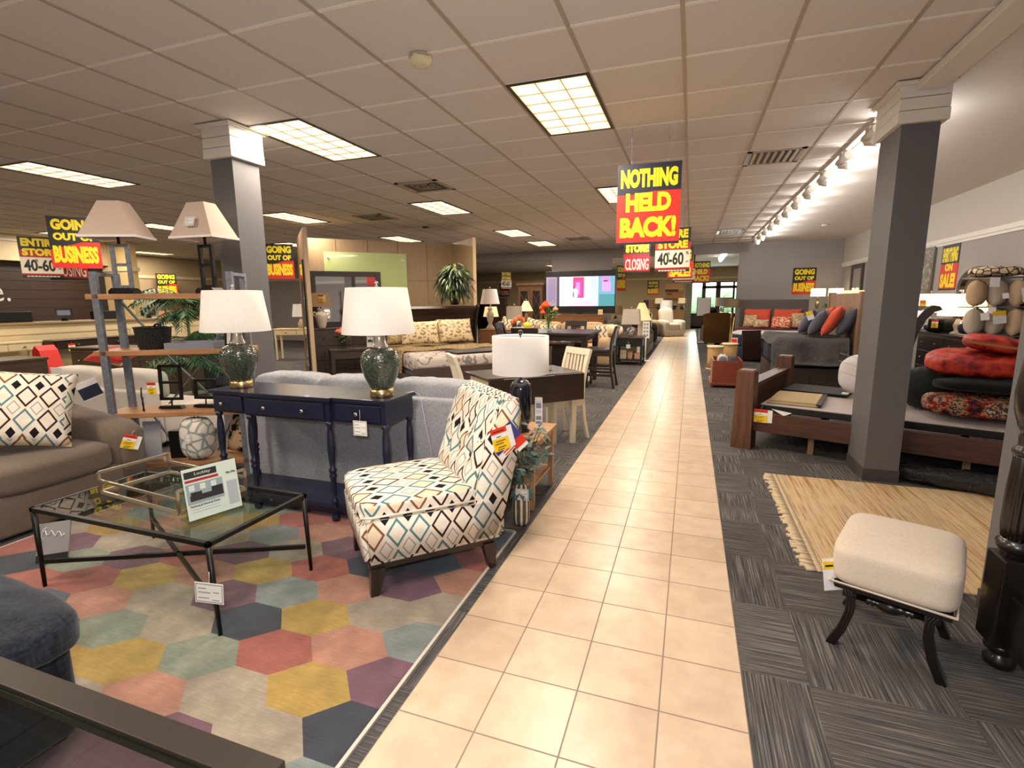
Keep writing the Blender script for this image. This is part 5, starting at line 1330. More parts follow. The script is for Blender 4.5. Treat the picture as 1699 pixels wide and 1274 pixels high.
b = MB(); b.lathe([(.05, 0), (.06, .05), (.05, .2), (.06, .24), (.056, .24), (.045, .2), (.05, .03)], 18); obj('vase', b, THIN, FV)
b = MB()
for k in range(6): a = k; b.tube([(0, 0, .03), (.04 * math.cos(a), .03 * math.sin(a), .25), (-.02 + .1 * math.cos(a), .08 * math.sin(a), .38)], .005, 5)
for k in range(16): a = k * 1.1; leaf(b, (.06, 0, .2 + .01 * k), (math.cos(a) + .5, math.sin(a), .5), .14, .05)
obj('stems', b, plain('bright_stem', (86, 140, 48), .5), FV)
b = MB(); OR = [plain('bloom_orange', (240, 92, 36), .6), plain('bloom_peach', (230, 170, 120), .6)]
for k, (dx, dz, r, mi) in enumerate(((-.12, .40, .06, 0), (-.05, .45, .08, 0), (-.1, .32, .05, 0), (.14, .38, .05, 1), (.1, .52, .02, 1))): b.mi = mi; rose(b, (dx, -.02 * k, dz), r)
obj('blooms', b, OR, FV)
FB = thing('centrepiece', 'fruit and tulip arrangement with a yellow ball on the dark dining table', 'centrepiece', (-2.78, 8.45, .925), 0)
b = MB(); b.lathe([(.05, 0), (.06, .01), (.16, .07), (.17, .075), (.15, .07), (.04, .02)], 20); obj('bowl', b, plain('bowl_tan', (150, 120, 90), .5), FB)
b = MB(); b.puff((.1, -.02, .11), .13, .13, .12, 2.1, 8); b.mi = 1
for k, (dx, dz) in enumerate(((-.12, .2), (-.05, .24), (-.18, .16), (.0, .2))): b.puff((dx, .02 * k, dz), .07, .07, .1, 2.2, 6)
b.mi = 2
for k in range(10): leaf(b, (-.06, 0, .08), (math.cos(k), math.sin(k), .6), .18, .035)
obj('fruit', b, [plain('lemon', (236, 218, 60), .5), plain('tulip', (226, 120, 70), .5), LEAF], FB)

# ------------------------------------------------------------------ beige sofa, lamps and cabinets in front of the television
SAND = fabric('sand_fabric', (184, 156, 118), .08)
def sofa(name, label, loc, rz, w, mat, seats=3, d=.92, bh=.95, cat='sofa'):
    S_ = thing(name, label, cat, loc, rz)
    b = MB(); b.box(-w / 2, w / 2, -d / 2, d / 2, .06, .3, .03); obj('base', b, mat, S_)
    b = MB(); b.box(-w / 2, w / 2, d / 2 - .2, d / 2, .06, bh - .1, .05); obj('back_frame', b, mat, S_)
    for s_ in (-1, 1): b = MB(); b.puff((s_ * (w / 2 - .12), -.03, .33), .26, d - .06, .62, 7, 10); obj('arm', b, mat, S_)
    iw = (w - .44) / seats
    for k in range(seats):
        x_ = -w / 2 + .22 + iw * (k + .5)
        b = MB(); b.puff((x_, -.12, .39), iw, d - .24, .2, 6, 8, .1); obj('seat_cushion', b, mat, S_)
        b = MB(); b.puff((x_, d / 2 - .25, .70), iw, .26, .5, 5, 10, .05); obj('back_cushion', b, mat, S_)
    return S_
sofa('sofa', 'sand coloured three-seat sofa below the television', (-2.62, 11.5, 0), 0, 1.94, SAND, 3, .95, 1.0)
m, t = begin('zigzag_print', .9, 0, .1); x, y, z = t.sep(t.coord()); n = t.math('SINE', t.math('ADD', t.math('MULTIPLY', x, 60.0), t.math('MULTIPLY', t.math('SINE', t.math('MULTIPLY', z, 40.0)), 1.5)))
t.link(t.ramp(n, [(.4, lin((216, 200, 170))), (.6, lin((120, 110, 100)))]), t.b.inputs['Base Color']); ZIG = m
for x_, mt_, lab, ry in ((-1.92, ZIG, 'grey and cream zigzag pillow on the sand sofa, nearer the aisle arm', -8), (-2.2, SAND, 'plain sand pillow beside the zigzag pillow', 4), (-3.15, ZIG, 'zigzag pillow on the sand sofa end away from the aisle', 8)):
    b = MB(); b.pillow(.44, .42, .15); single('throw_pillow', b, mt_, lab, 'pillow', (x_, 11.32, .51), rad(ry), None, (rad(-18), 0))
b = MB(); b.puff((0, 0, .1), .5, .3, .22, 2.6, 9, wob=.03); single('throw_blanket', b, fabric('white_knit', (224, 204, 170), .08), 'white knitted throw bunched on the sand sofa arm by the end table', 'throw', (-1.66, 11.5, .66), 0)
# black end table beside the aisle
TB = thing('end_table', 'black end table with drawer beside the aisle holding a mosaic lamp', 'table', (-1.28, 11.85, 0))
BLK = plain('black_lacquer', (20, 20, 24), .35, coat=.2)
b = MB(); b.box(-.33, .33, -.34, .34, .60, .63, .005); obj('table_top', b, plain('brown_top', (60, 46, 38), .4), TB)
b = MB(); b.box(-.29, .29, -.3, .3, .42, .6); obj('apron', b, BLK, TB)
for sx in (-.28, .28):
    for sy in (-.29, .29): b = MB(); b.taper((sx, sy), .05, .05, 0, .6); obj('leg', b, BLK, TB)
b = MB(); b.box(-.29, .29, -.3, .3, .1, .13); obj('lower_shelf', b, BLK, TB)
b = MB(); b.box(-.22, .22, -.315, -.3, .44, .58, .003); dr = obj('drawer', b, BLK, TB); b = MB(); b.cyl((0, -.315, .51), (0, -.345, .51), .018, .022, 12); obj('knob', b, NICKEL, dr)
for x_, c_, w_, h_, lab in ((-.13, (206, 190, 170), .14, .2, 'pale book standing on the lower shelf of the black end table'), (.02, (190, 150, 110), .1, .16, 'tan box in the middle of the black end table shelf'), (.18, (214, 160, 140), .12, .12, 'pink box on the lower shelf of the black end table')):
    b = MB(); b.box(-w_ / 2, w_ / 2, -.1, .1, 0, h_, .003); single('box', b, plain('shelfbox_%d' % int(100 * x_ + 50), c_, .6, var=.2), lab, 'box', (-1.28 + x_, 11.78, .131))
white_tag((-1.285, 11.52, .47), 0, 'white price card hanging on the black end table drawer knob', .09, .09, cord=.04)
m, t = begin('mosaic_glass', .15); vo = t.new('ShaderNodeTexVoronoi'); vo.inputs['Scale'].default_value = 26; t.link(t.coord(), vo.inputs['Vector']); sp = t.sep(vo.outputs['Color'])
t.link(t.ramp(sp[0], [(.2, lin((60, 62, 74))), (.5, lin((140, 138, 146))), (.8, lin((196, 190, 188)))]), t.b.inputs['Base Color']); MOSA = m
def drum_lamp(loc, label, body, prof, sr0, sr1, z0, z1, shade, square=False, group=None, rz=0):
    L = thing('table_lamp', label, 'lamp', loc, rz, group)
    b = MB(); b.lathe(prof, 24); obj('body', b, body, L)
    b = MB(); b.cyl((0, 0, prof[-1][1] - .01), (0, 0, z0 + .05), .008); obj('neck', b, BRASS, L)
    b = MB()
    if square:
        q = [(-1, -1), (1, -1), (1, 1), (-1, 1)]
        for i in range(4): a, c = q[i], q[(i + 1) % 4]; b.poly([(a[0] * sr0, a[1] * sr0, z0), (c[0] * sr0, c[1] * sr0, z0), (c[0] * sr1, c[1] * sr1, z1), (a[0] * sr1, a[1] * sr1, z1)])
    else: b.lathe([(sr0, z0), (sr1, z1)], 32, cap=False)
    obj('lamp_shade', b, shade, L)
    b = MB(); b.cyl((0, 0, z1 - .02), (0, 0, z1 + .03), .006); b.puff((0, 0, z1 + .035), .025, .025, .025, 2.2, 4); obj('finial', b, BRASS, L)
    return L
VASE = [(.05, 0), (.055, .01), (.04, .03), (.09, .1), (.13, .2), (.12, .27), (.06, .30), (.03, .31)]
drum_lamp((-1.26, 11.8, .631), 'mosaic glass lamp with grey square shade on the black end table', MOSA, [(.05, 0), (.06, .01), (.05, .02), (.1, .08), (.11, .14), (.08, .2), (.03, .22)], .2, .17, .28, .62, SHADEG, True)
CB = chest('sideboard', 'pale brown cabinet beside the golden panel carrying table lamps', (-3.95, 10.75, 0), 0, 1.0, .45, .83, wood('cabinet_brown', (128, 88, 56), (156, 112, 74), .5, 2, 8), 1, 2, 'cabinet')
drum_lamp((-4.28, 10.7, .831), 'tall pale urn lamp with white shade next to the golden end panel', plain('pale_stone', (190, 178, 166), .5), [(.1, 0), (.1, .02), (.05, .09), (.04, .13), (.07, .2), (.085, .33), (.06, .39), (.035, .42), (.06, .44), (.03, .5)], .22, .155, .56, .89, SHADEW)
drum_lamp((-3.72, 10.75, .831), 'short lamp with grey-mauve drum shade on the pale brown cabinet', plain('dark_lamp_base', (60, 46, 40), .4), [(.06, 0), (.07, .02), (.05, .08), (.06, .15), (.02, .18)], .185, .17, .22, .51, SHADEG)
drum_lamp((-3.76, 11.75, .0), 'slim floor lamp with cream cone shade behind the sand sofa', plain('wood_lamp', (140, 112, 84), .5), [(.12, 0), (.12, .03), (.03, .06), (.03, 1.0), (.045, 1.05), (.03, 1.15), (.01, 1.16)], .17, .05, 1.21, 1.45, SHADEWARM)
drum_lamp((-4.62, 11.6, .0), 'cream shaded lamp half hidden by the golden end panel edge', plain('pale_lamp2', (176, 160, 130), .5), [(.12, 0), (.12, .03), (.03, .06), (.03, 1.0), (.02, 1.05)], .19, .14, 1.08, 1.32, SHADEWARM)
sofa('sofa', 'olive grey sofa behind the pale brown cabinet lamps', (-4.1, 12.72, 0), 0, 1.8, fabric('olive_fabric', (126, 116, 84), .1), 2, .9, 1.0)
for x_, lab in ((-4.55, 'gold and cream striped pillow beside the tall urn lamp'), (-3.95, 'gold and cream striped pillow left of the grey-mauve lamp shade'.replace('left of', 'just before'))):
    b = MB(); b.pillow(.5, .45, .14); single('throw_pillow', b, ZIG, lab, 'pillow', (x_, 12.5, .52), rad(8), None, (rad(-20), rad(18)))
# television and stand
TV = thing('television', 'large black television showing a pink hallway scene on a wooden stand', 'television', (-2.83, 13.6, 1.08))
b = MB(); b.box(-.96, .96, -.03, .03, .03, 1.15, .005); obj('body', b, BLACK, TV)
b = MB(); b.box(-.5, .5, -.12, .12, 0, .02); b.box(-.06, .06, -.02, .02, .02, .06); obj('foot', b, BLACK, TV)
b = MB()
cols = [(64, 58, 70), (132, 126, 150), (176, 196, 226), (206, 216, 240), (246, 66, 172), (196, 60, 110), (110, 160, 190), (70, 140, 150), (220, 150, 230), (232, 188, 214), (120, 110, 140), (248, 130, 200)]
SCR = [emis('screen_%d' % i, c, 1.0) for i, c in enumerate(cols)]
def scr(mi, x0, x1, z0, z1, l=0): b.mi = mi; b.box(-.93 + 1.86 * x0, -.93 + 1.86 * x1, -.0325 - .0006 * l, -.03, .22 + .78 * z0, .22 + .78 * z1)
scr(1, 0, .19, 0, 1); scr(0, .16, .2, 0, 1, 1); scr(10, .03, .14, .15, .95, 1); scr(3, .2, .3, 0, 1); scr(2, .3, .36, 0, 1); scr(3, .36, .66, 0, 1); scr(9, .36, .7, 0, .22, 1); scr(9, .29, .33, .05, .95, 1)
scr(5, .4, .56, .28, .98, 1); scr(4, .43, .53, .32, .86, 2); scr(11, .44, .50, .4, .8, 3); scr(2, .66, .76, 0, 1); scr(6, .76, .78, 0, 1, 1); scr(3, .75, .765, 0, 1, 2); scr(6, .78, 1, .4, 1); scr(7, .78, 1, 0, .4); scr(8, .82, .94, .5, .8, 1); scr(11, .81, .92, .82, .98, 1); scr(0, .84, .9, .82, .86, 2)
scr(3, .375, .45, .2, .62, 4); scr(0, .405, .425, .58, .66, 5); scr(0, .40, .415, .3, .48, 5); scr(3, .42, .47, .3, .56, 5)
obj('screen', b, SCR, TV)
ST_ = chest('media_console', 'warm brown media console under the television', (-2.94, 13.6, 0), 0, 1.62, .5, 1.08, wood('media_wood', (112, 72, 40), (146, 98, 58), .45, 0, 8), 2, 4, 'cabinet')
b = MB(); b.box(-.06, .06, -.005, .005, 0, .13); b.mi = 1; b.box(-.045, .045, -.008, -.004, .03, .1); single('display_card', b, [PAPER, TAGYEL], 'small yellow and white card at the television corner', 'card', (-2.24, 13.42, 1.081))
AR = thing('display_cabinet', 'dark wooden display cabinet with latticed doors beside the television', 'cabinet', (-4.2, 13.7, 0))
AW = wood('armoire_wood', (86, 56, 34), (116, 80, 50), .5, 2, 8)
b = MB(); b.box(-.35, .35, -.2, .2, 0, 1.86); obj('body', b, AW, AR)
b = MB(); b.box(-.4, .4, -.24, .24, 1.86, 1.93, .01); obj('cornice', b, AW, AR)
for s_ in (-1, 1):
    b = MB(); x0 = -.33 if s_ < 0 else .02
    b.box(x0, x0 + .31, -.215, -.2, .12, 1.8); dd = obj('door', b, AW, AR)
    b = MB(); b.box(x0 + .05, x0 + .26, -.218, -.214, .2, 1.72); obj('door_glass', b, BLACK, dd)
    b = MB()
    for k in range(3): b.bar((x0 + .05, -.222, .3 + .48 * k), (x0 + .26, -.222, .7 + .48 * k), .025, .01); b.bar((x0 + .26, -.222, .3 + .48 * k), (x0 + .05, -.222, .7 + .48 * k), .025, .01)
    obj('lattice', b, AW, dd)
# ------------------------------------------------------------------ striped flat-weave rug with fringe
m, t = begin('striped_weave', .95, 0, .1); x, y, z = t.sep(t.coord())
n1 = t.noise(t.comb(t.math('MULTIPLY', x, 16.0), t.math('MULTIPLY', y, .6)), 1.6, 4, .6); n2 = t.noise(t.comb(t.math('MULTIPLY', x, 90.0), t.math('MULTIPLY', y, 2.0)), 1.0, 3, .7)
c = t.ramp(n1, [(.3, lin((140, 100, 52))), (.38, lin((176, 140, 98))), (.5, lin((204, 178, 140))), (.6, lin((182, 158, 130))), (.68, lin((200, 172, 134))), (.74, lin((158, 112, 58)))])
d_ = t.ramp(n2, [(.36, lin((104, 92, 82))), (.45, (1, 1, 1, 1))])
mm_ = t.new('ShaderNodeMix', data_type='RGBA', blend_type='MULTIPLY'); mm_.inputs[0].default_value = .55; t.link(c, mm_.inputs[6]); t.link(d_, mm_.inputs[7])
t.link(mm_.outputs[2], t.b.inputs['Base Color']); t.bump(n2, .4, .004)
R2 = thing('area_rug', 'beige and ochre striped flat-weave rug with knotted fringe', 'rug', (0, 0, 0))
b = MB(); b.box(.745, 3.4, 2.93, 4.56, .001, .009); obj('weave', b, m, R2)
b = MB()
y_ = 2.94
while y_ < 4.56:
    k = random.uniform(-.012, .012); L_ = random.uniform(.08, .115)
    b.cyl((.748, y_, .006), (.715, y_ + k * .3, .007), .006, .009, 6); b.cyl((.715, y_ + k * .3, .007), (.745 - L_, y_ + k, .004), .006, .012, 6)
    y_ += .024
obj('fringe', b, plain('fringe_cream', (206, 184, 154), .9), R2)
# ------------------------------------------------------------------ upholstered stool with X legs
OT = thing('ottoman', 'cream upholstered stool with black curved legs beside the striped rug', 'stool', (.90, 2.46, 0), rad(-23))
b = MB(); b.puff((0, -.05, .385), .42, .50, .17, 7, 14, .22); obj('cushion', b, BEIGELINEN, OT)
b = MB(); b.tube([(-.2, -.29, .307), (.2, -.29, .307), (.2, .19, .307), (-.2, .19, .307)], .006, 6, True); obj('welt', b, plain('welt_beige', (220, 208, 190), .8), OT)
b = MB(); b.box(-.19, .19, -.27, .17, .275, .307); obj('seat_frame', b, plain('ebonised_wood', (22, 16, 14), .3, coat=.4), OT)
EBO = MATS['ebonised_wood']
for sy in (-.23, .13):
    for sx in (-1, 1):
        b = MB(); pts = [(sx * .15, sy, .285), (sx * .128, sy, .24), (sx * .128, sy, .17), (sx * .15, sy, .08), (sx * .185, sy, 0)]
        for p, q in zip(pts, pts[1:]): b.bar(p, q, .042, .032, up=(1, 0, 0))
        for dx in (-.011, 0, .011): b.tube([(p[0], p[1] - .019 * (1 if sy < 0 else -1), p[2]) for p in [(q[0] + dx, q[1], q[2]) for q in pts]], .0045, 5)
        obj('leg', b, EBO, OT)
for sx in (-.135, .135):
    b = MB(); b.bar((sx, -.23, .25), (sx, .13, .25), .05, .05); obj('side_rail', b, EBO, OT)
b = MB(); b.lathe([(.012, -.15), (.014, -.08), (.022, -.072), (.012, -.064), (.022, -.056), (.014, -.048), (.028, -.02), (.03, 0), (.028, .02), (.014, .048), (.022, .056), (.012, .064), (.022, .072), (.014, .08), (.012, .15)], 16, mx=Matrix.Translation((0, -.2, .225)) @ Matrix.Rotation(rad(90), 4, 'Y')); obj('stretcher', b, EBO, OT)
mb = MB(); mb.box(-.045, .045, -.001, .001, -.13, 0); mb.mi = 1; mb.box(-.044, .044, -.0015, 0, -.045, -.012); mb.mi = 2; mb.box(-.035, .03, -.0022, 0, -.034, -.026)
single('price_card', mb, [PAPER, TAGYEL, INKBLACK], 'white and yellow price card hanging on the corner of the cream stool', 'price card', (.612, 2.31, .385), rad(25), None, (rad(-14), 0))
# ------------------------------------------------------------------ four-poster bed corner
FP = thing('poster_bed', 'black four-poster bed with a fluted post at the picture edge', 'bed', (1.235, 2.36, 0))
DKW = plain('black_walnut', (24, 17, 15), .3, var=.3, scale=8, coat=.4)
def post(px, py):
    b = MB(); b.lathe([(.03, 0), (.05, .015), (.052, .04), (.036, .06), (.032, .07), (.055, .082), (.055, .10), (.045, .11)], 22, (px, py)); obj('foot', b, DKW, FP)
    b = MB(); b.box(px - .062, px + .062, py - .062, py + .062, .11, .475, .006); obj('post_block', b, DKW, FP)
    b = MB(); b.lathe([(.05, .475), (.046, .49), (.058, .50), (.066, .515), (.066, .53), (.054, .545), (.05, .55)], 24, (px, py)); obj('ring', b, DKW, FP)
    b = MB(); b.lathe([(.055, .55), (.06, .6), (.058, .75), (.052, .87), (.048, .88)], 72, (px, py), flute=.14, fn=18); obj('fluted_shaft', b, DKW, FP)
    b = MB(); b.lathe([(.056, .88), (.06, .895), (.048, .91), (.044, .92), (.046, .95), (.04, .965), (.052, .985), (.07, 1.05), (.074, 1.12), (.066, 1.22), (.045, 1.34), (.034, 1.42), (.046, 1.44), (.03, 1.46), (.028, 1.75), (.04, 1.78), (.03, 1.82), (.012, 1.9), (.004, 1.93)], 28, (px, py)); obj('turned_top', b, DKW, FP)
post(0, 0); post(1.6, 0)
b = MB(); b.box(-.03, .02, -2.0, -.06, .12, .34, .006); obj('side_rail', b, DKW, FP)
b = MB(); b.box(.06, 1.54, -.03, .03, .12, .42, .006); obj('foot_rail', b, DKW, FP)
price_tag((1.175, 2.02, .36), rad(-75), 'red and white price tag on the rail of the black four-poster bed', .09, .12, extra=False)
# ------------------------------------------------------------------ low rustic bed used as a bedding display
RB = rad(-20.8); BX, BY = .56, 5.40
def rb(x, y, z=0): return (BX + .935 * x + .355 * y, BY - .355 * x + .935 * y, z)
DB = thing('low_bed', 'rustic brown wooden bed frame with low footboard and bare base', 'bed', (BX, BY, 0), RB)
for y_ in (0, 1.6):
    b = MB(); b.taper((0, y_), .185, .16, 0, .765); b.taper((0, y_), .16, .13, .765, .78); obj('post', b, RUSTIC, DB)
b = MB(); b.box(-.07, .07, .08, 1.52, .60, .64, .004); obj('footboard_cap', b, RUSTICX, DB)
b = MB()
for k in range(3): b.box(-.03, .03, .08, 1.52, .16 + .148 * k, .16 + .148 * k + .143, .003)
obj('footboard', b, RUSTICX, DB)
for y_ in (-.02, 1.58):
    b = MB(); b.box(.08, 2.12, y_, y_ + .04, .18, .37, .004); obj('side_rail', b, RUSTICX, DB)
b = MB()
for x_ in (.55, 1.1, 1.65): b.box(x_, x_ + .05, .06, 1.54, .19, .23); b.box(x_, x_ + .05, .1, .15, .0, .19)
obj('slat_support', b, KNOTTY, DB)
b = MB(); b.box(.12, 2.1, .04, 1.56, .375, .437, .01); bs_ = obj('base_cushion', b, plain('base_black', (26, 25, 27), .9), DB)
b = MB(); b.box(.125, 2.095, .045, 1.555, .437, .443); obj('base_top', b, fabric('base_grey', (172, 160, 158), .04), bs_)
b = MB(); b.box(2.12, 2.2, -.05, 1.65, 0, 1.0, .01); obj('headboard', b, RUSTICX, DB)
b = MB(); b.box(-.22, .22, -.33, .33, 0, .018, .004); b.box(-.2, .2, -.3, .3, .018, .034, .004); b.mi = 1; b.box(.2, .24, -.33, .33, .0, .03)
single('folded_cloth', b, [fabric('khaki_cloth', (176, 152, 112), .05), BLACK], 'folded khaki cloth lying on the bare bed base', 'cloth', rb(.36, .46, .446), RB + rad(4))
b = MB(); b.box(-.25, .35, -.25, .25, 0, .03, .006); b.mi = 1; b.box(.3, .36, -.2, -.12, .031, .04); single('folded_cloth', b, [fabric('black_cloth', (24, 25, 28), .1), PAPER], 'folded black cloth behind the khaki cloth on the bed base', 'cloth', rb(.45, 1.12, .446), RB - rad(3))
price_tag(rb(.14, -.025, .405), RB + rad(6), 'red and yellow price tag on the rail beside the rustic bed post', .12, .13)
b = MB(); b.prism([(-.09, .02), (.09, .0), (.02, -.035)], -.001, .001, 'y'); single('hang_tag', b, PAPER, 'white triangular paper tag on the rustic bed rail next to the price tag', 'tag', rb(.33, -.022, .40), RB)
WC = fabric('white_quilted', (206, 202, 204), .04)
b = MB(); b.puff((0, 0, .2), .62, .34, .4, 3.0, 14, .05, wob=.008); PW = single('bed_pillow', b, WC, 'plump white quilted pillow standing behind the grey column', 'pillow', rb(1.02, .85, .444), RB, None, (rad(-12), 0))
b = MB()
for k in (-.08, .02, .1): b.tube([(-.31 * q, -.175 * (1 - (q * .95) ** 4) ** .33, .2 + k + .1 * q) for q in [i / 6 - 1 for i in range(13)]], .0018, 4)
obj('stitching', b, PAPERGRAY, PW)
b = MB(); b.puff((0, 0, .17), .46, .4, .34, 2.8, 12, .05, wob=.012); single('bed_pillow', b, fabric('black_silk', (26, 28, 28), .15), 'black pillow slumped between the white pillow and the red quilt', 'pillow', rb(1.40, .62, .444), RB - rad(20), None, (rad(-24), rad(-14)))
m, t = begin('red_damask', .55, 0, .3); n = t.noise(t.coord(), 12, 3, .6); t.link(t.ramp(n, [(.4, lin((120, 22, 20))), (.5, lin((176, 44, 34))), (.62, lin((196, 66, 44)))]), t.b.inputs['Base Color']); DAM = m
m, t = begin('floral_quilt', .8, 0, .2); n = t.noise(t.coord(), 10, 3, .7); t.link(t.ramp(n, [(.3, lin((40, 36, 42))), (.42, lin((150, 40, 40))), (.5, lin((172, 140, 100))), (.56, lin((66, 62, 70))), (.64, lin((190, 170, 140))), (.72, lin((140, 34, 38)))], 'CONSTANT'), t.b.inputs['Base Color']); FQ = m
b = MB(); b.puff((0, 0, .09), .72, 1.1, .19, 4, 14, .05, wob=.012); single('folded_quilt', b, FQ, 'folded red and black floral quilt at the bottom of the pile', 'quilt', rb(1.68, .72, .46), RB)
b = MB(); b.puff((0, 0, .05), .66, 1.0, .1, 4, 10); single('folded_quilt', b, MATS['black_silk'], 'folded black quilt in the middle of the pile', 'quilt', rb(1.70, .74, .66), RB)
b = MB(); b.puff((0, 0, .09), .74, 1.0, .19, 3.4, 14, .1, wob=.012); single('folded_quilt', b, DAM, 'folded shiny red damask quilt on top of the pile', 'quilt', rb(1.68, .76, .775), RB)
b = MB(); b.puff((0, 0, .06), .4, .5, .13, 3, 10, .1); b.mi = 1; b.box(-.2, .2, -.25, -.235, .05, .07); single('throw_pillow', b, [DAM, plain('gold_fringe', (170, 120, 70), .7)], 'red pillow with gold fringe on the topmost red quilt', 'pillow', rb(1.74, .62, .985), RB, None, (0, rad(8)))
# plastic wrapped bundle under the bed
m, t = begin('black_plastic_wrap', .12, 0, .6); t.b.inputs['Base Color'].default_value = lin((14, 14, 16)); t.bump(t.noise(t.coord(), 18, 5, .7), 1, .05)
b = MB(); b.puff((0, 0, .06), 1.0, .3, .11, 4, 16, 0, wob=.012); single('wrapped_bundle', b, m, 'shiny black plastic wrapped bundle on the carpet under the low bed', 'bundle', rb(1.72, -.165, .012), RB)
# ------------------------------------------------------------------ bed with grey duvet and pale wood headboard
GB_ = thing('bed', 'bed with a rumpled grey duvet behind the low rustic bed', 'bed', (1.75, 9.2, 0))
b = MB(); b.box(-.52, .46, -.78, .78, .08, .44, .01); obj('bed_base', b, wood('drawer_base', (46, 36, 32), (66, 52, 44), .5, 0, 8), GB_)
for k in range(2): b = MB(); b.box(-.5 + .48 * k, -.05 + .48 * k, -.795, -.78, .12, .4, .003); obj('base_drawer', b, MATS['drawer_base'], GB_)
b = MB(); b.box(-.5, .46, -.76, .76, .445, .86, .05); obj('mattress', b, plain('mattress_navy', (38, 42, 62), .8), GB_)
m, t = begin('duvet_grey', .9, 0, .15); n = t.noise(t.coord(), 3, 4, .6); t.link(t.ramp(n, [(.3, lin((98, 96, 98))), (.7, lin((124, 121, 121)))]), t.b.inputs['Base Color']); t.bump(n, .8, .08); DUV = m
b = MB()
def duv(u, v):
    x = -.56 + .98 * u; q = (-1 + 2 * v) * 1.18; z = .885 + .02 * math.sin(7 * x + 2 * q) * math.sin(5 * q)
    y = q
    if abs(q) > .76: z -= (abs(q) - .76) * .92; y = math.copysign(.76 + .035 + (abs(q) - .76) * .2 + .018 * math.sin(14 * x + q), q)
    if u < .06: x -= .02; z -= .1
    return (x, y, z)
b.surf(duv, 30, 34); bmesh.ops.solidify(b.bm, geom=b.bm.faces[:], thickness=.03); obj('duvet', b, DUV, GB_)
b = MB()
for k in range(5): b.box(.49, .56, -.86 + .345 * k, -.86 + .34 * (k + 1), .3, 1.53, .006)
b.box(.47, .58, -.9, -.8, 0, 1.55, .006); b.box(.47, .58, .82, .9, 0, 1.55, .006); obj('headboard', b, KNOTTY, GB_)
CORAL = fabric('coral_cotton', (206, 84, 60), .08); SLATE = fabric('slate_cotton', (84, 86, 100), .1)
for x_, y_, s_, mt_, lab in ((-.02, -.45, .44, SLATE, 'dark slate pillow with a yellow tag on the grey duvet'), (.14, -.5, .52, CORAL, 'coral red pillow leaning between the slate pillows'), (.33, -.52, .48, SLATE, 'slate pillow against the pale wood headboard'), (.22, .1, .5, CORAL, 'second coral pillow further across the grey duvet bed'), (-.05, .1, .45, SLATE, 'dark blue pillow behind the tagged slate pillow')):
    b = MB(); b.pillow(s_, s_ * .95, .17); single('throw_pillow', b, mt_, lab, 'pillow', (1.75 + x_, 9.2 + y_, .915), rad(90) - rad(18), None, (rad(28), 0))
mb = MB(); mb.box(-.05, .05, -.001, .001, -.13, 0); mb.mi = 1; mb.box(-.05, .05, -.002, 0, -.06, 0); single('price_card', mb, [PAPER, TAGYEL], 'yellow topped card on the dark slate pillow', 'price card', (1.66, 8.61, 1.27), rad(20), None, (rad(-10), rad(-18)))
# ------------------------------------------------------------------ bed with white mattress and coral bedding
OB = thing('bed', 'dark wood bed with white mattress and coral bedding against the end wall', 'bed', (1.98, 14.55, 0), rad(-11))
HBW = wood('headboard_grey', (66, 58, 56), (86, 76, 72), .5, 0, 8)
b = MB()
for k in range(7): b.box(-.76, .76, .3, .35, .3 + .15 * k, .3 + .15 * k + .146)
b.box(-.8, .8, .29, .37, 1.35, 1.43, .006); b.box(-.8, -.73, .29, .36, 0, 1.36); b.box(.73, .8, .29, .36, 0, 1.36); obj('headboard', b, HBW, OB)
m, t = begin('navy_quilted', .7, 0, .2); x, y, z = t.sep(t.coord()); a = t.math('SINE', t.math('MULTIPLY', t.math('ADD', t.math('ADD', x, y), z), 50.0)); c = t.math('SINE', t.math('MULTIPLY', t.math('SUBTRACT', t.math('ADD', x, y), z), 50.0))
k = t.math('MAXIMUM', t.math('ABSOLUTE', a), t.math('ABSOLUTE', c)); t.link(t.ramp(k, [(.9, lin((30, 34, 58))), (.99, lin((64, 70, 104)))]), t.b.inputs['Base Color']); NQ = m
b = MB(); b.box(-.74, .74, -1.8, .28, .08, .36, .02); obj('box_spring', b, NQ, OB)
b = MB(); b.box(-.74, .74, -1.8, .28, .365, .64, .03); obj('mattress', b, NQ, OB)
b = MB(); b.puff((0, -.76, .65), 1.5, 2.1, .06, 8, 10); obj('pillow_top', b, fabric('white_ticking', (216, 212, 212), .03), OB)
b = MB()
def cv(u, v):
    q = (-1 + 2 * u) * 1.05; x = q; z = .70
    if abs(q) > .75: z -= (abs(q) - .75) * .9; x = math.copysign(.77 + .02 * math.sin(v * 9), q)
    return (x, -.55 + .8 * v, z + .012 * math.sin(8 * q))
b.surf(cv, 30, 8); bmesh.ops.solidify(b.bm, geom=b.bm.faces[:], thickness=.03); obj('coverlet', b, CORAL, OB)
b = MB(); b.box(-.7, .74, -.62, -.56, .70, .72); obj('coverlet_edge', b, plain('edge_dark', (50, 40, 50), .8), OB)
OM = Matrix.Translation((1.98, 14.55, 0)) @ Matrix.Rotation(rad(-11), 4, 'Z')
m, t = begin('tan_print', .9, 0, .1); n = t.noise(t.coord(), 24, 2); t.link(t.ramp(n, [(.45, lin((214, 190, 150))), (.55, lin((170, 140, 110)))]), t.b.inputs['Base Color']); TANP = m
m, t = begin('coral_lattice', .9, 0, .1); n = t.noise(t.coord(), 20, 2); t.link(t.ramp(n, [(.46, lin((206, 84, 60))), (.54, lin((230, 200, 170)))]), t.b.inputs['Base Color']); CLAT = m
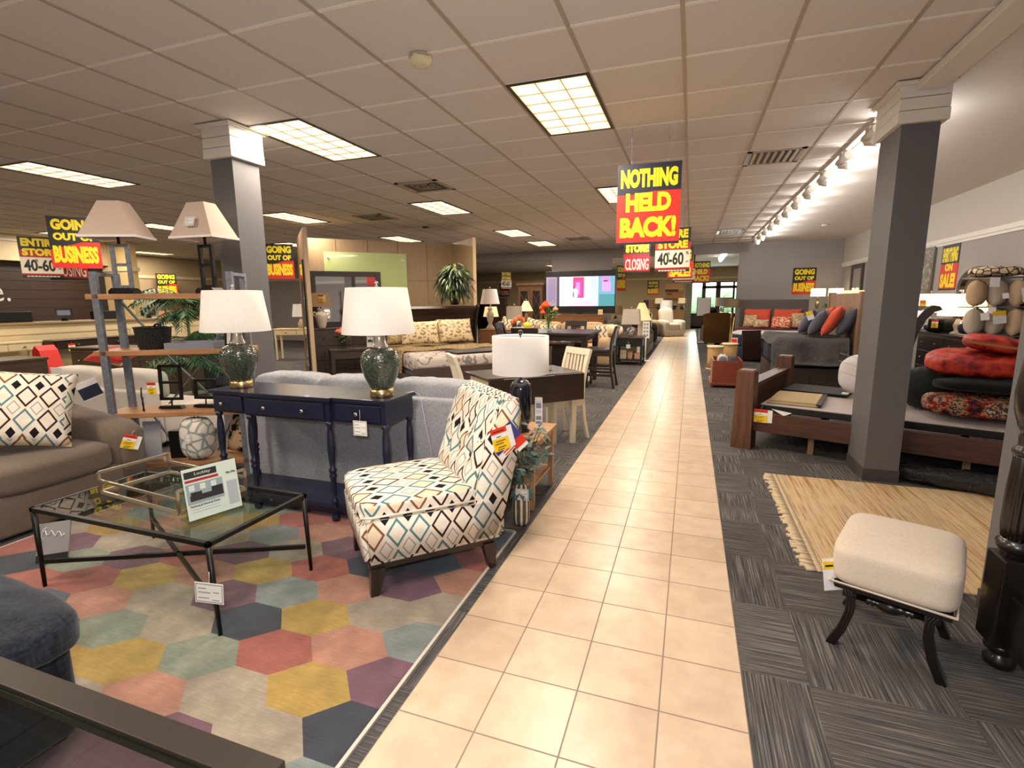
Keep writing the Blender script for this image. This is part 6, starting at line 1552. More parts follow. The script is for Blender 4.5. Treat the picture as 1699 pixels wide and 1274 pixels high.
for x_, y_, z_, w_, h_, mt_, lab, rz in ((-.36, .14, .72, .66, .5, CORAL, 'large coral pillow against the headboard, next to the aisle side', 0), (.34, .14, .72, .66, .5, CORAL, 'large coral pillow against the headboard, towards the grey duvet bed', 0), (-.5, -.06, .72, .34, .34, TANP, 'tan print square pillow at the aisle side of the coral bed', -6), (.6, -.06, .72, .3, .4, TANP, 'tan striped pillow at the grey duvet side of the coral bed', 8), (-.22, -.2, .72, .36, .22, TANP, 'small tan and coral patchwork pillow on the coral bed', 4), (.22, -.22, .72, .46, .3, CLAT, 'coral and cream lattice pillow in the middle of the coral bed', -8)):
    p = OM @ Vector((x_, y_, z_)); b = MB(); b.pillow(w_, h_, .14); single('bed_pillow', b, mt_, lab, 'pillow', p, rad(-11 + rz), None, (rad(-20), 0))
mb = MB(); mb.box(-.07, .07, -.003, .003, 0, .18); mb.mi = 1; mb.box(-.06, .05, -.005, -.002, .06, .15); p = OM @ Vector((-.64, -1.815, .38)); single('price_card', mb, [plain('card_pink', (226, 196, 184), .6), TAGRED], 'pinkish card pinned on the navy side of the white mattress', 'price card', p, rad(-11))
# ------------------------------------------------------------------ cedar chest, rattan stools
CD = wood('cedar', (104, 44, 24), (136, 62, 36), .35, 0, 8, .3)
CC = thing('cedar_chest', 'red cedar chest with raised dark lid full of folded cloths', 'chest', (.62, 9.35, 0))
b = MB()
for a in ((-.23, .23, -.38, -.355), (-.23, .23, .355, .38), (-.23, -.205, -.355, .355), (.205, .23, -.355, .355)): b.box(a[0], a[1], a[2], a[3], .07, .45)
b.box(-.22, .22, -.37, .37, .07, .1); obj('body', b, CD, CC)
b = MB(); b.box(-.255, .255, -.405, .405, .04, .08, .008); obj('plinth', b, CD, CC)
for sx in (-.22, .22):
    for sy in (-.36, .36): b = MB(); b.lathe([(.025, 0), (.035, .02), (.03, .04)], 12, (sx, sy)); obj('foot', b, CD, CC)
b = MB(); b.box(0, .33, -.015, .015, .0, .5, .006); obj('lid', b, plain('lid_dark', (46, 26, 22), .3), CC, mx=Matrix.Translation((.235, -.1, .44)) @ Matrix.Rotation(rad(25), 4, 'Z') @ Matrix.Rotation(rad(-6), 4, 'X'))
for k, (x_, y_, c_, lab) in enumerate(((-.07, -.2, (90, 92, 110), 'slate blue cloth sticking out of the cedar chest'), (.09, -.06, (66, 66, 80), 'dark grey cloth in the cedar chest beside the lid'), (-.05, .2, (206, 196, 186), 'white cloth at the back of the cedar chest'))):
    b = MB(); b.puff((0, 0, .19), .15, .2, .38, 3, 8, wob=.02); single('folded_cloth', b, fabric('chest_cloth_%d' % k, c_, .1), lab, 'cloth', (.62 + x_, 9.35 + y_, .101), rad(20 * k))
m, t = begin('woven_rattan', .7); x, y, z = t.sep(t.coord()); a = t.math('SINE', t.math('MULTIPLY', t.math('ARCTAN2', y, x), 30.0)); c = t.math('SINE', t.math('MULTIPLY', z, 150.0)); t.link(t.ramp(t.math('MULTIPLY', a, c), [(.1, lin((208, 172, 112))), (.5, lin((120, 84, 48)))]), t.b.inputs['Base Color']); t.bump(t.math('MULTIPLY', a, c), .6, .01); RW = m
S1 = thing('rattan_stool', 'round rattan drum stool beside the cedar chest', 'stool', (.53, 11.35, 0), 0, 'rattan drum stools')
b = MB(); b.lathe([(.155, .03), (.15, .2), (.155, .46)], 28); obj('body', b, RW, S1)
b = MB(); b.lathe([(.17, 0), (.175, .015), (.165, .03)], 28); obj('base_ring', b, plain('rattan_pale', (216, 184, 128), .6), S1)
b = MB(); b.lathe([(.165, .46), (.175, .475), (.17, .495), (.1, .5)], 28); obj('top', b, plain('rattan_top', (236, 214, 176), .5), S1)
dup(S1, (.86, 12.1, 0), .4, 'second rattan drum stool behind the first, by the white mattress bed')
b = MB(); b.cyl((0, 0, 0), (.08, .1, 1.05), .012, .01, 8); single('walking_stick', b, plain('pale_stick', (200, 168, 100), .5), 'thin pale stick leaning behind the rattan stools', 'stick', (.86, 12.4, .0))
# brown recliner
RC = thing('recliner', 'brown swivel recliner seen from behind at the end of the aisle', 'recliner', (.82, 16.9, 0), 0)
BRL = fabric('brown_suede', (126, 92, 56), .06)
b = MB(); b.lathe([(.3, 0), (.3, .04), (.08, .06), (.08, .12)], 24); obj('swivel_base', b, BLACKM, RC)
b = MB(); b.surf(lambda u, v: ((-.40 - .06 * v + .0 + (.8 + .12 * v) * u), -.38 - .10 * v + .06 * (2 * u - 1) ** 2, .13 + (.92 - .06 * (2 * u - 1) ** 4) * v), 14, 14); bmesh.ops.solidify(b.bm, geom=b.bm.faces[:], thickness=.16); obj('back', b, BRL, RC)
b = MB(); b.puff((0, .02, .3), .8, .72, .38, 6, 10); obj('seat', b, BRL, RC)
for s_ in (-.38, .38): b = MB(); b.puff((s_, .02, .42), .16, .7, .5, 5, 8); obj('arm', b, BRL, RC)
# ------------------------------------------------------------------ along the side wall
NT_ = chest('dresser', 'dark wood nightstand chest in the corner holding crystal lamps', (3.3, 15.2, 0), 0, .8, .45, 1.1, ESPRESSO, 3, 2)
CR_L = 'crystal lamps in the corner'
drum_lamp((3.1, 15.15, 1.101), 'lit crystal lamp with bright drum shade in the corner, nearer the coral bed', BRASS, [(.06, 0), (.065, .01), (.02, .04), (.03, .12), (.045, .2), (.02, .28)], .17, .165, .40, .60, SHADELIT2)
drum_lamp((3.5, 15.15, 1.101), 'lit crystal lamp with bright drum shade next to the pale headboard plank', BRASS, [(.06, 0), (.065, .01), (.02, .04), (.03, .12), (.045, .2), (.02, .28)], .17, .165, .40, .60, SHADELIT2)
FP2 = thing('potted_plant', 'small green plant between the two crystal lamps', 'plant', (3.32, 15.0, 1.101))
b = MB(); b.lathe([(.04, 0), (.05, .1)], 12); obj('pot', b, WHITE, FP2)
b = MB()
for k in range(40): a = k * 2.4; leaf(b, (0, 0, .1), (math.cos(a), math.sin(a), random.uniform(.2, 2)), random.uniform(.12, .2), .03)
obj('foliage', b, plain('plant_lime', (96, 130, 50), .5), FP2)
WM = thing('wall_mirror', 'square grey-brown framed mirror on the side wall near the corner', 'mirror', (3.735, 14.4, 1.5), rad(-90))
b = MB()
for a in ((-.45, -.35, 0, .75), (.35, .45, 0, .75), (-.35, .35, 0, .1), (-.35, .35, .65, .75)): b.box(a[0], a[1], -.03, 0, a[2], a[3])
obj('frame', b, HBW, WM); b = MB(); b.box(-.35, .35, -.012, -.008, .1, .65); obj('mirror_glass', b, MIRROR, WM)
chest('dresser', 'rough brown wood chest behind the pale wood headboard', (3.0, 11.6, 0), rad(-90), 1.0, .5, .98, RUSTICX, 4, 1)
drum_lamp((2.98, 11.55, .981), 'black lamp with glowing cream drum shade beside the grey column', BLACK, [(.09, 0), (.09, .02), (.06, .04), (.07, .1), (.07, .3), (.03, .34)], .2, .19, .36, .62, shade_mat('shade_glow_cream', (250, 226, 170), .9))
mb = MB(); mb.box(-.06, .06, -.002, .002, -.09, 0); single('price_card', mb, PAPER, 'white card on the black lamp with the glowing cream shade', 'price card', (2.97, 11.42, 1.29), 0, None, (0, rad(-12)))
# art, mirror dresser
m, t = begin('art_print', .5); n = t.noise(t.coord(), 14, 4, .7); t.link(t.ramp(n, [(.4, lin((96, 90, 84))), (.55, lin((150, 142, 130))), (.66, lin((206, 190, 170)))]), t.b.inputs['Base Color'])
WA = thing('wall_art', 'grey mosaic picture on the side wall beside the everything on sale sign', 'picture', (3.745, 10.7, 1.49), rad(-90))
b = MB(); b.box(-.42, .42, -.03, 0, 0, .79); obj('frame', b, plain('frame_pewter', (120, 114, 106), .4, .4), WA); b = MB(); b.box(-.37, .37, -.033, -.03, .05, .74); obj('canvas', b, m, WA)
D2 = chest('dresser', 'black dresser along the side wall under the arched mirror', (3.45, 8.2, 0), rad(-90), 1.7, .5, .98, plain('dresser_black', (26, 19, 17), .35, coat=.2), 4, 2, knob=BRASS)
AM = thing('dresser_mirror', 'arched dark framed mirror standing on the black dresser', 'mirror', (3.58, 8.45, .981), rad(-90))
def arch(w, h0, h1, n=14): return [(-w, 0), (-w, h0)] + [(-w * math.cos(PI * i / n), h0 + (h1 - h0) * math.sin(PI * i / n)) for i in range(1, n)] + [(w, h0), (w, 0)]
o_ = arch(.5, .6, .88); i_ = arch(.42, .58, .80)
b = MB()
for i in range(len(o_) - 1):
    for y0 in (-.03,):
        P4 = [o_[i], o_[i + 1], i_[i + 1], i_[i]]
        b.prism([(p[0], p[1]) for p in P4], -.035, .02, 'y')
obj('frame', b, plain('mirror_walnut', (44, 33, 30), .35, coat=.3), AM)
b = MB(); b.prism(i_, -.006, .0, 'y'); obj('mirror_glass', b, MIRROR, AM)
drum_lamp((3.35, 9.2, .981), 'white lit drum lamp with an orange sticker beside the arched mirror', plain('lamp_base_pale', (170, 160, 150), .4), [(.07, 0), (.07, .02), (.03, .05), (.05, .12), (.02, .2)], .25, .245, .26, .53, SHADELIT)
drum_lamp((3.28, 8.12, .981), 'white lit drum lamp standing in for a lamp reflected in the arched mirror', plain('lamp_base_pale', (170, 160, 150), .4), [(.07, 0), (.07, .02), (.03, .05), (.05, .12), (.02, .2)], .22, .215, .24, .52, SHADELIT)  # extra lamp placed where the mirror shows the reflection of another lamp
mb = MB(); mb.box(-.04, .04, -.002, .002, -.1, 0); mb.mi = 1; mb.box(-.035, .035, -.003, 0, -.09, -.05); single('price_tag', mb, [plain('tag_orange', (206, 120, 40), .5), TAGYEL], 'orange sticker on the white drum lamp beside the arched mirror', 'price tag', (3.19, 9.0, 1.42), rad(-50))
m, t = begin('blue_crystal', .08, 0, .6); t.b.inputs['Base Color'].default_value = lin((70, 70, 96)); t.b.inputs['Coat Weight'].default_value = .5
for x_, y_, r_, lab in ((3.3, 7.75, .16, 'blue grey glass bowl on the black dresser beside the lit drum lamp'), (3.27, 8.85, .09, 'small dark glass ball on the black dresser near the sleigh panel')):
    b = MB(); b.lathe([(r_ * .4, 0), (r_ * .9, r_ * .3), (r_, r_ * .75), (r_ * .8, r_ * 1.2), (r_ * .3, r_ * 1.4), (r_ * .1, r_ * 1.6)], 20); single('glass_bowl', b, m, lab, 'bowl', (x_, y_, .981))
b = MB(); b.box(-.14, .14, -.1, .1, .03, .2, .02); b.box(-.12, -.09, -.08, .08, 0, .03); b.box(.09, .12, -.08, .08, 0, .03); single('jewellery_box', b, BLACK, 'black footed box with a yellow tag on the black dresser', 'box', (3.25, 8.45, .981), rad(-70))
price_tag((3.14, 8.40, 1.16), rad(-60), 'yellow and white price tag on the black footed box', .09, .11, extra=False)
# curled sleigh panel
sp = [(2.33, .0), (2.335, .5), (2.36, .9), (2.43, 1.18), (2.52, 1.31), (2.60, 1.36), (2.66, 1.35), (2.67, 1.31), (2.60, 1.29), (2.53, 1.2), (2.47, 1.05), (2.43, .85), (2.41, .5), (2.40, 0)]
SL = thing('sleigh_headboard', 'black curled sleigh headboard edge beside the grey column', 'headboard', (2.33, 7.0, 0))
b = MB(); b.prism([(u - 2.33, v) for u, v in sp], .06, 1.5, 'y'); obj('panel', b, DKW, SL)
for y0 in (0, 1.5):
    b = MB(); b.prism([(u - 2.345 + (.0 if i < 7 else .02), v * 1.01) for i, (u, v) in enumerate(sp)], y0, y0 + .06, 'y'); obj('post', b, plain('sleigh_trim', (62, 56, 58), .35, coat=.3), SL)
# ------------------------------------------------------------------ pillow display rack
PR = thing('display_rack', 'display rack stacked with pillows near the side wall', 'rack', (3.12, 6.75, 0))
b = MB()
for z_ in (.30, .70, 1.06, 1.36, 1.665): b.box(-.36, .58, -.14, .14, z_ - .008, z_)
obj('shelf', b, plain('wire_shelf', (120, 112, 104), .4, .4), PR)
for x_ in (-.0, .5):
    b = MB(); b.box(.18, .22, .15, .17, 0, 1.66) if x_ == 0 else b.box(.58, .62, -.14, .14, 0, 1.7); obj('post', b, DKW, PR)
LIN = [fabric('pillow_tan', (184, 156, 124), .06), fabric('pillow_sand', (204, 178, 146), .06), fabric('pillow_stone', (178, 166, 150), .06), fabric('pillow_greige', (196, 184, 168), .05), fabric('pillow_ice', (190, 194, 198), .04)]
m, t = begin('trellis_black', .9, 0, .1); vo = t.new('ShaderNodeTexVoronoi', feature='DISTANCE_TO_EDGE'); vo.inputs['Scale'].default_value = 16; t.link(t.coord(), vo.inputs['Vector'])
t.link(t.ramp(vo.outputs['Distance'], [(.05, lin((60, 50, 46))), (.12, lin((222, 202, 168)))]), t.b.inputs['Base Color']); TRB = m
PG = 'pillows on the display rack'
def rackp(x_, z_, w, h, mat, lab, rz=60, t_=.17):
    b = MB(); b.pillow(w, h, t_); single('display_pillow', b, mat, lab, 'pillow', (3.12 + x_, 6.74, z_ + .001), rad(rz), PG)
for k in range(5): rackp(-.27 + .17 * k, 1.36, .30, .285, LIN[(k * 2) % 3], ('tan pillow at the aisle end of the upper rack row', 'second tan pillow in the upper rack row with a small label', 'stone pillow in the middle of the upper rack row', 'fourth pillow in the upper rack row, sand coloured', 'tan pillow with a large white label in the upper rack row')[k], 62)
for k in range(5): rackp(-.26 + .17 * k, 1.06, .30, .292, LIN[(2, 2, 1, 4, 3)[k]], ('stone pillow at the aisle end of the middle rack row', 'second stone pillow in the middle rack row under a yellow card', 'sand pillow in the middle of the middle rack row', 'pale ice-blue pillow in the middle rack row', 'greige pillow at the post end of the middle rack row')[k], 62)
rackp(-.16, .70, .3, .3, LIN[2], 'grey green pillow at the aisle end of the lower rack row', 20); rackp(.06, .70, .3, .32, fabric('pillow_navy', (38, 42, 56), .1), 'dark navy pillow in the lower rack row', 30)
m, t = begin('scroll_black_white', .9, 0, .1); n = t.noise(t.coord(), 22, 2); t.link(t.ramp(n, [(.48, lin((30, 28, 30))), (.52, lin((222, 210, 190)))]), t.b.inputs['Base Color']); rackp(.23, .70, .28, .34, m, 'black and cream scroll pillow in the lower rack row', 20, .1)
for k in range(2):
    b = MB(); b.puff((0, 0, .055), .42, .3, .11, 3, 10); single('display_pillow', b, TRB, ('cream pillow with dark trellis lying on top of the rack, aisle side', 'cream pillow with dark trellis lying on top of the rack, wall side')[k], 'pillow', (3.05 + .36 * k, 6.74, 1.668), 0, PG)
for x_, z_, w_, c_, lab in ((2.92, 1.66, .09, 0, 'white card hanging on the top shelf of the rack'), (2.93, 1.36, .06, 0, 'small white label on the second pillow of the upper rack row'), (3.02, 1.50, .05, 0, 'tiny white label on the middle pillow of the upper rack row'), (3.2, 1.56, .13, 0, 'wide white label on the last tan pillow of the upper rack row'), (2.99, 1.32, .12, 1, 'yellow and white card on the middle rack row'), (2.87, 1.3, .07, 0, 'grey card at the aisle end of the middle rack row'), (3.25, 1.3, .07, 1, 'yellow and white card on the pale ice-blue pillow'), (2.93, 1.04, .12, 1, 'yellow and white card on the grey green pillow'), (3.13, 1.0, .05, 0, 'slanted white label on the dark navy pillow'), (3.25, .96, .06, 0, 'small pinkish label by the scroll pillow')):
    mb = MB(); mb.box(-w_ / 2, w_ / 2, -.001, .001, -w_ * 1.1, 0)
    if c_: mb.mi = 1; mb.box(-w_ / 2, w_ / 2, -.002, 0, -w_ * .4, 0)
    single('price_card', mb, [PAPER, TAGYEL], lab, 'price card', (x_, 6.585, z_), rad(random.uniform(-15, 15)), None, (rad(-6), rad(random.uniform(-10, 10))))
b = MB(); b.puff((0, 0, .09), .4, .26, .2, 3, 10, wob=.01); single('display_pillow', b, LIN[2], 'folded grey pillow at the bottom shelf of the rack', 'pillow', (3.0, 6.74, .301), rad(10))
# ------------------------------------------------------------------ hanging sale signs, 56 by 71 cm
YEL = YELLOW; WSIGN = plain('sign_white', (236, 226, 206), .5); SBLACK = plain('sign_black', (26, 24, 26), .5); ORANGE = plain('sign_orange', (226, 120, 30), .5)
SW, SHh = .56, .71
def board(mb, bands):
    for mi, z0, z1 in bands: mb.mi = mi; mb.box(-SW / 2, SW / 2, -.003, .003, z0 * SHh, z1 * SHh)
def L_(T, s, w, h, z, mat, bold=.06, x=0, y=-.0042): return lettering(s, w, h, mat, T, (x, y, z), bold)
def sign(kind, loc, rz, label, hang=True, scale=1):
    T = thing('hanging_sign' if hang else 'wall_sign', label, 'sign', loc, rz)
    b = MB()
    if kind == 'NHB':
        board(b, ((1, .0, .03), (0, .03, .66), (1, .66, 1))); o = obj('panel', b, [RED, SIGNNAVY], T)
        b = MB(); b.prism([(-.28, .44), (-.15, .43), (.05, .45), (.28, .5), (.28, .535), (-.28, .475)], -.0036, -.0025, 'y'); b.prism([(-.28, .4), (0, .425), (.28, .49), (.28, .42), (-.28, .40)], -.0036, -.0025, 'y')
        b = MB(); b.prism([(-.28, .475), (-.28, .445), (-.1, .445), (.06, .47)], -.0034, -.0028, 'y'); obj('wave', b, SIGNNAVY, T)
        L_(T, 'NOTHING', .50, .165, .585, YEL); L_(T, 'HELD', .40, .165, .375, YEL); L_(T, 'BACK!', .50, .185, .155, YEL)
    elif kind == 'GOB':
        board(b, ((0, 0, .52), (1, .52, 1))); obj('panel', b, [RED, SBLACK], T)
        b = MB(); b.prism([(-.28, .37), (-.28, .25), (.1, .37)], -.0036, -.0025, 'y'); obj('wedge', b, SBLACK, T)
        L_(T, 'GOING', .48, .15, .60, YEL); L_(T, 'OUT OF', .46, .105, .435, YEL); L_(T, 'BUSINESS', .5, .24, .19, YEL)
    elif kind == 'ES':
        board(b, ((0, 0, .06), (1, .06, .1), (2, .1, .5), (1, .5, .68), (0, .68, 1))); obj('panel', b, [SBLACK, CRIMSON, WSIGN], T)
        L_(T, 'ENTIRE', .48, .14, .615, YEL); L_(T, 'STORE', .48, .13, .445, YEL)
        L_(T, '40-60', .42, .21, .215, SBLACK, .03, -.03); L_(T, '%', .04, .05, .30, SBLACK, .02, -.06); L_(T, '%', .05, .05, .30, SBLACK, .02, .235); L_(T, 'OFF', .05, .028, .16, SBLACK, .02, .235)
        b = MB()
        for k in range(9): b.box(-.22 + .05 * k, -.18 + .05 * k, -.0042, -.003, .012, .03)
        obj('small_print', b, WSIGN, T)
    elif kind == 'SC':
        board(b, ((0, 0, .05), (1, .05, .5), (0, .5, .92), (2, .92, 1))); obj('panel', b, [SBLACK, CRIMSON, plain('sign_plum', (84, 24, 40), .5)], T)
        b = MB()
        for k in range(14): b.prism([(-.28 + .04 * k, .41), (-.262 + .04 * k, .41), (-.292 + .04 * k, .35), (-.31 + .04 * k, .35)], -.0036, -.0028, 'y')
        obj('stripes', b, CRIMSON, T)
        L_(T, 'STORE', .49, .19, .53, YEL); L_(T, 'CLOSING', .5, .24, .18, WSIGN, .01)
    elif kind == 'EOS':
        board(b, ((0, 0, .03), (1, .03, .56), (0, .56, 1))); obj('panel', b, [SBLACK, RED], T)
        L_(T, 'EVERYTHING', .48, .22, .535, YEL); L_(T, 'ON', .25, .115, .345, YEL); L_(T, 'SALE!', .48, .22, .145, YEL)
    T.scale = (scale, 1, scale)
    if hang:
        b = MB()
        top = (HC - loc[2]) / scale
        for s_ in (-.16, .16):
            b.cyl((s_, 0, SHh - .005), (s_, 0, top - .004), .0012, .0012, 5); b.tube([(s_, 0, SHh - .012), (s_ + .006, 0, SHh + .01), (s_, 0, SHh + .03)], .002, 4); b.cyl((s_, 0, top - .12), (s_, 0, top - .09), .004, .004, 6)
        obj('wire', b, PAPERGRAY, T)
    return T
sign('NHB', (-.41, 4.95, 1.97), rad(2), 'big red and navy NOTHING HELD BACK sign hanging over the tiled aisle')
sign('SC', (-1.17, 11.7, 2.05), 0, 'crimson STORE CLOSING sign hanging behind the big NOTHING HELD BACK sign')
sign('ES', (-.33, 9.07, 1.92), rad(-4), 'ENTIRE STORE 40-60 sign hanging over the aisle beside the STORE CLOSING sign')
sign('EOS', (-.28, 12.77, 1.95), rad(-6), 'EVERYTHING ON SALE sign peeking out behind the aisle ENTIRE STORE sign')
sign('ES', (-.22, 14.4, 1.90), rad(-10), 'small far ENTIRE STORE 40-60 sign hanging low behind the other aisle signs')
sign('NHB', (.27, 18.25, 1.98), 0, 'far NOTHING HELD BACK sign hanging in the opening before the entrance doors')
sign('ES', (-11.1, 6.0, 1.95), rad(58), 'ENTIRE STORE 40-60 sign hanging before the dark plank wall')
sign('SC', (-11.25, 6.5, 1.93), rad(58), 'STORE CLOSING sign hanging beside the pyramid lamp shade, before the cash counter')
sign('GOB', (-8.35, 4.95, 1.98), rad(50), 'GOING OUT OF BUSINESS sign partly behind the beige pyramid lamp shade')
sign('GOB', (-8.2, 8.64, 1.96), rad(32), 'GOING OUT OF BUSINESS sign hanging between the grey column and brown partition')
sign('GOB', (-16.2, 12.1, 1.72), rad(56), 'small far GOING OUT OF BUSINESS sign hanging above the palm')
sign('GOB', (2.87, 15.795, 1.56), 0, 'GOING OUT OF BUSINESS sign fixed on the end wall above the coral bed', False)
sign('EOS', (3.745, 9.78, 1.57), rad(-90), 'EVERYTHING ON SALE sign fixed on the side wall over the drum lamps', False)
sign('GOB', (-1.85, 26.98, 1.68), 0, 'far GOING OUT OF BUSINESS sign on the tan wall of the next room', False)
sign('SC', (-9.9, 26.98, 1.7), 0, 'far STORE CLOSING sign on the tan wall seen beside the cream lamp shade', False)
sign('ES', (-7.4, 20.4, 1.95), rad(60), 'far yellow ENTIRE STORE sign turned edge-on beyond the opening')
sign('GOB', (-1.95, 15.2, 1.72), rad(70), 'GOING OUT OF BUSINESS sign turned edge-on beside the television')
# ------------------------------------------------------------------ recliners and lamps along the aisle
def recliner(label, loc, rz, mat, w=.9, group=None):
    T = thing('recliner', label, 'recliner', loc, rz, group)
    b = MB(); b.box(-w / 2 + .04, w / 2 - .04, -.4, .4, .01, .3, .03); obj('base', b, mat, T)
    b = MB(); b.puff((0, -.1, .4), w - .4, .66, .24, 5, 8, .1); obj('seat', b, mat, T)
    b = MB(); b.puff((0, 0, 0), w - .34, .3, .8, 5, 10, mx=Matrix.Translation((0, .36, .72)) @ Matrix.Rotation(rad(-14), 4, 'X')); obj('back', b, mat, T)
    for s_ in (-1, 1): b = MB(); b.puff((s_ * (w / 2 - .11), -.04, .36), .24, .86, .58, 5, 8); obj('arm', b, mat, T)
    return T
OLV = fabric('grey_leather', (104, 98, 80), .06, 20); BLKL = fabric('black_leather', (40, 38, 38), .06, 20); PALEL = fabric('pale_leather', (188, 182, 166), .05, 20); TANL = fabric('tan_leather', (150, 128, 92), .06, 20)
sofa('sofa', 'grey green reclining sofa beside the aisle behind the mosaic lamp', (-1.48, 14.2, 0), rad(90), 2.1, OLV, 3, 1.0, 1.05)
recliner('black recliner behind the grey green reclining sofa', (-1.45, 16.7, 0), rad(90), BLKL)
recliner('olive recliner between the black recliner and the end of the room', (-1.6, 18.4, 0), rad(80), OLV)
recliner('pale recliner with tall back at the far end of the aisle', (-.75, 21.2, 0), rad(30), PALEL)
recliner('tan recliner beside the pale recliner at the far end', (-1.7, 20.9, 0), rad(20), TANL)
drum_lamp((-1.12, 12.75, 0), 'tall lamp with cream cone shade behind the mosaic lamp', plain('pillar_pale', (176, 156, 140), .5), [(.12, 0), (.12, .04), (.09, .06), (.085, .92), (.04, .95)], .24, .07, .96, 1.38, SHADEWARM)
SB_ = thing('sign_stand', 'small white board with six dark squares on the aisle side of the mosaic lamp', 'sign', (-.975, 12.4, 0))
b = MB(); b.box(-.08, .08, -.005, .005, .55, .95); b.cyl((0, 0, .02), (0, 0, .55), .012); b.cyl((0, 0, 0), (0, 0, .02), .1); obj('board', b, PAPER, SB_)
b = MB()
for i in range(2):
    for j in range(4): b.box(-.055 + .065 * i, -.015 + .065 * i, -.0065, -.004, .6 + .085 * j, .65 + .085 * j)
obj('print', b, PAPERGRAY, SB_)
table4('side_table', 'dark table under the brown shaded lamp beside the television', (-2.3, 15.3, 0), 0, .6, .5, .7, ESPRESSO, 0)
drum_lamp((-2.1, 15.3, .701), 'lamp with brown drum shade beside the television corner', plain('dark_lamp_base', (60, 46, 40), .4), [(.06, 0), (.07, .02), (.04, .1), (.06, .22), (.02, .28)], .2, .19, .32, .58, SHADET)
PLF = thing('potted_plant', 'dark leafy plant behind the cream cone lamp', 'plant', (-1.35, 15.9, 1.05))
b = MB(); b.box(-.25, .25, -.2, .2, -1.05, -.01); b.lathe([(.06, 0), (.08, .1)], 12); obj('stand', b, ESPRESSO, PLF)
b = MB()
for k in range(40): a = k * 2.4; leaf(b, (0, 0, .1), (math.cos(a), math.sin(a), random.uniform(.2, 2.5)), random.uniform(.14, .26), .05)
obj('foliage', b, plain('plant_dark', (70, 66, 40), .5), PLF)
# far wall of the next room
WA = thing('wall_art', 'sepia landscape painting on the tan wall beside the doors', 'picture', (-.82, 26.98, 1.38))
b = MB(); b.box(-.43, .43, -.04, 0, 0, .86); obj('canvas', b, plain('paint_sky', (206, 164, 116), .7), WA)
b = MB(); b.box(-.43, .43, -.043, -.04, 0, .5); b.mi = 1; b.box(-.43, .2, -.045, -.042, .42, .56); b.box(-.35, -.1, -.045, -.042, .3, .36); b.mi = 2; b.box(-.43, .43, -.045, -.042, .0, .12); obj('painting', b, [plain('paint_sand', (180, 130, 88), .7), plain('paint_dark', (96, 68, 50), .7), plain('paint_brown', (130, 90, 62), .7)], WA)
FG = thing('wall_art', 'striped flag picture in dark red and cream on the tan wall', 'picture', (-1.95, 26.98, 1.0))
b = MB(); b.box(-.34, .34, -.03, 0, 0, .42); obj('board', b, plain('flag_cream', (206, 170, 126), .7), FG)
b = MB()
for k in range(4): b.box(-.1, .33, -.034, -.03, .03 + .105 * k, .08 + .105 * k)
b.mi = 1; b.box(-.34, -.1, -.034, -.03, 0, .42); obj('stripes', b, [plain('flag_red', (120, 60, 46), .7), plain('flag_navy', (60, 56, 66), .7)], FG)
chest('sideboard', 'tan sideboard under the sepia painting', (-.95, 26.4, 0), 0, 1.6, .5, .95, wood('side_tan', (140, 100, 60), (170, 128, 80), .5, 0, 8), 2, 3, 'cabinet')
for x_, lab in ((-1.5, 'cream lamp on the tan sideboard nearer the striped flag picture'), (-.4, 'cream lamp on the tan sideboard nearer the entrance doors')): drum_lamp((x_, 26.35, .951), lab, plain('dark_lamp_base', (60, 46, 40), .4), [(.08, 0), (.1, .1), (.04, .24)], .2, .19, .3, .56, SHADEWARM)
drum_lamp((-1.05, 24.0, .75), 'pale wide lamp on a dark table before the tan sideboard', plain('dark_lamp_base', (60, 46, 40), .4), [(.08, 0), (.1, .1), (.04, .24)], .27, .26, .3, .66, SHADEW)
table4('side_table', 'dark table carrying the pale wide lamp near the far wall', (-1.05, 24.0, 0), 0, .7, .5, .75, ESPRESSO, 0)
PLF = thing('potted_plant', 'round dark potted plant between the far cream lamps', 'plant', (-.75, 26.3, .951))
b = MB(); b.lathe([(.06, 0), (.08, .1)], 12); obj('pot', b, BLACK, PLF)
b = MB()
for k in range(40): a = k * 2.4; leaf(b, (0, 0, .1), (math.cos(a), math.sin(a), random.uniform(.2, 1.5)), .16, .05)
obj('foliage', b, LEAF, PLF)
b = MB()
for k in range(18): b.box(-.15, .15, -.02 + .012 * (k % 2), .02 + .012 * (k % 2), .02 + .12 * k, .12 * (k + 1)); 
single('display_tower', b, plain('grey_sample', (116, 114, 100), .7, var=.2), 'tall grey slatted display tower beside the entrance doors', 'display', (-.12, 26.0, 0))
EA = thing('floor_lamp', 'square white paper floor lamp with dark frame near the doors', 'lamp', (.40, 17.9, 0))
b = MB(); b.box(-.2, .2, -.06, .06, .92, 1.49); obj('lamp_shade', b, SHADEW, EA)
b = MB()
for a in ((-.215, -.2, .9, 1.51), (.2, .215, .9, 1.51), (-.2, .2, 1.495, 1.51), (-.2, .2, .9, .915)): b.box(a[0], a[1], -.065, .065, a[2], a[3])
b.cyl((0, 0, .5), (0, 0, .9), .012); b.box(-.16, .16, -.1, .1, 0, .03)
for s_ in (-.15, .15): b.bar((s_, 0, .03), (s_, 0, .5), .02); 
b.bar((-.15, 0, .5), (.15, 0, .5), .02); obj('stand', b, BLACKM, EA)
drum_lamp((1.03, 18.3, 0), 'gold floor lamp with wide grey drum shade before the doors', BRASS, [(.14, 0), (.14, .03), (.02, .05), (.02, 1.2)], .27, .26, 1.22, 1.5, SHADEG)
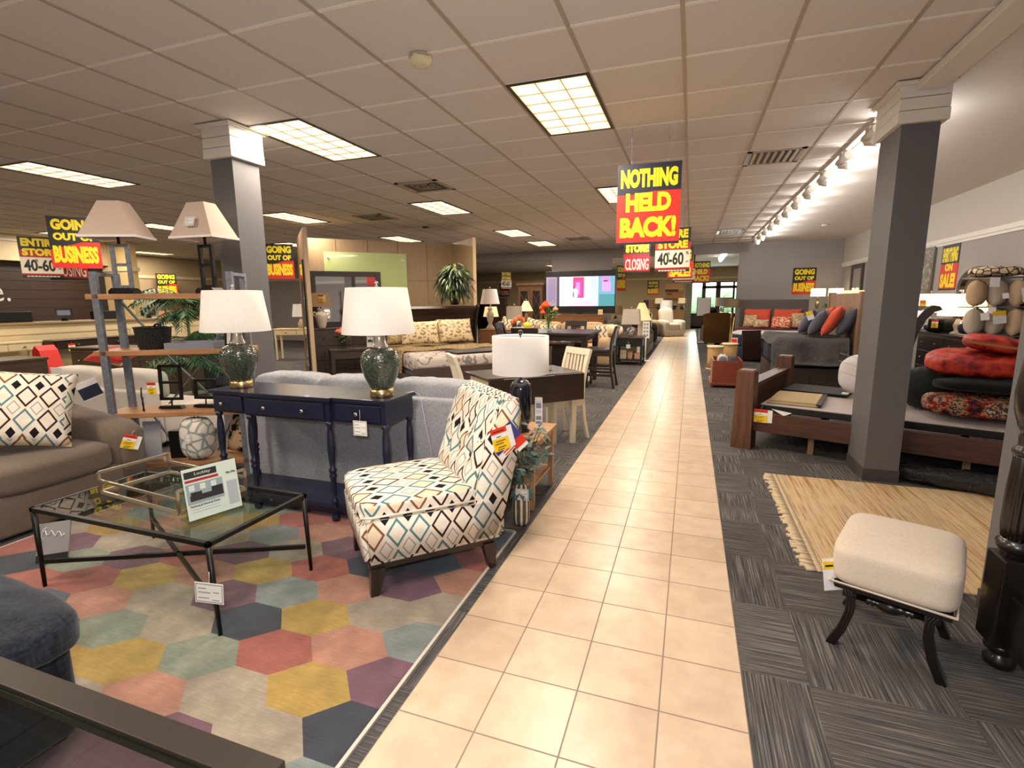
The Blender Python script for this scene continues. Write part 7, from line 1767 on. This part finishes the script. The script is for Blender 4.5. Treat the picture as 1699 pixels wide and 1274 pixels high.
FLL = drum_lamp((1.08, 15.4, 0), 'slim gold floor lamp with smoky shade at the wall edge by the opening', BRASS, [(.13, 0), (.13, .03), (.018, .05), (.018, .9), (.03, .95), (.018, 1.0), (.016, 1.2)], .2, .2, 1.22, 1.46, shade_mat('shade_smoke', (150, 128, 100)))
TT = table4('console_table', 'dark console table before the entrance doors holding decor', (.95, 19.6, 0), 0, 1.2, .4, .95, ESPRESSO, 0)
b = lettering('A', .2, .22, plain('letter_silver', (180, 170, 160), .4, .3), None, (1.02, 19.5, 1.062), .04); b.name = 'decor_letter'; tag(b, 'silver decor letter A on the dark console by the doors', 'letter')
b = MB(); b.puff((0, 0, .11), .34, .24, .22, 2.6, 8); single('bag', b, BLACK, 'dark rounded bag beside the silver letter on the console', 'bag', (.72, 19.6, .951))
b = MB(); b.lathe([(.07, 0), (.09, .08), (.06, .18), (.03, .26), (.035, .3)], 14); single('bottle', b, plain('bottle_dark', (40, 44, 36), .3), 'dark bottle on the dark console near the paper floor lamp', 'bottle', (.45, 19.5, .951))
# behind the wide opening beside the television
chest('sideboard', 'long brown sideboard far beyond the opening beside the television', (-7.4, 25.9, 0), 0, 3.2, .55, .95, wood('side_brown', (96, 66, 42), (124, 88, 60), .5, 0, 8), 2, 4, 'cabinet')
sofa('sofa', 'sage green sofa beyond the wide opening', (-6.4, 20.2, 0), rad(10), 2.0, fabric('sage_fabric', (140, 134, 104), .08), 3)
drum_lamp((-6.9, 25.8, .951), 'grey-green lamp on the far brown sideboard', plain('pale_lamp2', (176, 160, 130), .5), [(.08, 0), (.1, .1), (.04, .24)], .3, .24, .3, .75, SHADEG)
WA = thing('wall_art', 'glowing pale picture on the far tan wall beside the display cabinet', 'picture', (-7.1, 26.98, 1.45))
b = MB(); b.box(-.45, .45, -.03, 0, 0, .8); obj('canvas', b, plain('art_pale', (232, 196, 150), .6, var=.2, scale=4), WA)
b = MB(); b.box(-.45, .45, -.035, -.03, .0, .2); obj('painting', b, plain('paint_dark', (96, 68, 50), .7), WA)
PLF = thing('potted_plant', 'green plant on top of a far shelf behind the tall urn lamp', 'plant', (-9.3, 24.5, 1.6))
b = MB(); b.box(-.4, .4, -.2, .2, -1.6, -.01); obj('stand', b, plain('far_shelf', (70, 52, 38), .6), PLF)
b = MB()
for k in range(60): a = k * 2.4; leaf(b, (.3 * math.sin(k), 0, .05), (math.cos(a), math.sin(a), random.uniform(-.1, 1)), .25, .06)
obj('foliage', b, LEAF, PLF)
chest('cabinet', 'dark cabinet on the far tan wall beside the STORE CLOSING sign', (-10.6, 25.6, 0), 0, 1.2, .5, 1.3, ESPRESSO, 3, 2)
# behind the left partition, against the cross wall
sofa('sofa', 'dark teal sofa against the cross wall behind the partition', (-10.5, 14.9, 0), 0, 2.1, fabric('teal_fabric', (70, 84, 84), .08), 3)
table4('console_table', 'white console table behind the scroll lamp near the cross wall', (-9.6, 10.6, 0), rad(20), 1.2, .4, .8, CREAM, 2)
drum_lamp((-9.5, 10.6, .801), 'pale lamp on the white console behind the grey column', plain('pale_lamp2', (176, 160, 130), .5), [(.08, 0), (.1, .1), (.04, .24)], .22, .18, .3, .62, SHADEW)
# exit sign over the doors
b = MB(); b.box(-.18, .18, -.03, .03, 0, .22); T = single('exit_sign', b, plain('exit_body', (206, 150, 130), .5), 'pale red EXIT sign box high on the wall above the doors', 'sign', (.75, 26.95, 2.6))
lettering('EXIT', .26, .13, plain('exit_red', (196, 60, 50), .5), T, (0, -.032, .11), .02)
# ------------------------------------------------------------------ small resting offsets so soft things lie on, not in, what carries them
NUDGE = {'price_tag': (-.04, .034, .016), 'throw_pillow': (0, 0, .07), 'lamp_cord': (0, 0, .012), 'price_tag.002': (.005, -.006, 0), 'tray.001': (.007, -.013, 0), 'picture_frame': (0, 0, .004), 'photo_frame': (0, 0, .004), 'photo_frame.001': (0, 0, .004),
         'throw_pillow.001': (0, 0, .008), 'throw_pillow.004': (0, -.031, .063), 'price_tag.004': (.04, 0, 0), 'sign_stand.001': (0, 0, .004), 'bed_pillow.001': (.06, -.067, 0), 'throw_pillow.008': (.04, .006, 0), 'throw_blanket': (0, 0, .025),
         'throw_pillow.009': (0, 0, .07), 'throw_pillow.010': (0, 0, .07), 'folded_cloth.001': (-.05, .022, 0), 'price_tag.007': (.008, -.013, 0), 'bed_pillow.006': (-.008, -.039, 0), 'bed_pillow.007': (-.008, -.039, 0),
         'folded_cloth.002': (0, 0, .015), 'folded_cloth.003': (0, 0, .015), 'folded_cloth.004': (0, 0, .015), 'throw_pillow.015': (-.024, .008, 0), 'display_pillow.013': (-.07, 0, 0),
         'folded_quilt': (.02, .02, .015), 'folded_quilt.001': (.02, .02, .02), 'folded_quilt.002': (.02, .02, .03), 'throw_pillow.011': (.02, .02, .03), 'bed_pillow.004': (-.05, .06, .05), 'bed_pillow.005': (-.02, -.04, .06)}
for k_, d_ in NUDGE.items():
    o_ = bpy.data.objects.get(k_)
    if o_ is not None: o_.location = o_.location + Vector(d_)
